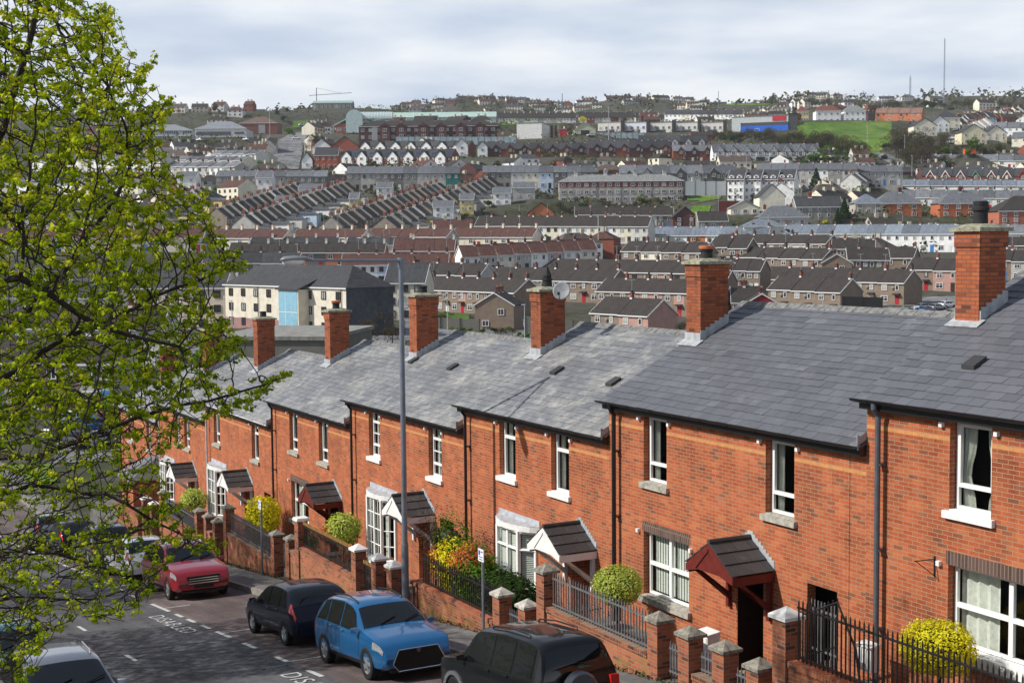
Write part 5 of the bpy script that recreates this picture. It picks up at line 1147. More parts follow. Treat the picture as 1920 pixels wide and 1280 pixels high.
T('the pale houses at the right edge of the hill', 1862, 238, 1990, 240, 25, ['blue', 'white', 'white'], 'slate', n=5, rise=2.8, h=6.5, D=740, trim=False)
T('the cream houses at the right edge below the hill', 1897, 258, 1990, 259, 30, ['cream'], 'slate', n=3, rise=2.8, h=6, D=660, trim=False)

def solve_row(r):
    ph = R(r['phi']); 
    if r['phi'] >= 0:
        D1 = r['D'] or DE(r['ye1']); P1 = atD(r['x1'], r['ye1'], D1); d = np.array([-math.cos(ph), math.sin(ph)])
        k = ray(r['x0'], r['ye0']); k = k[0] / k[1]; t = (k * P1[1] - P1[0]) / (d[0] - k * d[1]); t = abs(t)
        Y = P1[1] + d[1] * t; P0 = atD(r['x0'], r['ye0'], Y)
    else:
        ph = abs(ph); D0 = r['D'] or DE(r['ye0']); P0 = atD(r['x0'], r['ye0'], D0); d = np.array([math.cos(ph), math.sin(ph)])
        k = ray(r['x1'], r['ye1']); k = k[0] / k[1]; den = d[0] - k * d[1]; t = (k * P0[1] - P0[0]) / den
        if t < 0 or t > 260: print('ROW far end unreachable', r['desc'], t); t = 100
        Y = P0[1] + d[1] * t; P1 = atD(r['x1'], r['ye1'], Y)
    L = math.hypot(P1[0] - P0[0], P1[1] - P0[1]); n = r['n'] or max(1, round(L / r['w']))
    r.update(P0=P0, P1=P1, L=L, n=n)
    for i in range(n + 1):
        p = P0 + (P1 - P0) * i / n; CP.append((p[0], p[1], p[2] - r['h']))
        u = (P1 - P0)[:2] / L; CP.append((p[0] - u[1] * r['dep'], p[1] + u[0] * r['dep'], p[2] - r['h'] + (0.3 if r['D'] and r['D'] > 420 else 0)))
for r in ROWS: solve_row(r)
# explicit ground points (px, D, z)
for px in range(-900, 3000, 300):
    for D, z in ((75, 0), (105, 0), (140, 0), (185, .3), (225, .4)): CP.append(((px - 960) / 2600 * D, D, z))
    zs_ = 16 + (457 - (213 if px < 640 else 199)) / 2600 * 1500; CP.append(((px - 960) / 2600 * 1500, 1500, zs_)); CP.append(((px - 960) / 2600 * 1900, 1900, zs_ - 2)); CP.append(((px - 960) / 2600 * 2600, 2600, zs_ - 14))
for px, py, D in [(1500, 228, 850), (1670, 228, 850), (1560, 250, 780), (1650, 284, 690), (1600, 300, 650), (1690, 300, 640), (1480, 300, 640), (1740, 300, 640), (1700, 250, 780), (1550, 204, 1150), (1700, 205, 1100), (1850, 205, 1050), (1400, 200, 1350), (600, 208, 1100), (560, 245, 800), (540, 290, 640), (545, 316, 560), (740, 262, 700), (900, 262, 700), (1000, 262, 720), (1200, 252, 760), (300, 262, 720), (430, 262, 720), (200, 262, 720), (60, 262, 720), (1320, 400, 450), (1320, 372, 490), (1560, 400, 440), (1480, 410, 430), (1700, 325, 555)]:
    p = atD(px, py, D); CP.append(tuple(p))
PB = [(424,650,630,225),(250,423,618,262),(722,797,600,262),(1049,1281,392,500),(1424,1472,392,455),(1370,1424,402,445),(1425,1515,424,425),(1493,1580,408,435),(1604,1654,400,440),(1644,1728,407,452),(1762,1855,407,450),(1873,2000,428,425),(1310,1365,432,418),(1395,1470,436,412),(1262,1308,424,425),(992,1038,408,440),(590,634,318,590),(566,586,318,590),(622,672,292,655),(586,620,290,660),(896,914,298,650),(855,877,293,652),(673,932,262,695),(722,930,232,800),(630,735,252,740),(586,660,208,1050),(240,360,262,760),(366,462,262,740),(450,520,252,770),(418,496,217,1000),(969,1016,262,715),(1018,1048,258,735),(1049,1063,253,730),(1077,1117,253,720),(1372,1478,247,745),(1479,1495,248,745),(1810,1830,286,610),(1364,1394,376,480),(1395.5,1425.5,376,480),(1427,1457,376,480),(1458.5,1488.5,376,480),(1121,1164,249,765),(1169,1212,249,765),(1217,1260,249,765),(1265,1308,249,765),(1313,1356,249,765),(925,958,384,470),(962,1003,372,480),(862,888,396,448),(560,602,378,470),(655,672,396,452),(812,850,408,432),(515,548,400,450),(706,735,372,475),(480,510,366,488),(332,368,357,500),(1496,1516,229,880),(1530,1576,231,870),(1583,1623,229,870),(1713,1757,256,700),(1745,1780,247,720),(1803,1850,270,640),(1848,1888,262,680),(1756,1800,239,760)]
for a_, b_, yb_q, D_q in PB:
    for px_ in (a_, (a_ + b_) / 2, b_):
        p_ = atD(px_, yb_q, D_q); CP.append(tuple(p_)); CP.append((p_[0], p_[1] + 9, p_[2] + .4))
CPa = np.array(CP)
def idw(x, y):
    x = np.atleast_1d(x); y = np.atleast_1d(y); o = np.zeros(len(x))
    for i in range(0, len(x), 4000):
        X, Y = x[i:i + 4000], y[i:i + 4000]
        sc = 1.0
        d2 = (X[:, None] - CPa[None, :, 0]) ** 2 + (Y[:, None] - CPa[None, :, 1]) ** 2
        loc = (np.maximum(Y, 60) * .012) ** 2
        w = 1 / (d2 + loc[:, None] * .35 + 4) ** 2.2
        o[i:i + 4000] = (w * CPa[None, :, 2]).sum(1) / w.sum(1)
    return o
def sstep(a, b, v): t = np.clip((v - a) / (b - a), 0, 1); return t * t * (3 - 2 * t)
def terr(x, y):
    z = idw(x, y); lx_ = x * LX[0] + y * LX[1]; ly_ = x * LY[0] + y * LY[1]
    zf = np.where(lx_ > -75, 6.7 + (lx_ + 28.85) * .121 - .17, 6.7 + (-75 + 28.85) * .121 - .17 + (lx_ + 75) * .03)
    zf = zf - .45 - np.where(ly_ > 15.5, 1.0, 0)
    zf = zf + np.clip(-(ly_ + .6), 0, 7.5) * .95
    w = (1 - sstep(25, 42, ly_)) * sstep(-150, -112, lx_)
    return np.where(np.sqrt(x * x + y * y) < 175, z * (1 - w) + zf * w, z)
az = np.radians(np.concatenate([np.linspace(-88, -26, 26), np.linspace(-25.5, 25.5, 205), np.linspace(26, 88, 26)]))
rad = np.concatenate([np.linspace(2, 100, 50), np.geomspace(103, 1700, 170), np.geomspace(1750, 6000, 12)])
AZ, RD = np.meshgrid(az, rad); TX = (RD * np.sin(AZ)).ravel(); TY = (RD * np.cos(AZ)).ravel(); TZ = terr(TX, TY)
far = RD.ravel() > 2600; TZ = np.where(far, 160 - (RD.ravel() - 2600) * .02, TZ)
ni, nj = len(rad), len(az); idx = np.arange(ni * nj).reshape(ni, nj)
F = np.stack([idx[:-1, :-1], idx[:-1, 1:], idx[1:, 1:], idx[1:, :-1]], -1).reshape(-1, 4)
o = obj('ground', npmesh('ground', np.stack([TX, TY, TZ], 1), F[:, ::-1], 'ground', smooth=True)); struct(o)
TG = TZ.reshape(ni, nj)
def zt(x, y):
    r_ = math.hypot(x, y); a = math.atan2(x, y); i = min(max(np.searchsorted(rad, r_) - 1, 0), ni - 2); j = min(max(np.searchsorted(az, a) - 1, 0), nj - 2)
    u = (r_ - rad[i]) / (rad[i + 1] - rad[i]); v = (a - az[j]) / (az[j + 1] - az[j]); u = min(max(u, 0), 1); v = min(max(v, 0), 1)
    return float(TG[i, j] * (1 - u) * (1 - v) + TG[i + 1, j] * u * (1 - v) + TG[i, j + 1] * (1 - u) * v + TG[i + 1, j + 1] * u * v)
def hit(px, py, D0=90, D1=2500):
    d = ray(px, py); d = d / d[1]; t = D0; step = 4
    while t < D1:
        p = CAM + d * t
        if p[2] < zt(p[0], p[1]):
            a, b = t - step, t
            for _ in range(14):
                m_ = (a + b) / 2; q = CAM + d * m_
                if q[2] < zt(q[0], q[1]): b = m_
                else: a = m_
            q = CAM + d * b; return np.array([q[0], q[1], zt(q[0], q[1])])
        t += step; step = 2 + t * .004
    p = CAM + d * 1400; return np.array([p[0], p[1], zt(p[0], p[1])])
def hitD(px, D): x = (px - 960) / FPX * D; return np.array([x, D, zt(x, D)])
# ------------------------------------------------------------------ houses
MC = {}
def cached(key, fn):
    if key not in MC: MC[key] = fn()
    return MC[key]
M('trim_white', (.68, .68, .67), .6, .04); M('trim_dark', (.03, .026, .025), .6, .1); M('far_pane', (.035, .04, .045), .12, .2, 3, spec=.7)
M('far_pane_pale', (.30, .31, .30), .3, .2, 3, spec=.5); M('solar', (.015, .03, .11), .12, .1, 6, spec=.8)
for c_ in ('green', 'crimson', 'blueb'): M('board_' + c_, dict(green=(.03, .30, .22), crimson=(.35, .01, .02), blueb=(.05, .2, .5))[c_], .5, .05)
def winmesh(w, h, frame='trim_white', pane='far_pane', style=0):
    def f():
        m = MB(); t_ = .09; m.box(-w / 2, w / 2, -.05, .02, 0, h, 1); fw = .085
        for a, b, c, d in [(-w / 2 - .02, -w / 2 + fw, -.02, h + .02), (w / 2 - fw, w / 2 + .02, -.02, h + .02)]: m.box(a, b, -.11, .02, c, d, 0)
        m.box(-w / 2 + fw, w / 2 - fw, -.11, .02, -.02, fw, 0); m.box(-w / 2 + fw, w / 2 - fw, -.11, .02, h - fw, h + .02, 0)
        if w > .9: m.box(-.04, .04, -.10, .02, fw, h - fw, 0)
        if style: m.box(-w / 2 + fw, w / 2 - fw, -.095, .02, h * .62, h * .62 + .07, 0)
        return m.mesh('window', [frame, pane])
    return cached(('win', round(w, 1), round(h, 1), frame, pane, style), f)
def hwall(w, dep, h, rise, mat, hip=False):
    def f():
        m = MB(); a = w / 2 - .006; m.box(-a, a, 0, dep, -3.5, h)
        if not hip: m.add([(-a, 0, h), (-a, dep, h), (-a, dep / 2, h + rise - .08)], [(0, 1, 2)]); m.add([(a, 0, h), (a, dep, h), (a, dep / 2, h + rise - .08)], [(0, 2, 1)])
        return m.mesh('wall', mat)
    return cached(('w', round(w, 2), dep, h, rise, mat.name, hip), f)
def hroof(w, dep, h, rise, mat, trim, hip=False, eL=0.0, eR=0.0):
    def f():
        m = MB(); a0, a1 = -w / 2 - eL, w / 2 + eR; o = .32; dz = o * rise / (dep / 2); t_ = .13; y2 = dep / 2
        if hip:
            k = min(w * .5 - .1, dep * .5); A = [(a0 - .3, -o, h - .0), (a1 + .3, -o, h), (a1 + .3, dep + o, h), (a0 - .3, dep + o, h), (a0 + k, y2, h + rise), (a1 - k, y2, h + rise)]
            m.add(A, [(0, 1, 5, 4), (1, 2, 5), (2, 3, 4, 5), (3, 0, 4), (0, 3, 2, 1)])
            if trim: m.box(a0 - .31, a1 + .31, -o - .03, -o - .003, h - .18, h + .02, 1)
            return m.mesh('roof', [mat, MATS['trim_white']])
        m.hexa([(a0, -o, h - dz), (a1, -o, h - dz), (a1, y2, h + rise), (a0, y2, h + rise), (a0, -o, h - dz + t_), (a1, -o, h - dz + t_), (a1, y2, h + rise + t_), (a0, y2, h + rise + t_)], 0)
        m.hexa([(a0, y2, h + rise), (a1, y2, h + rise), (a1, dep + o, h - dz), (a0, dep + o, h - dz), (a0, y2, h + rise + t_), (a1, y2, h + rise + t_), (a1, dep + o, h - dz + t_), (a0, dep + o, h - dz + t_)], 0)
        m.prism([(y2 - .16, h + rise + t_ - .08), (y2, h + rise + t_ + .06), (y2 + .16, h + rise + t_ - .08)], 'x', a0, a1, 0)
        if trim:
            m.box(a0, a1, -o - .07, -o - .002, h - dz - .10, h - dz + t_ - .02, 1)
            for e, s in ((eL, -1), (eR, 1)):
                if e > 0:
                    x0_, x1_ = (a0 - .06, a0 - .002) if s < 0 else (a1 + .002, a1 + .06)
                    m.prism([(-o, h - dz - .12), (-o, h - dz + t_), (y2, h + rise + t_ + .02), (y2, h + rise - .14)], 'x', x0_, x1_, 1); m.prism([(dep + o, h - dz - .12), (dep + o, h - dz + t_), (y2, h + rise + t_ + .02), (y2, h + rise - .14)], 'x', x0_, x1_, 1)
        return m.mesh('roof', [mat, MATS['trim_white']])
    return cached(('r', round(w, 2), dep, h, rise, mat.name, trim, hip, eL > 0, eR > 0), f)
def hchim(mat, hh, sc=1.0):
    def f():
        m = MB(); m.box(-.3 * sc, .3 * sc, -.42 * sc, .42 * sc, -.9, hh - .2, 0); m.box(-.36 * sc, .36 * sc, -.48 * sc, .48 * sc, hh - .2, hh, 0); m.box(-.34 * sc, .34 * sc, -.46 * sc, .46 * sc, -.35, .05, 2)
        for yy in (-.2, .2): m.lathe([(.13, hh), (.11, hh + .35), (.14, hh + .4)], 7, (0, yy * sc, 0), 1)
        return m.mesh('chimney', [mat, MATS['terracotta' if random.random() < .5 else 'pot_black'], MATS['trim_white']])
    return cached(('c', mat.name, hh, sc, random.randint(0, 1)), f)
NAMEC = dict(stone='stone-coloured', tan='tan brick', grey='grey rendered', greyd='dark grey', white='white', cream='cream', red='red brick', dred='dark red brick', blue='pale blue', yellow='yellow', orange='orange brick', teal='dark green', pink='pink', maroon='crimson', pale='pale grey', lgrey='light grey')
def gable_front(kind, w, h, rise, dep, wallmat, roofmat, par):
    """projecting front gable with its own little roof"""
    if kind in ('white', 'tudor', 'proj'):
        gw = {'white': w * .62, 'tudor': w * .66, 'proj': w * .5}[kind]; pr = {'white': 1.2, 'tudor': .9, 'proj': 3.0}[kind]; gr = {'white': 2.5, 'tudor': 3.0, 'proj': 1.7}[kind]; xo = -w * .12 if kind == 'white' else 0; hh = h if kind != 'proj' else h - 1.0
    else:
        gw = w * .42; pr = .35; gr = 1.9; xo = w * .1; hh = h
    wm = MATS['trim_white'] if kind in ('white', 'smallw') else wallmat
    def f1():
        m = MB(); z0_ = -3 if kind in ('white', 'tudor', 'proj') else h - 1.6
        m.box(xo - gw / 2, xo + gw / 2, -pr, -.004, z0_, hh); m.add([(xo - gw / 2, -pr, hh), (xo + gw / 2, -pr, hh), (xo, -pr, hh + gr - .05)], [(0, 1, 2)])
        if kind == 'tudor':
            for k in (-.32, -.16, 0, .16, .32): m.box(xo + gw * k - .07, xo + gw * k + .07, -pr - .05, -pr - .003, h - 2.0, h + gr * (1 - abs(k) * 2.2) - .3, 1)
            for zz_ in (h - 2.05, h - .1): m.box(xo - gw / 2, xo + gw / 2, -pr - .05, -pr - .003, zz_, zz_ + .16, 1)
            m.box(-w / 2 + .01, w / 2 - .01, -.05, -.003, h - 1.9, h - 1.7, 1); m.box(xo - gw / 2 + .01, xo + gw / 2 - .01, -pr - .04, -pr - .003, -1, h - 2.3, 1)
        return m.mesh('gable', [wm, MATS['trim_dark']])
    def f2():
        m = MB(); o = .22; y1 = dep * .4
        for s in (-1, 1): m.hexa([(xo, -pr - o, hh + gr), (xo + s * (gw / 2 + o), -pr - o, hh - o * gr / (gw / 2)), (xo + s * (gw / 2 + o), y1, hh - o * gr / (gw / 2)), (xo, y1, hh + gr), (xo, -pr - o, hh + gr + .14), (xo + s * (gw / 2 + o), -pr - o, hh - o * gr / (gw / 2) + .14), (xo + s * (gw / 2 + o), y1, hh - o * gr / (gw / 2) + .14), (xo, y1, hh + gr + .14)], 0)
        bt = .28
        for s in (-1, 1): m.prism([(xo, hh + gr + .16), (xo + s * (gw / 2 + o), hh - o * gr / (gw / 2) + .16), (xo + s * (gw / 2 + o), hh - o * gr / (gw / 2) + .16 - bt), (xo, hh + gr + .16 - bt)], 'y', -pr - o - .06, -pr - o - .003, 1)
        return m.mesh('gable_roof', [roofmat, MATS[{'white': 'trim_dark', 'tudor': 'trim_dark', 'small': 'trim_dark', 'smallw': 'trim_dark', 'proj': 'trim_dark'}.get(kind, 'trim_white')]])
    g = obj('gable', cached(('g', kind, round(w, 2), h, wm.name), f1), par); obj('gable_roof', cached(('gr', kind, round(w, 2), h, roofmat.name), f2), g)
    wn = winmesh(1.5 if kind != 'small' else 1.1, 1.15 if kind != 'tudor' else 1.6)
    obj('window', wn, g, (xo, -pr - .02, h - 1.5 if kind in ('white', 'proj') else h - 1.3))
    if kind == 'white': obj('window', winmesh(1.7, 1.2), g, (xo, -pr - .02, .9))
    return gw, xo
nh = 0
for r in ROWS:
    P0, P1, n, L = r['P0'], r['P1'], r['n'], r['L']; u = (P1 - P0) / L; rz = math.atan2(u[1], u[0]); w = L / n; h, dep, rise = r['h'], r['dep'], r['rise']
    roofmat = roofm(RC[r['roof']]); rr = random.Random(hash(r['desc']) % 1000 if False else len(r['desc']) * 7 + n); gab = r['gab']; Dm = (P0[1] + P1[1]) / 2
    for i in range(n):
        wc = r['walls'][i % len(r['walls'])] if not (gab is None and len(r['walls']) > 3) else rr.choice(r['walls'])
        if r['desc'].startswith('the grey terrace ending'): wc = r['walls'][i]
        wm = wallm(C[wc]); p = P0 + (P1 - P0) * (i + .5) / n
        zb = p[2] - h
        if r['phi'] < -40: zb = P0[2] + (P1[2] - P0[2]) * (i + .5) / n - h
        t = empty('terraced_house' if r['roof'] in ('slate', 'blue', 'dark') else 'house', (p[0], p[1], zb), rz); nh += 1
        lab = '%s house, %s from the left in %s' % (NAMEC[wc], ORD[i], r['desc']) if n > 1 else '%s house, %s' % (NAMEC[wc], r['desc'])
        lab = lab.replace('the ', ''); nw = len(lab.split()); (print('LONG', nw, lab) if nw > 16 else None); tag(t, lab, 'house', 'houses of ' + r['desc'] if n > 1 else None)
        if gab == 'front':
            # ridge runs away from the viewer
            wl, dp, rs_ = L, dep, L * .30
            m = MB(); a = wl / 2; m.box(-a, a, 0, dp, -3.5, h); m.add([(-a, 0, h), (a, 0, h), (0, 0, h + rs_ - .05)], [(0, 1, 2)]); m.add([(-a, dp, h), (a, dp, h), (0, dp, h + rs_ - .05)], [(0, 2, 1)]); m.build('wall', wm, t)
            m = MB(); o = .3; dz = o * rs_ / a
            for s in (-1, 1): m.hexa([(0, -.2, h + rs_), (s * (a + o), -.2, h - dz), (s * (a + o), dp + .2, h - dz), (0, dp + .2, h + rs_), (0, -.2, h + rs_ + .14), (s * (a + o), -.2, h - dz + .14), (s * (a + o), dp + .2, h - dz + .14), (0, dp + .2, h + rs_ + .14)])
            rf = m.build('roof', roofmat, t); m = MB()
            for s in (-1, 1): m.prism([(0, h + rs_ + .17), (s * (a + o), h - dz + .17), (s * (a + o), h - dz - .06), (0, h + rs_ - .06)], 'y', -.27, -.203)
            m.build('bargeboard', 'trim_white', rf)
            if wc != 'maroon': obj('window', winmesh(1.2, 1.2), t, (a * .35, -.02, h - 1.9)); obj('window', winmesh(1.3, 1.1), t, (-a * .45, -.02, .8))
            for k in (.35, .75): obj('chimney', hchim(wallm(C['dred']), 1.1), t, (0, dp * k, h + rs_))
            continue
        eL, eR = (.15 if i == 0 else 0), (.15 if i == n - 1 else 0); trim = r['trim']
        obj('wall', hwall(w, dep, h, rise, wm), t)
        vr = roofmat
        if r['roof'] in ('slate', 'blue', 'dark') and rr.random() < .45: b_ = RC[r['roof']]; k_ = rr.choice([.7, .85, 1.25]); vr = roofm(tuple(round(c * k_, 3) for c in b_))
        obj('roof', hroof(w, dep, h, rise, vr, trim, False, eL, eR), t)
        if r['phi'] < -40 and rr.random() < .5:   # party-wall parapet seen end on
            m_ = cached(('pp', round(w, 2), dep, h, rise, wc), lambda: MB().prism([(-.3, h - .3), (-.3, h + .02), (dep / 2, h + rise + .22), (dep + .3, h + .02), (dep + .3, h - .3), (dep / 2, h + rise)], 'x', -w / 2 - .02, -w / 2 + .10).mesh('parapet', wm)); obj('parapet', m_, t)
        if r['chim']:
            if r['phi'] < -40: obj('chimney', hchim(wallm((.19, .075, .055)), r['ch2'] * .85, 1.0), t, (-w / 2 + .45, dep / 2, h + rise + .1))
            elif n > 3 or i % 2 == 0: obj('chimney', hchim(wallm(C[r['chim']] if r['chim'] != 'dred' else ((.10, .06, .05) if i % 4 else (.2, .07, .05))), 1.0, .85), t, (w / 2 - .4, dep / 2, h + rise + .1))
        if Dm < 430 and r['chim'] and rr.random() < .45: obj('aerial', cached(('aer',), lambda: MB().tube([(0, 0, 0), (0, 0, 2.6)], .035, 4).tube([(-.6, 0, 2.5), (.6, 0, 2.5)], .025, 4).tube([(-.3, -.3, 2.5), (-.3, .3, 2.5)], .02, 4).tube([(.2, -.3, 2.5), (.2, .3, 2.5)], .02, 4).mesh('aerial', MATS['lead'])), t, (w / 2 - .5, dep / 2, h + rise + .9), .5)
        if Dm > 1150 or not r['win']: continue
        fr = 'trim_white' if rr.random() < .85 else 'trim_dark'; pn = lambda: 'far_pane' if rr.random() < .75 else 'far_pane_pale'
        two = h > 4.4; up = h - 1.75 if two else h - 1.7
        if gab in ('white', 'tudor', 'small', 'smallw', 'proj', 'board'):
            kind = gab if gab != 'board' else 'small'
            gw, xo = gable_front(kind if not (gab == 'proj' and i % 2) else 'small', w, h, rise, dep, wm, roofmat, t)
            if gab == 'board':
                bm = ['trim_white', 'trim_white', 'trim_white', 'board_green', 'trim_white', 'trim_white', 'board_crimson'][i % 7]
                m = MB()
                for s in (-1, 1): m.prism([(xo, h + 2.25), (xo + s * (gw / 2 + .5), h - .5), (xo + s * (gw / 2 + .5), h - 1.0), (xo, h + 1.65)], 'y', -.72, -.64)
                m.build('bargeboard', bm, t)
            if gab == 'white' and 'lower' in r['desc']: m = cached(('sol',), lambda: MB().hexa([(-.9, 1.0, 0), (.9, 1.0, 0), (.9, 2.6, 0), (-.9, 2.6, 0), (-.9, 1.0, .06), (.9, 1.0, .06), (.9, 2.6, .06), (-.9, 2.6, .06)]).mesh('solar_panel', MATS['solar'])); o_ = obj('solar_panel', m, t, (w * .33, 0, 0)); sl = rise / (dep / 2); o_.rotation_euler = (math.atan(sl), 0, 0); o_.location = (w * .33, .2, h + .3)
            for xk in ((w * .36,) if gab != 'proj' else (-w * .38, w * .38)): obj('window', winmesh(.8, 1.2, fr, pn()), t, (xk, -.02, up)); obj('window', winmesh(.8, 1.2, fr, pn()), t, (xk, -.02, .9))
            continue
        big = 1.35 if w > 5.4 else 1.0
        xs = [-w * .25, w * .24]
        if two:
            obj('window', winmesh(big, 1.15, fr, pn(), 1), t, (xs[0], -.02, up)); obj('window', winmesh(.85, 1.15, fr, pn()), t, (xs[1], -.02, up))
            obj('window', winmesh(big + .4, 1.25, fr, pn(), 1), t, (xs[0], -.02, .75))
        else: obj('window', winmesh(big + .2, 1.2, fr, pn(), 1), t, (xs[0], -.02, up)); 
        if r['door'] and Dm < 620:
            dm = rr.choice(['trim_white', 'trim_dark', 'board_crimson', 'trim_white', 'board_blueb', 'dark_wood'])
            obj('door', cached(('door', dm), lambda: MB().box(-.5, .5, -.06, .02, -.1, 2.05).box(-.32, .32, -.075, -.06, 1.2, 1.8).mesh('door', MATS[dm])), t, (xs[1], 0, .05))
            if wc == 'tan' and rr.random() < .6: obj('porch', cached(('porch',), lambda: MB().hexa([(-.9, -.9, 2.25), (.9, -.9, 2.25), (.9, -.002, 2.45), (-.9, -.002, 2.45), (-.9, -.9, 2.37), (.9, -.9, 2.37), (.9, -.002, 2.6), (-.9, -.002, 2.6)]).mesh('porch', MATS['trim_dark'])), t, (xs[1], 0, 0))
        if 'pink' in r['walls'] and wc == 'tan': obj('panel', cached(('pnl', round(w, 1)), lambda: MB().box(-w * .22, w * .22, -.012, -.002, 2.1, 4.3).mesh('panel', wallm(C['pink']))), t, (xs[1] - .1, 0, 0)) if i % 2 else None
        if wc == 'tan' and Dm < 340 and rr.random() < .5: obj('dish', cached(('dish',), lambda: MB().lathe([(.01, 0), (.2, .03), (.36, .1), (.37, .1)], 12, (0, 0, 0), 0, 'y').mesh('dish', MATS['dish_grey'])), t, (w * .08, -.4, h - 1.2))
        if r['ext'] and i % 2 == 0:
            ec = rr.choice(r['ext']); el = rr.uniform(4.0, 7.0)
            m = MB(); m.box(-w / 2 + .3, w * .25, -el, -.004, -3, 3.4); e_ = m.build('back_extension', wallm(C[ec]), t)
            m = MB(); m.hexa([(-w / 2, -el - .2, 3.4), (w * .3, -el - .2, 3.4), (w * .3, -.004, 3.4), (-w / 2, -.004, 3.4), (-w / 2, -el - .2, 3.55), (w * .3, -el - .2, 3.55), (w * .3, -.004, 5.0 if h > 5 else 4.6), (-w / 2, -.004, 4.6)]); m.build('extension_roof', roofm(RC['slate']), e_)
            obj('window', winmesh(1.1, 1.0, 'trim_white', 'far_pane'), e_, (-w / 2 + .28, -el * .5, 1.6), -math.pi / 2)
print('houses', nh)
# far-off housing along the brow: too many and too small to count
def mass(name, label, spots, seed):
    rn = random.Random(seed); m = MB(); wl = ['white', 'cream', 'pale', 'cream', 'lgrey', 'red', 'dred']; rl = [RC['brown'], RC['redb'], RC['dark'], RC['brown'], (.09, .07, .06)]
    mats = [wallm(C[c]) for c in wl] + [roofm(c) for c in rl] + [MATS['far_pane'], wallm((.45, .42, .33))]
    for (px, D, dz, rot) in spots:
        x = (px - 960) / FPX * D; z = zt(x, D) + dz; w, d, h = (rn.uniform(8, 20), 8, rn.uniform(3.4, 4.4)) if D > 1150 else (rn.uniform(6, 15), 8, rn.uniform(4.2, 5.4)); rs_ = rn.uniform(2.3, 3.0); wi = rn.randrange(7) if rn.random() < .8 else 1; ri = 7 + rn.randrange(5); c, s = math.cos(rot), math.sin(rot)
        def P(a, b, q): return (x + a * c - b * s, D + a * s + b * c, z + q)
        def bx_(x0, x1, y0, y1, z0, z1, mi): m.hexa([P(x0, y0, z0), P(x1, y0, z0), P(x1, y1, z0), P(x0, y1, z0), P(x0, y0, z1), P(x1, y0, z1), P(x1, y1, z1), P(x0, y1, z1)], mi)
        a = w / 2; bx_(-a, a, 0, d, -5, h, wi)
        if rn.random() < .25: k = min(a * .6, d * .5); m.add([P(-a - .3, -.3, h), P(a + .3, -.3, h), P(a + .3, d + .3, h), P(-a - .3, d + .3, h), P(-a + k, d / 2, h + rs_), P(a - k, d / 2, h + rs_)], [(0, 1, 5, 4), (1, 2, 5), (2, 3, 4, 5), (3, 0, 4)], ri)
        else:
            m.add([P(-a, -.3, h - .1), P(a, -.3, h - .1), P(a, d / 2, h + rs_), P(-a, d / 2, h + rs_), P(a, d + .3, h - .1), P(-a, d + .3, h - .1)], [(0, 1, 2, 3), (3, 2, 4, 5)], ri); m.add([P(-a, 0, h), P(-a, d, h), P(-a, d / 2, h + rs_ - .1)], [(0, 2, 1)], wi); m.add([P(a, 0, h), P(a, d, h), P(a, d / 2, h + rs_ - .1)], [(0, 1, 2)], wi)
        for k in (-.35, .35): bx_(a * k - .5, a * k + .5, d / 2 - .5, d / 2 + .5, h + rs_ - 1, h + rs_ + 1.1, 13)
        nwn = int(w / 2.6)
        for k in range(nwn):
            for q in (.9, 3.1): bx_(-a + w * (k + .5) / nwn - .6, -a + w * (k + .5) / nwn + .6, -.06, .02, q, q + 1.1, 12)
    o = m.build(name, mats); tag(o, label, 'houses', kind='stuff')
rn = random.Random(5); sp = []
for i in range(150): sp.append((rn.uniform(745, 1330), rn.uniform(930, 1380), 0, rn.uniform(-.7, .5)))
for i in range(70): sp.append((rn.uniform(1330, 1760), rn.uniform(1100, 1480), 0, rn.uniform(-.7, .5)))
for i in range(30): sp.append((rn.uniform(230, 480), rn.uniform(790, 900), 0, rn.uniform(-.6, .3)))
for i in range(90): sp.append((rn.uniform(745, 1330), rn.uniform(1380, 1490), -1, rn.uniform(-.4, .4)))
for i in range(46): sp.append((rn.uniform(1370, 1660), rn.uniform(960, 1250), 0, rn.uniform(-.7, .5)))
for i in range(60): sp.append((rn.uniform(-60, 520), rn.uniform(900, 1150), 0, rn.uniform(-.5, .5)))
for i in range(30): sp.append((rn.uniform(1780, 1990), rn.uniform(840, 1050), 0, rn.uniform(-.7, .5)))
mass('distant_houses', 'far-off pale houses with brown roofs massed along the skyline', sp, 3)
occ = []; BH = []
def ppy(x, y, z): return 457 - (z - 16) / y * 2600
for r in ROWS:
    m_ = max(4, r['n'] * 2)
    for i in range(m_ + 1): p = r['P0'] + (r['P1'] - r['P0']) * i / m_; BH.append((960 + p[0] / p[1] * 2600, p[1], ppy(p[0], p[1], p[2] - r['h'] * (.5 if abs(r['phi']) > 45 else .15))))
for a_, b_, yb_q, D_q in PB:
    for u in (0, .25, .5, .75, 1): BH.append((a_ + (b_ - a_) * u, D_q, yb_q - 2))
BH = np.array(BH)
for r in ROWS:
    for i in range(0, r['n'] + 1): p = r['P0'] + (r['P1'] - r['P0']) * i / r['n']; occ.append((p[0], p[1]))
for a_, b_, yb_q, D_q in PB:
    for u in (0, .25, .5, .75, 1): q = atD(a_ + (b_ - a_) * u, yb_q, D_q); occ.append((q[0], q[1] + 4)); occ.append((q[0], q[1] + 12))
occ = np.array(occ); sp = []; BADZ = [(500, 605, 222, 325), (1485, 1680, 222, 292), (1630, 1740, 284, 336), (1280, 1365, 350, 406), (1330, 1640, 246, 312), (1670, 1800, 225, 330), (870, 1430, 292, 312), (740, 1320, 246, 266), (620, 740, 200, 262)]
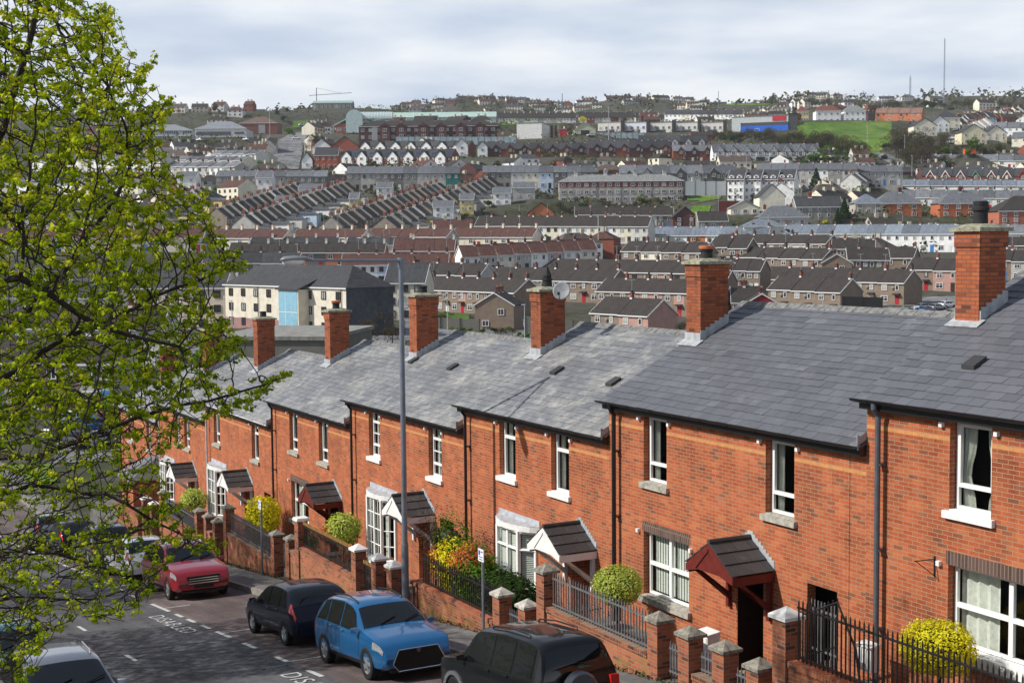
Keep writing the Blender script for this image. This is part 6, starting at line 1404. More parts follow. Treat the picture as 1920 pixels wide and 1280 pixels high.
for _ in range(16000):
    D = math.exp(rn.uniform(math.log(380), math.log(900))); px = rn.uniform(200, 1990); x = (px - 960) / FPX * D; d = np.hypot(occ[:, 0] - x, (occ[:, 1] - D - 4)).min()
    if d < 11.5: continue
    py = 457 - (zt(x, D) - 16) / D * 2600
    if any(a < px < b and c < py < e for a, b, c, e in BADZ): continue
    k_ = (np.abs(BH[:, 0] - px) < 9 * 2600 / D / 2 + 8) & (BH[:, 1] > D)
    if k_.any() and (BH[k_, 2] > py - 7.2 * 2600 / D).any(): continue
    sp.append((px, D, -.3, rn.choice([0, 0, .5, -.8, 1.1]) + rn.uniform(-.15, .15))); occ = np.vstack([occ, [[x, D + 4]]])
    if len(sp) > 330: break
print('infill', len(sp)); mass('infill_houses', 'small houses and back buildings filling the gaps on the slope', sp, 9)
# ------------------------------------------------------------------ single buildings
def B(name, label, x0, x1, yt, yb, D, dep, wall, roof='flat', rise=2.5, roofcol='slate', rows=0, cols=0, ww=1.3, wh=1.2, phi=0, frame='trim_white', cat='building', side=0, pane='far_pane', group=None, hmin=None):
    k0, k1 = atD(x0, yb, D), atD(x1, yb, D)
    if phi: 
        P1 = k1; ph = R(phi); d = np.array([-math.cos(ph), math.sin(ph)]); kk = ray(x0, yb); kk = kk[0] / kk[1]; tt = abs((kk * P1[1] - P1[0]) / (d[0] - kk * d[1])); k0 = np.array([P1[0] + d[0] * tt, P1[1] + d[1] * tt, P1[2]])
    h = (yb - yt) * D / FPX; L = math.hypot(k1[0] - k0[0], k1[1] - k0[1]); c = (k0 + k1) / 2; c[2] = k1[2]; rz = math.atan2(k1[1] - k0[1], k1[0] - k0[0])
    t = empty(name, c, rz); tag(t, label, cat, group); wm = wallm(C[wall]) if isinstance(wall, str) else wallm(wall)
    if roof == 'gablef':
        m = MB(); m.box(-L / 2, L / 2, 0, dep, -6, h); m.add([(-L / 2, 0, h), (L / 2, 0, h), (0, 0, h + rise - .05)], [(0, 1, 2)]); m.build('wall', wm, t)
        m = MB(); o = .3; dz = o * rise / (L / 2)
        for s in (-1, 1): m.hexa([(0, -.3, h + rise), (s * (L / 2 + o), -.3, h - dz), (s * (L / 2 + o), dep, h - dz), (0, dep, h + rise), (0, -.3, h + rise + .25), (s * (L / 2 + o), -.3, h - dz + .25), (s * (L / 2 + o), dep, h - dz + .25), (0, dep, h + rise + .25)])
        m.build('roof', roofm(RC[roofcol]) if isinstance(roofcol, str) else roofm(roofcol), t)
    else:
        rm = roofm(RC[roofcol]) if isinstance(roofcol, str) else roofm(roofcol)
        if roof == 'flat':
            MB().box(-L / 2, L / 2, 0, dep, -6, h).build('wall', wm, t); MB().box(-L / 2 - .2, L / 2 + .2, -.2, dep + .2, h, h + .35).build('roof', rm, t)
        else:
            m = MB(); m.box(-L / 2, L / 2, 0, dep, -6, h)
            if roof == 'gable': m.add([(-L / 2, 0, h), (-L / 2, dep, h), (-L / 2, dep / 2, h + rise - .08)], [(0, 1, 2)]); m.add([(L / 2, 0, h), (L / 2, dep, h), (L / 2, dep / 2, h + rise - .08)], [(0, 2, 1)])
            m.build('wall', wm, t); obj('roof', hroof(L, dep, h, rise, rm, True, roof == 'hip', .15, .15), t)
    for i in range(rows):
        for j in range(cols):
            zz_ = h * (i + .5) / rows - wh / 2 if rows > 1 else h * .5 - wh / 2
            obj('window', winmesh(ww, wh, frame, pane if (i * 7 + j * 3) % 5 else 'far_pane_pale'), t, (-L / 2 + L * (j + .5) / cols, -.02, zz_))
    for i in range(rows if side else 0):
        for j in range(side): obj('window', winmesh(ww, wh, frame, pane), t, (L / 2 + .02, dep * (j + .5) / side, h * (i + .5) / rows - wh / 2), math.pi / 2)
    return t, L, h, D
def addbox(t, name, x0, x1, y0, y1, z0, z1, mat): return MB().box(x0, x1, y0, y1, z0, z1).build(name, mat, t)
# cream flats beside the leaves
t, L, h, D = B('apartment_block', 'cream three-storey flats with dark gable and light blue panel', 424, 650, 540, 630, 225, 9.5, (.62, .57, .47), 'hip', 3.6, 'dark', 3, 9, 1.3, 1.35, 48, 'dark_wood')
xb = -L / 2 + L * .56; bw = L * .16
MB().box(xb, xb + bw, -2.2, -.004, -2, h - .4).build('stair_bay', wallm((.66, .60, .47)), t)
m = MB(); m.hexa([(xb - .4, -2.6, h - .5), (xb + bw + .4, -2.6, h - .5), (xb + bw + .4, 2.2, h + 1.4), (xb - .4, 2.2, h + 1.4), (xb - .4, -2.6, h - .3), (xb + bw + .4, -2.6, h - .3), (xb + bw + .4, 2.2, h + 1.6), (xb - .4, 2.2, h + 1.6)]); m.build('bay_roof', roofm(RC['dark']), t)
M('blue_panel', (.22, .42, .53), .4, .08, 1.5); MB().box(xb + .15, xb + bw - .3, -2.26, -2.203, 1.2, h - .7).build('blue_panel', 'blue_panel', t)
m = MB(); m.box(xb + .15, xb + bw - .3, -2.29, -2.262, h * .45, h * .45 + .1); m.box(xb + bw * .36, xb + bw * .36 + .1, -2.29, -2.262, 1.2, h - .7); m.build('panel_frame', 'trim_white', t)
addbox(t, 'plinth', -L / 2, xb - .01, -.05, -.003, -2, 1.9, wallm((.30, .17, .16)))
addbox(t, 'slate_gable', L / 2 + .003, L / 2 + .15, 0, 9.5, -2, h, roofm((.06, .065, .075)))
m = MB(); m.tube([(L / 2 - 1.2, -.15, h), (L / 2 - 1.2, -.15, 0)], .07, 6); m.tube([(-L * .2, -.15, h), (-L * .2, -.15, 0)], .07, 6); m.build('downpipe', 'trim_dark', t)
t, L, h, D = B('apartment_block', 'left wing of the cream flats with maroon windows, half behind leaves', 250, 423, 538, 618, 262, 9.5, (.62, .54, .44), 'gable', 3.6, 'dark', 3, 6, 1.3, 1.35, 5, 'dark_wood')
t, L, h, D = B('apartment_block', 'cream flats with white verge immediately left of the lamp post', 722, 797, 529, 600, 262, 9, (.60, .56, .46), 'gable', 3.4, 'dark', 3, 3, 1.4, 1.3, 8, 'dark_wood')
# long grey flats
t, L, h, D = B('apartment_block', 'long grey four-storey flats with a pale roof and maroon top band', 1049, 1281, 339, 392, 500, 10, (.38, .35, .32), 'hip', 2.6, 'pale', 4, 16, 1.5, 1.2, 0, 'trim_white', side=2)
addbox(t, 'top_band', -L / 2 - .03, L / 2 + .03, -.018, -.003, h - 2.2, h - .3, wallm((.22, .07, .06)))
for k in (-.36, -.12, .12, .36): obj('chimney', hchim(wallm(C['lgrey']), 1.6, 2.0), t, (L * k, 5, h + 2.4))
for k in (-.2, .0, .25): m = MB(); m.tube([(L * k, -.12, h), (L * k, -.12, 0)], .08, 6); m.build('downpipe', 'trim_dark', t)
# white three-storey row
for k in range(4):
    t, L, h, D = B('town_house', 'white three-storey house with round dormers, %s of four beside the grass' % ORD[k], 1364 + k * 31.5, 1394 + k * 31.5, 336 - (k == 3) * 1, 376, 480, 9, 'white', 'gable', 3.2, 'dark', 3, 3, .9, 1.2, 22, cat='house', group='white three-storey houses with round dormers')
    addbox(t, 'brick_band', -L / 2, L / 2, -.02, -.003, h - 1.0, h - .4, wallm(C['red']))
    for s in (-1, 1):
        m = MB(); pr = [(s * L * .25 + 1.0 * math.cos(a), h + .3 + 1.1 * math.sin(a)) for a in [math.pi * q / 8 for q in range(9)]]; m.prism(pr, 'y', -.3, 2.2); dm = m.build('dormer', 'trim_white', t); obj('window', winmesh(.9, .9), dm, (s * L * .25, -.32, h + .3))
t, L, h, D = B('house', 'tall plain cream gable end at right centre', 1424, 1472, 368, 392, 455, 11, (.70, .67, .55), 'gablef', 3.9, 1 and 'dark', 0, 0, cat='house')
t, L, h, D = B('hall', 'low white hall with shallow pale roof beside the cream gable', 1370, 1424, 390, 402, 445, 16, 'cream', 'gablef', 2.2, 'pale', 1, 3)
t, L, h, D = B('house', 'grey hipped house with two chimneys in front of the cream gable', 1425, 1515, 407, 424, 425, 9, 'lgrey', 'hip', 3.6, 'slate', 1, 4, cat='house')
for k in (-.35, .2): obj('chimney', hchim(wallm(C['red']), 1.5, 1.3), t, (L * k, 4.5, h + 2.4))
t, L, h, D = B('house', 'dark-roofed grey house between cream gable and conifers', 1493, 1580, 387, 408, 435, 9, 'grey', 'gable', 3.2, 'dark', 2, 5, .9, 1.1, cat='house'); obj('chimney', hchim(wallm(C['red']), 1.5, 1.8), t, (-L * .15, 4.5, h + 3))
t, L, h, D = B('house', 'house with octagonal bay and blue-grey roof left of the red houses', 1604, 1654, 381, 400, 440, 8, (.42, .38, .33), 'hip', 3.0, 'blue', 2, 3, 1.3, 1.4, cat='house')
t, L, h, D = B('house', 'red brick hipped house, left one of the large pair', 1644, 1728, 381, 407, 452, 10, (.42, .13, .06), 'hip', 4.0, 'slate', 2, 3, 1.4, 1.4, cat='house', side=2); obj('chimney', hchim(wallm(C['dred']), 1.6, 1.7), t, (L * .1, 5, h + 3.6))
t, L, h, D = B('house', 'red brick hipped house, right one behind the biggest chimney pot', 1762, 1855, 381, 407, 450, 10, (.42, .13, .06), 'hip', 4.2, 'slate', 2, 4, 1.4, 1.4, cat='house', side=2); obj('chimney', hchim(wallm(C['dred']), 1.8, 1.7), t, (0, 5, h + 3.8))
t, L, h, D = B('building', 'red brick block with wide dark hipped roof at the right edge', 1873, 2000, 395, 428, 425, 14, (.36, .13, .08), 'hip', 4.8, 'brown', 3, 6, 1.2, 1.3)
t, L, h, D = B('house', 'grey gabled house with dark roof left of the blue slate roofs', 1310, 1365, 414, 432, 418, 9, 'grey', 'gable', 2.8, 'brown', 1, 3, cat='house')
t, L, h, D = B('house', 'blue-grey hipped roof house below the long grass bank', 1395, 1470, 424, 436, 412, 8, 'pale', 'hip', 2.2, 'blue', 0, 0, cat='house')
t, L, h, D = B('house', 'small brick gable house with white panel right of the dark roofs', 1262, 1308, 407, 424, 425, 8, 'dred', 'gablef', 3.0, 'brown', 2, 2, 1, 1, cat='house')
t, L, h, D = B('house', 'orange gable with white boards in front of the grey flats', 992, 1038, 398, 408, 440, 20, 'orange', 'gablef', 3.0, 'brown', 0, 0, cat='house')
# white shops and outbuildings near the stepped streets
for k, (a, b, yt, yb, D_, wc, lb) in enumerate([(925, 958, 362, 384, 470, 'white', 'white back building right of the stepped streets'), (962, 1003, 352, 372, 480, 'lgrey', 'flat white-roofed shed beside the dark garage door'), (862, 888, 374, 396, 448, 'yellow', 'small yellow back house in the stepped streets'), (560, 602, 356, 378, 470, 'white', 'white block-like house above the second stepped street'), (655, 672, 372, 396, 452, 'yellow', 'narrow yellow house between the stepped streets'),
        (812, 850, 388, 408, 432, 'white', 'white house low on the nearest stepped street'), (515, 548, 378, 400, 450, 'lgrey', 'pale rendered house in the second stepped street'), (706, 735, 352, 372, 475, 'white', 'white house with slate roof at the top of the stepped streets'), (480, 510, 333, 366, 488, 'white', 'tall white-blue rounded house in the grey terrace'), (332, 368, 332, 357, 500, 'white', 'white gabled house among the leaves at left')]):
    B('house', lb, a, b, yt, yb, D_, 8, wc, 'gable', 2.0, 'slate', 2 if yb - yt > 18 else 1, 2, 1.0, 1.1, cat='house')
# estates' end houses in red brick
B('house', 'red brick gabled house left of the lower white-gabled row', 590, 634, 291, 318, 590, 9, (.38, .10, .05), 'gable', 3.4, 'dark', 2, 4, .9, 1.2, cat='house'); B('house', 'small white gabled house left of the brick house on the hill road', 566, 586, 300, 318, 590, 7, 'white', 'gablef', 3.0, 'dark', 1, 1, cat='house')
B('house', 'red brick gable house in the upper white-gabled row', 622, 672, 274, 292, 655, 9, (.34, .10, .06), 'gablef', 4.5, 'dark', 1, 4, .9, 1.2, cat='house'); B('house', 'white gabled house at the far left of the upper row', 586, 620, 275, 290, 660, 8, 'white', 'gablef', 3.6, 'dark', 1, 2, cat='house')
B('house', 'white gabled house starting the dark red terrace', 896, 914, 276, 298, 650, 8, 'white', 'gablef', 2.6, 'dark', 2, 1, 1.2, 1.2, cat='house'); B('house', 'white gabled end house right of the upper white-gabled row', 855, 877, 272, 293, 652, 8, 'white', 'gablef', 3.0, 'dark', 2, 1, 1.3, 1.2, cat='house')
# large red brick block
t, L, h, D = B('apartment_block', 'long red-brown brick block with dark roof and projecting bays', 673, 932, 236, 262, 695, 14, (.085, .038, .034), 'hip', 3.4, 'brown', 2, 18, 1.6, 1.5)
for k in (-.31, -.19, -.03, .10, .24, .38):
    g = MB().box(L * k - 2.4, L * k + 2.4, -1.5, -.004, -2, h).build('bay', wallm((.13, .052, .043)), t); MB().prism([(L * k - 2.8, h), (L * k + 2.8, h), (L * k, h + 1.6)], 'y', -1.8, 3.5).build('bay_roof', roofm(RC['redb']), g)
    for zz_ in (h * .18, h * .62): obj('window', winmesh(1.9, 1.6), g, (L * k, -1.52, zz_))
for k in (-.2, .05, .3): obj('chimney', hchim(wallm(C['dred']), 1.6, 2.2), t, (L * k, 7, h + 3))
addbox(t, 'stair_glazing', -L * .405, -L * .365, -.4, -.004, 0, h - .5, 'far_pane_pale')
B('hall', 'long mint-green roofed hall behind the brown brick block', 722, 930, 219, 232, 800, 30, (.45, .54, .50), 'gable', 4.0, (.34, .46, .41), 0, 0)
# leisure centre with glass vault
M('mint', (.36, .52, .46), .5, .08, 2); M('vault_glass', (.40, .50, .49), .15, .12, 1.5, spec=.7)
t, L, h, D = B('leisure_centre', 'brick building with pale green roofs and a tall glass barrel vault', 630, 735, 232, 252, 740, 26, (.36, .12, .08), 'flat', 0, 'slate', 1, 8, 2.4, 1.6)
m = MB(); pr = [(-L * .16 + 4.4 * math.cos(a), h + 2.6 + 4.6 * math.sin(a)) for a in [math.pi * q / 12 for q in range(13)]]; m.prism(pr + [(-L * .16 - 4.4, h - 5), (-L * .16 + 4.4, h - 5)][::1], 'y', -3, 3); v1 = m.build('glass_front', 'vault_glass', t)
m = MB(); prv = [(4 + 5.5 * math.cos(a), h + 2.5 + 4.0 * math.sin(a)) for a in [math.pi * q / 12 for q in range(13)]]; m.prism(prv, 'x', -L * .16, L * .5); v2 = m.build('glass_vault', 'vault_glass', t)
m = MB()
for q in range(14): a = -L * .16 + q * L * .66 / 13; m.prism([(x_ * 1.0 + (x_ - 4) * .02, z_ + .04) for x_, z_ in prv] + [(x_, z_ - .1) for x_, z_ in prv[::-1]], 'x', a, a + .15)
m.build('vault_ribs', 'trim_white', v2)
for s, a, b in ((-1, -L * .5 - 1, -L * .24), (1, L * .0, L * .36)):
    m = MB(); zA, zB = (h - 1.2, h + 3.2) if s < 0 else (h + 3.0, h - .6); m.hexa([(a, -1, zA), (b, -1, zB), (b, 18, zB), (a, 18, zA), (a, -1, zA + .6), (b, -1, zB + .6), (b, 18, zB + .6), (a, 18, zA + .6)]); m.build('green_roof', 'mint', t)
t, L, h, D = B('church', 'grey church hall with green roof on the left skyline', 586, 660, 193, 208, 1050, 16, (.24, .23, .20), 'gable', 2.2, (.25, .38, .32), 1, 9, 1.6, 4.0)
# crane
p = hitD(601, 1120); t = empty('tower_crane', p); tag(t, 'distant tower crane with a horizontal jib on the skyline', 'crane'); top = 16 + (457 - 180) / 2600 * 1120 - p[2]
MB().tube([(0, 0, -5), (0, 0, top + 6)], .3, 5).build('mast', 'trim_dark', t); MB().tube([(-6, 0, top), (28, 0, top + 2)], .2, 5).build('jib', 'trim_dark', t); MB().tube([(0, 0, top + 6), (20, 0, top + 1.6)], .08, 4).build('tie', 'trim_dark', t)
# school on the left
t, L, h, D = B('school', 'modern white and glass school at left with grey roof', 240, 360, 244, 262, 760, 24, (.50, .53, .56), 'hip', 4.0, (.20, .215, .24), 2, 14, 2.6, 1.7)
t, L, h, D = B('school', 'white school pavilion with dark ribbon window and hipped roof', 366, 462, 241, 262, 740, 20, (.58, .58, .56), 'hip', 4.6, (.20, .215, .24), 0, 0)
addbox(t, 'ribbon_window', -L * .48, L * .20, -.2, -.004, h * .42, h * .72, 'far_pane'); addbox(t, 'ribbon_window', L * .27, L * .46, -.2, -.004, h * .5, h * .68, 'far_pane'); addbox(t, 'undercroft', -L * .5 + .2, L * .5 - .2, -.1, -.004, -.5, h * .22, 'trim_dark')
t, L, h, D = B('hall', 'brick hall with brown hipped roof right of the school', 450, 520, 231, 252, 770, 16, (.20, .08, .06), 'hip', 4.2, (.14, .09, .075), 0, 0); addbox(t, 'glazing', 0, L * .18, -.2, -.004, .5, h - 1, 'far_pane_pale')
B('school', 'pale blue and white school block on the left skyline', 418, 496, 206, 217, 1000, 14, (.52, .58, .64), 'flat', 0, 'pale', 2, 16, 2.6, 1.4)
# white warehouse, cream shed, cream blocks
t, L, h, D = B('warehouse', 'big plain white warehouse with dark right side', 969, 1016, 231, 262, 715, 26, (.66, .66, .63), 'flat', 0, 'pale', 0, 0, phi=14); 
t, L, h, D = B('warehouse', 'yellow and white back half of the big white warehouse', 1018, 1048, 236, 258, 735, 14, (.60, .56, .34), 'flat', 0, 'pale'); 
for k in range(4): addbox(t, 'black_rib', -L / 2 + L * k / 4, -L / 2 + L * k / 4 + 1.0, -1.0, -.004, 0, h, 'trim_dark')
B('shed', 'small red and white cabin beside the bare tree', 1049, 1063, 243, 253, 730, 5, (.55, .03, .04), 'flat', 0, 'pale')
t, L, h, D = B('shed', 'pale green gabled shed with a dark door', 1077, 1117, 243, 253, 720, 16, (.48, .50, .36), 'gablef', 3.4, (.42, .44, .34)); addbox(t, 'door', -2.2, 2.2, -.1, -.004, 0, 2.4, 'trim_dark')
for k in range(5):
    t, L, h, D = B('unit', 'cream commercial unit with dark piers, %s from left of five below the cottages' % ORD[k], 1121 + k * 48, 1164 + k * 48, 229.5, 249, 765, 14, (.62, .60, .55) if k != 1 else (.66, .68, .74), 'flat', 0, 'pale', 1, 4, 1.4, 1.6, 20, group='cream commercial units')
    addbox(t, 'pier', L / 2 + .1, L / 2 + 1.4, -.6, 3, -2, h + 1.2, 'trim_dark'); addbox(t, 'shopfront', -L * .15, L * .22, -.15, -.004, 0, h * .32, 'far_pane'); addbox(t, 'brick_base', -L / 2, -L * .15 - .02, -.05, -.004, -1, h * .22, wallm(C['dred']))
M('sport_blue', (.02, .13, .62), .5, .05); M('sport_red', (.50, .02, .03), .5, .05); M('hoarding', (.33, .42, .44), .4, .2, .6)
t, L, h, D = B('sports_hall', 'blue and white sports hall with a red panel', 1372, 1478, 217, 247, 745, 18, (.50, .53, .53), 'flat', 0, 'pale', phi=20)
addbox(t, 'blue_cladding', -L * .34, L * .5, -.3, -.004, 0, h * .42, 'sport_blue'); addbox(t, 'glazing', -L * .34, L * .5, -.25, -.004, h * .42 + .02, h * .63, 'far_pane'); addbox(t, 'red_panel', L * .22, L * .46, -.25, -.004, h * .70, h * .98, 'sport_red'); 
g = MB(); g.box(-L * .09, -L * .085, -.5, -.34, 0, h * .25); g.box(-L * .01, -L * .005, -.5, -.34, 0, h * .25); g.box(-L * .09, -L * .005, -.5, -.34, h * .24, h * .26); g.build('goal_frame', 'trim_white', t)
B('stone_tower', 'dark stone block at the right end of the sports hall', 1479, 1495, 214, 248, 745, 10, (.10, .10, .10), 'flat', 0, 'dark')
# hill houses on the right
for (a, b, yt, yb, D_, wc, rf, lb) in [(1496, 1516, 209, 229, 880, 'yellow', 'red', 'yellow semi above the grass field, leftmost'), (1530, 1576, 208, 231, 870, 'white', 'red', 'white and cream semi with red roof above the grass field'), (1583, 1623, 208, 229, 870, 'white', 'pale', 'white semi with grey roof above the grass field')]:
    t, L, h, D = B('house', lb, a, b, yt, yb, D_, 9, wc, 'hip', 3.8, rf, 2, 4, 1.4, 1.3, cat='house'); obj('chimney', hchim(wallm(C['cream']), 1.4, 1.3), t, (0, 4.5, h + 3.2))
for (a, b, yt, yb, D_, wc, lb) in [(1713, 1757, 236, 256, 700, 'cream', 'cream gable house on the wooded right slope'), (1745, 1780, 231, 247, 720, 'white', 'white gable house behind the cream one on the right slope'), (1803, 1850, 248, 270, 640, (.66, .60, .42), 'yellow-cream gable house beside the hill street'), (1848, 1888, 250, 262, 680, 'cream', 'low cream house behind the yellow-cream gable'), (1756, 1800, 221, 239, 760, 'cream', 'cream house with dark hipped roof on the right hill')]:
    B('house', lb, a, b, yt, yb, D_, 10, wc, 'gablef' if 'gable' in lb else 'hip', 3.6, 'dark', 2, 3, 1.0, 1.2, cat='house')
B('container', 'orange-red container above the slate row', 1810, 1830, 279, 286, 610, 3, (.62, .10, .03), 'flat', 0, 'red', cat='container')
# grey flat roof directly behind the terrace chimneys
t, L, h, D = B('building', 'low building with gravelled flat roof behind the left chimneys', 395, 615, 638, 664, 120, 16, (.14, .135, .12), 'flat', 0, (.20, .195, .18), 0, 0, phi=8)
# ------------------------------------------------------------------ fences, hoardings, masts
def fence(label, x0, y0, x1, y1, D, hgt, mat, name='fence', th=.15):
    a, b = atD(x0, y0, D), atD(x1, y1, D); t = empty(name, a, math.atan2(b[1] - a[1], b[0] - a[0])); tag(t, label, 'fence'); L = math.hypot(b[0] - a[0], b[1] - a[1]); n = max(2, int(L / 3)); m = MB(); q = MB(); dz = b[2] - a[2]
    for i in range(n): z0_, z1_ = dz * i / n, dz * (i + 1) / n; m.hexa([(L * i / n, 0, z0_ - 2), (L * (i + 1) / n - .1, 0, z1_ - 2), (L * (i + 1) / n - .1, th, z1_ - 2), (L * i / n, th, z0_ - 2), (L * i / n, 0, z0_ + hgt), (L * (i + 1) / n - .1, 0, z1_ + hgt), (L * (i + 1) / n - .1, th, z1_ + hgt), (L * i / n, th, z0_ + hgt)])
    for i in range(n + 1): q.box(L * i / n - .12, L * i / n, -.08, th + .05, dz * i / n - 2, dz * i / n + hgt + .15)
    m.build('panels', mat, t); q.build('posts', 'trim_dark', t)
fence('pale blue-grey mesh fence below the brown brick block', 742, 264, 968, 264, 690, 1.9, 'hoarding'); fence('pale blue-grey hoarding below the cream units', 1100, 257, 1208, 257, 738, 2.2, 'hoarding')
fence('pale yard wall beside the grass bank behind the flats', 1284, 356, 1362, 356, 492, 3.0, 'lead', 'yard_wall')
fence('dark red yard fence beside the white hall', 1345, 390, 1385, 390, 452, 2.2, 'maroon'); fence('dark yard wall behind the rear gable at right', 1580, 575, 1655, 577, 268, 2.0, 'trim_dark', 'yard_wall')
def mast(px, py, ptop, D, r_, label, lattice=True):
    p = hitD(px, D); top = 16 + (457 - ptop) / 2600 * D - p[2]; t = empty('radio_mast', p); tag(t, label, 'mast'); m = MB()
    if lattice:
        for a in (0, 2.1, 4.2): m.tube([(r_ * math.cos(a), r_ * math.sin(a), -3), (r_ * .8 * math.cos(a), r_ * .8 * math.sin(a), top)], r_ * .22, 4)
        k = 0
        while k < top: 
            for a in (0, 2.1, 4.2): m.tube([(r_ * math.cos(a), r_ * math.sin(a), k), (r_ * math.cos(a + 2.1), r_ * math.sin(a + 2.1), k + r_ * 3)], r_ * .12, 3)
            k += r_ * 3
    else: m.tube([(0, 0, -3), (0, 0, top)], r_, 5)
    m.build('lattice', 'galvanised', t)
mast(1766, 190, 86, 1150, .55, 'tallest lattice mast on the right skyline'); mast(1703, 200, 155, 1150, .7, 'shorter lattice mast left of the tallest one'); mast(1057, 200, 180, 1200, .35, 'small mast on the central skyline', False); mast(1347, 200, 178, 1200, .25, 'thin pole on the skyline above the cottages', False)
def lamp(px, pb, ptop, label, arm=0, D=None, r_=.07):
    p = hit(px, pb) if D is None else hitD(px, D); top = (pb - ptop) * p[1] / 2600 if D is None else 16 + (457 - ptop) / 2600 * D - p[2]; t = empty('street_lamp', p); tag(t, label, 'street lamp', 'distant street lamps')
    MB().tube([(0, 0, -1), (0, 0, top)], [r_ * 1.4, r_], 6).build('pole', 'lead', t); m = MB(); m.box(-.5, .12, -.1, .1, top, top + .14); m.build('lamp_head', 'trim_white', t)
for i, (px, pb, pt) in enumerate([(1247 / 1, 0, 0)]): pass
lamp(1123, 468, 408, 'tall pale lamp post before the white-walled row', D=392, r_=.12); lamp(984, 622, 572, 'thin pole before the tan gable house', D=225); lamp(1544, 650, 560, 'lamp post beside the dark rear gable at right', D=250); lamp(435, 625, 560, 'lamp post before the cream flats', D=222); lamp(640, 540, 495, 'aerial pole over the cream flats roof', D=234, r_=.03)
lamp(683, 490, 440, 'pole above the dark roof left of the lamp arm', D=372); lamp(560, 490, 455, 'lamp post among the dark roofs at left', D=356); lamp(839, 600, 560, 'lamp post by the hedge behind the lamp column', D=240); lamp(1624, 287, 245, 'lamp post on the grass field', D=700); lamp(1694, 300, 262, 'lamp post beside the wooded bank', D=650); lamp(1708, 320, 300, 'lamp post at the bend of the steep road', D=560); lamp(1400, 320, 295, 'thin post in front of the timbered row', D=560)
lamp(1143, 260, 205, 'tall lamp column before the cream units', D=700, r_=.12); lamp(513, 250, 205, 'lamp column left of the climbing road', D=760, r_=.1); lamp(577, 290, 240, 'lamp post on the climbing road', D=640); lamp(1347, 400, 372, 'lamp post beside the grass bank steps', D=450); lamp(1010, 560, 530, 'pole above the dish', D=300, r_=.04)
# ------------------------------------------------------------------ roads, grass on the hill
def drape(poly, mat, name, dz=.25, nx=24, ny=24):
    """quadrilateral patch given by four corners (px, py), laid on the ground"""
    (a, b, c, d) = [np.array(p, float) for p in poly]; V = []; 
    for i in range(ny + 1):
        for j in range(nx + 1):
            u, v = j / nx, i / ny; q = (a * (1 - u) + b * u) * (1 - v) + (d * (1 - u) + c * u) * v; V.append(hit(*q) + np.array([0, 0, dz]))
    idx_ = np.arange((nx + 1) * (ny + 1)).reshape(ny + 1, nx + 1); F_ = np.stack([idx_[1:, :-1], idx_[1:, 1:], idx_[:-1, 1:], idx_[:-1, :-1]], -1).reshape(-1, 4)
    return struct(obj(name, npmesh(name, np.array(V), F_, mat, smooth=True)))
drape([(1492, 231), (1672, 227), (1672, 262), (1495, 262)], 'grass', 'grass_field'); drape([(1530, 262), (1672, 262), (1648, 288), (1590, 290)], 'grass', 'grass_field')
drape([(1288, 357), (1334, 357), (1334, 376), (1288, 378)], 'grass', 'grass_bank', nx=8, ny=8); drape([(1340, 357), (1361, 356), (1350, 374), (1305, 382)], 'grass', 'grass_bank', nx=8, ny=8); drape([(1298, 387), (1334, 386), (1328, 402), (1292, 404)], 'grass', 'grass_bank', nx=8, ny=8)
drape([(1360, 194.5), (1450, 194.5), (1455, 197.5), (1360, 198)], 'grass', 'grass_field', nx=6, ny=3); drape([(549, 228), (578, 226), (578, 238), (549, 240)], 'grass', 'grass_bank', nx=6, ny=4)
drape([(940, 229), (1010, 229), (1010, 236), (940, 236)], 'grass', 'grass_bank', nx=8, ny=3); drape([(500, 310), (530, 308), (533, 318), (505, 320)], 'grass', 'grass_bank', nx=4, ny=4)
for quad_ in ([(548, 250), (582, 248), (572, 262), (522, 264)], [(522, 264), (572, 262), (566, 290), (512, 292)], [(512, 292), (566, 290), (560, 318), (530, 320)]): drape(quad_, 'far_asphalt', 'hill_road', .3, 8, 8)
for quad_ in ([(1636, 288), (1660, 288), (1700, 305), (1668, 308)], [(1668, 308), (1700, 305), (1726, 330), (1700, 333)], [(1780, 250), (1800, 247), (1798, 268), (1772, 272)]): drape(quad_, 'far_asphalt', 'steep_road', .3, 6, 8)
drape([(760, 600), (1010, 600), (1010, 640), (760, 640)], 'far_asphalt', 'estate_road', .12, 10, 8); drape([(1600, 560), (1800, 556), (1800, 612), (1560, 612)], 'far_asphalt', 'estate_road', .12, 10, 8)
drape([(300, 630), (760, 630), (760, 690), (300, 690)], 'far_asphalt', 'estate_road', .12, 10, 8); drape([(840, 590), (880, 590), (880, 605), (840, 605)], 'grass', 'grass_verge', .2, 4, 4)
drape([(120, 760), (330, 760), (330, 860), (100, 870)], 'far_asphalt', 'car_park', .1, 8, 8); drape([(-60, 876), (95, 872), (110, 905), (-60, 912)], 'grass', 'lawn', .14, 8, 6)
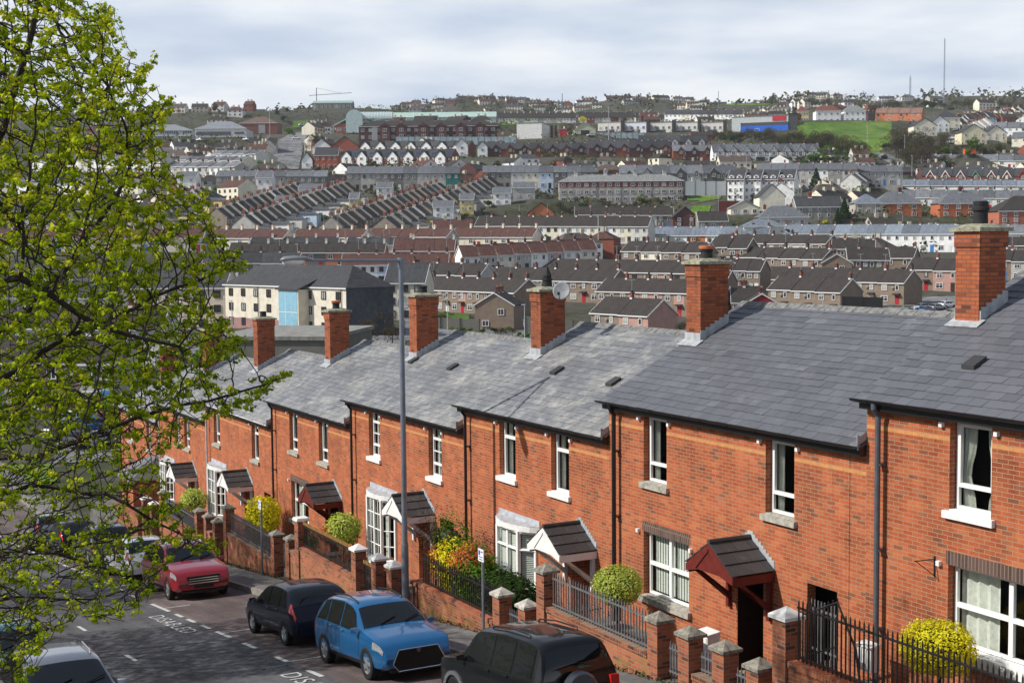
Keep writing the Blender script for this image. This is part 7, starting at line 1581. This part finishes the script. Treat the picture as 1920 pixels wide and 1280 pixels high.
# ------------------------------------------------------------------ parked cars of the valley (small)
def farcar(px, py, paintm, lab, rz, grp='cars in the distance', D=None, kind='hatch'):
    p = hit(px, py) if D is None else hitD(px, D); return car(kind, paintm, p[0], p[1], rz, lab, z=p[2] + .15, detail=False, world=True, group=grp)
cols = ['paint_red', 'paint_blue', 'paint_white', 'paint_grey', 'paint_silver', 'paint_navy', 'paint_blue', 'paint_white']
cn = dict(paint_red='red', paint_blue='blue', paint_white='white', paint_grey='grey', paint_silver='silver', paint_navy='dark', paint_teal='teal')
for i, (px, py, c_) in enumerate([(1668, 597, 'paint_red'), (1690, 592, 'paint_silver'), (1703, 595, 'paint_navy'), (1718, 590, 'paint_white'), (1738, 588, 'paint_blue'), (1748, 594, 'paint_navy'), (1757, 583, 'paint_silver'), (1775, 578, 'paint_white'), (1730, 582, 'paint_silver')]): farcar(px, py, c_, '%s car, %s from the left in the bunch beside the biggest chimney' % (cn[c_], ORD[i]), .6, 'cars beside the biggest chimney')
for i, (px, py, c_) in enumerate([(145, 800, 'paint_white'), (178, 812, 'paint_blue'), (212, 800, 'paint_red'), (238, 822, 'paint_red'), (265, 812, 'paint_white'), (205, 838, 'paint_silver'), (165, 838, 'paint_navy'), (120, 822, 'paint_grey')]): farcar(px, py, c_, '%s car seen through the branches, %s in the car park' % (cn[c_], ORD[i]), .4 + i * .1, 'cars in the car park behind the tree', kind='hatch')
for i, (px, py, c_) in enumerate([(556, 262, 'paint_white'), (570, 240, 'paint_blue'), (566, 236, 'paint_white'), (574, 244, 'paint_silver'), (1656, 298, 'paint_navy'), (1785, 262, 'paint_white'), (1780, 270, 'paint_white'), (1792, 246, 'paint_silver'), (461, 264, 'paint_white'), (372, 265, 'paint_white'), (362, 264, 'paint_silver'), (1124, 458, 'paint_red'), (1108, 256, 'paint_white'), (860, 618, 'paint_red')]):
    farcar(px, py, c_, '%s car far off, %s' % (cn[c_], ['parked on the climbing road', 'at the top of the climbing road', 'behind the others at the top of the climbing road', 'below the top of the climbing road', 'coming down the steep road', 'on the hill street beside the cream gable, upper', 'on the hill street beside the cream gable, lower', 'at the top of the hill street', 'right of the school pavilion', 'before the school pavilion', 'left of the white one before the school', 'behind the pale lamp post', 'beside the pale hoarding', 'behind the slates beside the hedge'][i]), .3 * i)
# person in blue
p = hit(1774, 574); t = None
def skin_person(loc, label):
    vs = [(0, 0, .95), (0, 0, 1.18), (0, .02, 1.42), (0, .03, 1.52), (0, .04, 1.66), (.1, 0, .9), (.13, .12, .5), (.13, .22, .06), (.13, .34, .03), (-.1, 0, .9), (-.12, -.1, .5), (-.12, -.3, .1), (-.12, -.2, .03), (.2, .01, 1.4), (.27, -.08, 1.12), (.25, .08, .88), (-.2, .01, 1.4), (-.27, .1, 1.12), (-.25, .26, .92)]
    es = [(0, 1), (1, 2), (2, 3), (3, 4), (0, 5), (5, 6), (6, 7), (7, 8), (0, 9), (9, 10), (10, 11), (11, 12), (2, 13), (13, 14), (14, 15), (2, 16), (16, 17), (17, 18)]
    rd_ = [.15, .15, .15, .06, .11, .1, .07, .05, .04, .1, .07, .05, .04, .065, .05, .035, .065, .05, .035]
    me = bpy.data.meshes.new('person'); me.from_pydata(vs, es, []); o = obj('person', me, None, loc); md = o.modifiers.new('s', 'SKIN'); o.data.skin_vertices[0].data[0].use_root = True
    for i_, r_ in enumerate(rd_): o.data.skin_vertices[0].data[i_].radius = (r_, r_ * .8)
    o.modifiers.new('ss', 'SUBSURF').render_levels = 1; dg = bpy.context.evaluated_depsgraph_get(); m2 = bpy.data.meshes.new_from_object(o.evaluated_get(dg)); o.modifiers.clear(); o.data = m2
    for nm, c_ in (('coat_blue', (.02, .09, .5)), ('trousers', (.02, .02, .03)), ('skin', (.5, .3, .2))): M(nm, c_, .8, .1)
    m2.materials.clear()
    for nm in ('coat_blue', 'trousers', 'skin'): m2.materials.append(MATS[nm])
    for pl_ in m2.polygons: z_ = pl_.center.z; pl_.material_index = 2 if z_ > 1.5 else (0 if z_ > .88 else 1); pl_.use_smooth = True
    tag(o, label, 'person'); return o
p_ = skin_person(tuple(p), 'person in a blue coat walking beside the distant hedge'); p_.rotation_euler = (0, 0, .8)
h_ = MB(); h_.lathe([(.02, 1.80), (.09, 1.77), (.105, 1.70), (.10, 1.64)], 10, (0, .03, 0)); M('hair', (.03, .02, .012), .9); h_.build('hair', 'hair', p_)
# ------------------------------------------------------------------ trees and shrubs of the town
def treemesh(kind, seed):
    def f():
        rs = np.random.default_rng(seed); 
        n, sz = dict(bare=(1500, .055), scrub=(900, .075), leafy=(1300, .085), conifer=(1500, .07), yellow=(900, .085), hedge=(900, .09), dark=(1300, .085))[kind]
        K = 10; cen = rs.normal(size=(K, 3)) * np.array([.23, .23, .2]); cen[:, 2] = .62 + cen[:, 2]
        if kind == 'conifer':
            z_ = rs.random(n) ** 1.3; r_ = (1 - z_) * .33 * (1 + .18 * np.sin(z_ * 42)) * (.55 + .45 * rs.random(n) ** .5) + .01; a = rs.random(n) * 6.283; Cc = np.stack([r_ * np.cos(a), r_ * np.sin(a), .08 + z_ * .92], 1)
        else:
            i_ = rs.integers(0, K, n); d = rs.normal(size=(n, 3)); d /= np.linalg.norm(d, axis=1)[:, None]; Cc = cen[i_] + d * (.20 * (.5 + .5 * rs.random(n)[:, None] ** .5)) * np.array([1.0, 1.0, .9])
            if kind in ('scrub', 'hedge'): Cc[:, 2] = Cc[:, 2] * .95 - .1
        V, F_ = leaves(Cc, sz, rs=rs, aspect=.35 if kind in ('bare', 'scrub') else .8)
        mt = dict(bare='twig_brown', scrub='scrub', leafy='leaf_mid', conifer='leaf_dark', yellow='leaf_yellow', hedge='leaf_dark', dark='leaf_dark')[kind]
        return npmesh('crown', V, F_, mt, np.clip(.2 + .6 * rs.random(n) + .3 * (Cc[:, 2] - .6), 0, 1))
    return cached(('tree', kind, seed), f)
def trunkmesh(seed):
    def f():
        rs = random.Random(seed); m = MB(); m.tube([(0, 0, -.1), (.01, 0, .25), (0, .01, .55), (.02, 0, .8)], [.028, .022, .014, .004], 6)
        for k in range(9): a = rs.uniform(0, 6.28); z0_ = rs.uniform(.2, .6); l = rs.uniform(.18, .34); m.tube([(0, 0, z0_), (l * .5 * math.cos(a), l * .5 * math.sin(a), z0_ + l * .5), (l * math.cos(a), l * math.sin(a), z0_ + l * .95)], [.010, .007, .002], 4)
        return m.mesh('trunk', MATS['bark'])
    return cached(('trunk', seed), f)
tn = 0
def tree(px, py, hpx, kind, label, grp=None, D=None, wide=1.0):
    global tn
    p = hit(px, py) if D is None else hitD(px, D); Hh = hpx * p[1] / 2600; tn += 1; s = tn % 3
    name = {'hedge': 'shrub', 'scrub': 'shrub', 'conifer': 'conifer_tree', 'bare': 'bare_tree'}.get(kind, 'tree')
    t = empty(name, p, tn * 1.3); t.scale = (Hh * wide, Hh * wide, Hh); tag(t, label, 'shrub' if name == 'shrub' else 'tree', grp); obj('crown', treemesh(kind, s), t)
    if kind != 'hedge': obj('trunk', trunkmesh(s), t)
rt = random.Random(11)
for i in range(40):   # wooded bank below the sports hall
    u = i / 39; px = 1345 + u * 275 + rt.uniform(-5, 5); py = 262 + 44 * max(0, u - .35) ** .7 + rt.uniform(-6, 9) * (0.4 + u); tree(px, py, rt.uniform(13, 20) * (1 + 1.3 * u), 'scrub' if i % 3 else 'bare', 'brownish bare tree on the wooded bank right of the timbered row', 'bare trees on the wooded bank', wide=1.1)
for i in range(34): tree(1672 + rt.uniform(0, 110), rt.uniform(262, 322), rt.uniform(22, 46), rt.choice(['scrub', 'bare', 'bare', 'scrub']), 'bare brown tree on the slope between field and hill street', 'bare trees on the right slope', wide=1.0)
for i in range(13): tree(1500 + rt.uniform(0, 130), rt.uniform(288, 316), rt.uniform(16, 28), rt.choice(['scrub', 'leafy', 'scrub']), 'greenish scrub above the slate terrace near the conifer', 'scrub above the slate terrace', wide=1.3)
for i in range(30): tree(872 + i * 18.8, 312, 15 + rt.uniform(-2, 3), 'hedge', 'section of the dark evergreen hedge below the dark red terraces', 'dark evergreen hedge sections', D=575, wide=1.6)
for i, (px, py, hp_, k, lb, D_) in enumerate([(886, 334, 38, 'dark', 'dark evergreen clump left end of the hedge', 545), (878, 340, 20, 'leafy', 'green shrub right of the dark green house', 520), (1138, 326, 26, 'dark', 'dark evergreens in the gap between grey terraces', 545), (1530, 362, 46, 'conifer', 'dark conifer right of the white three-storey houses', None),
    (1583, 412, 40, 'conifer', 'tall conifer left of the octagonal bay house', None), (1570, 424, 30, 'conifer', 'smaller conifer beside the yellow shrub', None), (1545, 424, 12, 'yellow', 'small yellow shrub below the conifers', None), (949, 212, 18, 'conifer', 'dark conifer on the central skyline', 1000), (795, 200, 9, 'dark', 'small dark tree on the left central skyline', 1150), (770, 200, 9, 'dark', 'second small dark tree on the left central skyline', 1150),
    (1070, 255, 38, 'bare', 'bare tree between warehouse and green shed', 740), (1096, 228, 16, 'yellow', 'yellow-green tree beside the cream houses', 880), (1232, 222, 18, 'yellow', 'bright yellow-green tree left of the cottages', 900), (1636, 215, 36, 'bare', 'large bare tree on the skyline above the orange houses', 900), (1345, 206, 22, 'bare', 'bare rounded tree on the skyline above the cottages', 1000),
    (595, 258, 40, 'bare', 'bare tree beside the climbing road', 690), (580, 272, 24, 'bare', 'low bare tree right of the climbing road', 650), (527, 222, 14, 'conifer', 'dark tree on the left skyline', 950), (1175, 226, 16, 'scrub', 'brown tree among the cream and red houses', 880), (1204, 228, 18, 'bare', 'bare tree left of the yellow-green one', 890),
    (1160, 478, 14, 'leafy', 'round green bush beside the mossy roofed row', 372), (880, 612, 14, 'leafy', 'green hedge bush behind the lamp column', 236), (850, 610, 12, 'leafy', 'hedge left part behind the lamp column', 236), (1755, 560, 12, 'leafy', 'green hedge beside the person in blue', 272), (1785, 560, 12, 'leafy', 'green hedge right of the person in blue', 272), (690, 625, 60, 'bare', 'bare bush before the dark slate gable', 205), (735, 630, 50, 'bare', 'bare bushes right of the dark slate gable', 205), (620, 628, 40, 'bare', 'reddish bare tree before the blue panel', 205), (470, 628, 36, 'bare', 'reddish bare tree before the cream flats', 205), (940, 625, 30, 'bare', 'bare shrub beside the tan gable house', 222), (1275, 640, 36, 'bare', 'bare shrub at the dark gable right of centre', 225),
    (600, 345, 40, 'bare', 'bare dark bush between the two grey terraces', 520), (632, 350, 36, 'bare', 'second bare bush between the two grey terraces', 520), (500, 318, 24, 'leafy', 'green tree below the climbing road', 560), (486, 300, 20, 'scrub', 'brown tree left of the climbing road', 600), (550, 262, 20, 'leafy', 'green tree on the corner of the climbing road', 740), (1870, 402, 30, 'scrub', 'round brown tree right of the biggest chimney pot', 430), (1740, 300, 24, 'dark', 'dark shrub above the slate row on the right', 600), (1765, 300, 22, 'dark', 'dark evergreen beside the orange-red container', 605), (1040, 520, 10, 'leafy', 'small garden bush right of the brown roofs', 330)]): tree(px, py, hp_, k, lb, None, D_)
for i in range(46): tree(300 + i * 36 + rt.uniform(-14, 14), 200, rt.uniform(7, 14), rt.choice(['dark', 'bare', 'scrub', 'scrub']), 'small tree along the far skyline', 'small trees along the far skyline', D=rt.uniform(1250, 1480), wide=1.5)
for i in range(46): tree(1490 + i * 10 + rt.uniform(-8, 8), 200, rt.uniform(11, 24), rt.choice(['dark', 'bare', 'scrub', 'scrub']), 'brown tree along the right skyline', 'trees along the right skyline', D=rt.uniform(980, 1150), wide=1.2)
for i in range(12): tree(262 + i * 22, 266, rt.uniform(8, 14), rt.choice(['scrub', 'leafy']), 'scrub along the wall below the school', 'scrub below the school', D=690, wide=1.8)
for i in range(14): tree(rt.uniform(300, 560), rt.uniform(205, 230), rt.uniform(8, 16), rt.choice(['bare', 'scrub', 'dark']), 'tree on the slope around the school', 'trees around the school')
for i in range(8): tree(1800 + i * 17, 285, rt.uniform(10, 20), rt.choice(['scrub', 'leafy', 'bare']), 'scrub above the slate row at the right edge', 'scrub at the right edge', D=620, wide=1.4)

for i in range(190):
    px = rt.uniform(330, 1915); py = rt.choice([rt.uniform(265, 345), rt.uniform(345, 420), rt.uniform(420, 620), rt.uniform(300, 420)]); tree(px, py, rt.uniform(9, 20), rt.choice(['leafy', 'scrub', 'dark', 'bare', 'hedge']), 'small garden shrub or tree between the houses of the valley', 'garden shrubs between the houses', wide=1.3)

rs = np.random.default_rng(77); n = 26000; pxs = rs.uniform(-80, 2000, n); Ds = rs.uniform(1180, 1490, n); clump = np.sin(pxs * .11) + np.sin(pxs * .043 + 1) + np.sin(Ds * .05 + pxs * .02); k = clump > rs.uniform(-.8, 1.4, n); pxs = pxs[k]; Ds = Ds[k]; n = len(pxs)
X_ = (pxs - 960) / FPX * Ds; hgt = rs.uniform(0, 1, n) * (4.5 + 3.0 * np.sin(pxs * .3) + np.where(pxs > 1480, 3, 0)); Z_ = np.array([zt(a, b) for a, b in zip(X_, Ds)]) + hgt
V, F_ = leaves(np.stack([X_, Ds, Z_], 1), 3.4, rs=rs, aspect=.7); o = obj('distant_woodland', npmesh('distant_woodland', V, F_, 'scrub', rs.random(n) * .8)); tag(o, 'brown leafless trees and hedges along the far skyline', 'woodland', kind='stuff')

# rough growth on the slopes between the streets
n = 150000; pxs = rs.uniform(-100, 2020, n); Ds = np.exp(rs.uniform(math.log(395), math.log(1120), n)); X_ = (pxs - 960) / FPX * Ds
nz = np.sin(X_ * .07 + np.sin(Ds * .05) * 2) + np.sin(Ds * .09 + X_ * .03) + np.sin(X_ * .19 - Ds * .13); k = nz > rs.normal(.9, .6, n); pxs, Ds, X_ = pxs[k], Ds[k], X_[k]
Z_ = np.array([zt(a, b) for a, b in zip(X_, Ds)]); py_ = 457 - (Z_ - 16) / Ds * 2600
bad = ((pxs > 500) & (pxs < 605) & (py_ < 325) & (py_ > 222)) | ((pxs > 1485) & (pxs < 1680) & (py_ > 222) & (py_ < 292)) | ((pxs > 1630) & (pxs < 1730) & (py_ > 284) & (py_ < 336)) | ((pxs > 1280) & (pxs < 1365) & (py_ > 350) & (py_ < 406)) | ((pxs > 1368) & (pxs < 1500) & (py_ > 246) & (py_ < 256)) | (Ds < 0)
k = ~bad; pxs, Ds, X_, Z_ = pxs[k], Ds[k], X_[k], Z_[k]; n = len(X_); Z_ = Z_ + rs.random(n) ** 1.5 * (2.2 + 1.6 * np.sin(X_ * .11)); s_ = .9
V, F_ = leaves(np.stack([X_, Ds, Z_], 1), 1.15, rs=rs, aspect=.7); print('scrub', n); o = obj('undergrowth', npmesh('undergrowth', V, F_, 'scrub', np.clip(.5 + .3 * np.sin(X_ * .05 + Ds * .03) + rs.normal(0, .2, n), 0, 1))); tag(o, 'rough brown and green undergrowth on the slopes between streets', 'undergrowth', kind='stuff')

for i in range(22): tree(rt.uniform(1715, 1880), rt.uniform(280, 298), rt.uniform(10, 20), rt.choice(['scrub', 'leafy', 'bare', 'scrub']), 'scrub on the bank around the orange-red container', 'scrub around the container', wide=1.4)

for i in range(16): tree(640 + i * 8.5 + rt.uniform(-4, 4), 655, rt.uniform(30, 62), rt.choice(['bare', 'bare', 'scrub']), 'bare dark bush behind the slate roofs left of the lamp post', 'bare bushes behind the slate roofs', D=rt.uniform(150, 190), wide=1.0)
for i in range(26): tree(795 + i * 12 + rt.uniform(-5, 5), 618, rt.uniform(9, 17), rt.choice(['leafy', 'hedge', 'dark', 'leafy', 'bare']), 'garden hedge or bush before the tan brick estate', 'garden hedges of the tan brick estate', D=rt.uniform(222, 262), wide=1.5)
for i in range(12): tree(1590 + i * 22 + rt.uniform(-5, 5), 585, rt.uniform(8, 13), rt.choice(['leafy', 'hedge', 'dark']), 'garden hedge between the right-hand estate houses', 'garden hedges of the right-hand estate', D=rt.uniform(268, 290), wide=1.5)
fence('low garden wall before the tan houses behind the lamp column', 790, 606, 900, 610, 243, 1.1, 'stone_cap', 'garden_wall'); fence('low garden wall right of the tan gable house', 985, 606, 1075, 612, 240, 1.1, 'stone_cap', 'garden_wall')

for i in range(26): tree(rt.uniform(-60, 380), rt.uniform(690, 790), rt.uniform(26, 60), rt.choice(['leafy', 'bare', 'scrub', 'dark', 'bare']), 'tree or bush around the car park, seen through the big tree', 'trees around the car park', wide=1.2)
for i in range(20): tree(rt.uniform(-60, 400), rt.uniform(560, 690), rt.uniform(14, 30), rt.choice(['leafy', 'bare', 'scrub', 'hedge']), 'garden bush between the rows behind the big tree', 'garden bushes behind the big tree', wide=1.3)
# ================================================================== THE BIG TREE
def inpoly(x, y, P):
    c = np.zeros(len(x), bool); n = len(P)
    for i in range(n):
        (x1, y1), (x2, y2) = P[i], P[(i + 1) % n]; m = ((y1 > y) != (y2 > y)) & (x < (x2 - x1) * (y - y1) / (y2 - y1 + 1e-9) + x1); c ^= m
    return c
TREEP = [(-420, -260), (60, -260), (100, -60), (150, 10), (225, 20), (205, 80), (240, 130), (290, 105), (280, 160), (240, 200), (325, 170), (330, 215), (290, 260), (330, 290), (325, 350), (390, 350), (395, 420), (470, 485), (470, 515), (400, 520), (380, 560), (420, 600), (470, 640), (400, 690), (420, 730), (440, 745), (560, 690), (470, 770), (400, 790), (345, 830), (310, 880), (330, 930), (420, 1030), (430, 1060), (330, 1040), (300, 1100), (270, 1150), (230, 1165), (120, 1180), (90, 1230), (60, 1285), (-60, 1340), (-420, 1340)]
rs = np.random.default_rng(21)
DT0, DT1 = 13.0, 21.0; NA = 21000; pts = []
while len(pts) < NA:
    x = rs.uniform(-420, 565, 4000); y = rs.uniform(-260, 1340, 4000); k = inpoly(x, y, TREEP)
    for a, b in zip(x[k], y[k]):
        lower = b > 820
        if lower and rs.random() < .45: continue
        D = rs.uniform(DT0, DT1) if a < 250 else rs.uniform(14.5, 18.5)
        pts.append(atD(a, b, D))
A = np.array(pts[:NA])
root = np.array([-11.2, 17.5, 4.5]); nodes = [root.copy()]; par = [-1]
top_ = np.array([-9.4, 17.2, 9.6])
for i in range(1, 19): nodes.append(root + (top_ - root) * i / 18 + np.array([.05 * math.sin(i), .05 * math.cos(i * 1.3), 0])); par.append(i - 1)
def limb(start, pts_, n=16):
    k = start; p = nodes[start]
    for q in pts_:
        q = np.array(q); p0 = nodes[k].copy(); m = max(2, int(np.linalg.norm(q - p0) / .28))
        for i in range(1, m + 1): nodes.append(p0 + (q - p0) * i / m + rs.normal(0, .02, 3)); par.append(k); k = len(nodes) - 1
    return k
def tp(px, py, D): return tuple(atD(px, py, D))
limb(18, [tp(-200, 700, 17), tp(20, 610, 16.5), tp(150, 470, 16), tp(250, 330, 16)]); limb(18, [tp(-150, 500, 16), tp(0, 250, 16), tp(60, 60, 16), tp(90, -100, 16)]); limb(16, [tp(-100, 780, 17), tp(120, 640, 16.5), tp(290, 560, 16), tp(420, 505, 16)])
limb(14, [tp(-120, 870, 17), tp(60, 855, 16), tp(200, 800, 16), tp(330, 760, 16), tp(450, 735, 16), tp(545, 705, 16)]); limb(12, [tp(-120, 960, 17), tp(60, 905, 16.5), tp(200, 930, 16), tp(330, 1000, 16)]); limb(12, [tp(-100, 1060, 17), tp(60, 1030, 16.5), tp(180, 1060, 16), tp(260, 1100, 16)]); limb(17, [tp(-100, 300, 18), tp(40, 420, 18.5), tp(170, 200, 18.5), tp(230, 140, 18)])
limb(10, [tp(-120, 1150, 17), tp(20, 1120, 16.5), tp(90, 1180, 16)]); limb(18, [tp(-160, 560, 14.5), tp(40, 520, 14.2), tp(200, 620, 14.4), tp(340, 650, 14.8)])
N0 = np.array(nodes); alive = np.ones(len(A), bool); near = np.zeros(len(A), int); nd = np.full(len(A), 1e9)
def upd(start, nodes_):
    B_ = np.array(nodes_[start:])
    for i in range(0, len(A), 2000):
        d = np.linalg.norm(A[i:i + 2000, None] - B_[None], axis=2); j = d.argmin(1); dd = d[np.arange(len(j)), j]; m = dd < nd[i:i + 2000]
        nd[i:i + 2000][m] = dd[m]; near[i:i + 2000][m] = j[m] + start
upd(0, nodes); STEP, KILL = .13, .155
for it in range(150):
    idx_ = np.where(alive & (nd < 2.6))[0]
    if len(idx_) == 0: break
    acc = {}
    for i in idx_:
        v = A[i] - nodes[near[i]]; acc.setdefault(near[i], []).append(v / (np.linalg.norm(v) + 1e-6))
    s = len(nodes)
    for k, vs in acc.items():
        v = np.mean(vs, 0) + rs.normal(0, .12, 3) + np.array([0, 0, .08]); v /= np.linalg.norm(v) + 1e-6; nodes.append(nodes[k] + v * STEP); par.append(k)
    upd(s, nodes); alive &= nd > KILL
nodes = np.array(nodes); par = np.array(par); nn = len(nodes); print('tree nodes', nn)
w = np.zeros(nn); ch = np.zeros(nn, int)
for i in range(nn - 1, 0, -1):
    if ch[i] == 0: w[i] = max(w[i], 1)
    w[par[i]] += w[i]; ch[par[i]] += 1
rad_ = .0032 * w ** .41 + .001; rad_ = np.minimum(rad_, .2)
V = []; F_ = []
K = 5
for i in range(1, nn):
    p0, p1 = nodes[par[i]], nodes[i]; d = p1 - p0; L = np.linalg.norm(d); 
    if L < 1e-5: continue
    d /= L; a = np.cross(d, [0, 0, 1.0] if abs(d[2]) < .9 else [1.0, 0, 0]); a /= np.linalg.norm(a); b = np.cross(d, a); r0 = rad_[par[i]] if w[par[i]] < w[i] * 2.2 else rad_[i] * 1.15; r1 = rad_[i]; o_ = len(V)
    for k in range(K): t_ = 6.2832 * k / K; e = a * math.cos(t_) + b * math.sin(t_); V.append(p0 + e * r0); V.append(p1 + d * r1 * .3 + e * r1)
    for k in range(K): k2 = (k + 1) % K; F_.append((o_ + 2 * k, o_ + 2 * k2, o_ + 2 * k2 + 1, o_ + 2 * k + 1))
rootp = empty('tree', tuple(root)); tag(rootp, 'big tree with fresh yellow-green spring leaves filling the left side', 'tree')
obj('trunk', npmesh('trunk', np.array(V) - root, np.array(F_), 'bark', smooth=True), rootp)
# leaf clusters at the twig ends
tips = [i for i in range(1, nn) if w[i] <= 1.5 or (w[i] <= 4 and rs.random() < .15)]
Cc = []; Tt = []; Nn = []
for i in tips:
    p = nodes[i]; q = _proj = None
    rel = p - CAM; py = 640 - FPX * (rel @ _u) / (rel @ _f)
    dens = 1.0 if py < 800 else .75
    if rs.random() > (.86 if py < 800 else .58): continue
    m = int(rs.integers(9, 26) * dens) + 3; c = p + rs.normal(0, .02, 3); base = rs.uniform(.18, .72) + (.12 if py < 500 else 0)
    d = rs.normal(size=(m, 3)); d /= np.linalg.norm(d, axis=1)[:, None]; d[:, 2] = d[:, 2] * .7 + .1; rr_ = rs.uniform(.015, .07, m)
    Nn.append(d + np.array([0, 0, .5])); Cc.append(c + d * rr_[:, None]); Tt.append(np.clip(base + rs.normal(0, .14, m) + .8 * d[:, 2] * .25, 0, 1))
Cc = np.concatenate(Cc); Tt = np.concatenate(Tt); print('leaves', len(Cc), 'tips', len(tips))
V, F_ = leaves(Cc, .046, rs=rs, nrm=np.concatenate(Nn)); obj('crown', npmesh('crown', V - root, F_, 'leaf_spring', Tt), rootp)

for dx, dy, lb in ((-10.5, 15.5, 'neighbouring tree just outside the left edge, shading the road'), (-18.0, 29.0, 'second neighbouring tree outside the left edge, farther down the road')):
    c = copy_tree(rootp); c.location = (root[0] + dx, root[1] + dy, root[2] - 1.0); c['label'] = lb

# ------------------------------------------------------------------ air
hz = MB().box(-2600, 2600, -40, 3000, -8, 330); hm = bpy.data.materials.new('haze'); hm.use_nodes = True; hm.node_tree.nodes.clear(); MATS['haze'] = hm
ho = N(hm.node_tree, 'ShaderNodeOutputMaterial'); hv = N(hm.node_tree, 'ShaderNodeVolumePrincipled'); hv.inputs['Color'].default_value = (.82, .88, .96, 1); hv.inputs['Density'].default_value = 0.00009; hv.inputs['Anisotropy'].default_value = .2
lk(hm.node_tree, hv.outputs[0], ho.inputs['Volume']); o = hz.build('haze', 'haze'); o['kind'] = 'stuff'; tag(o, 'thin pale air softening the far hillside', 'haze', kind='stuff')
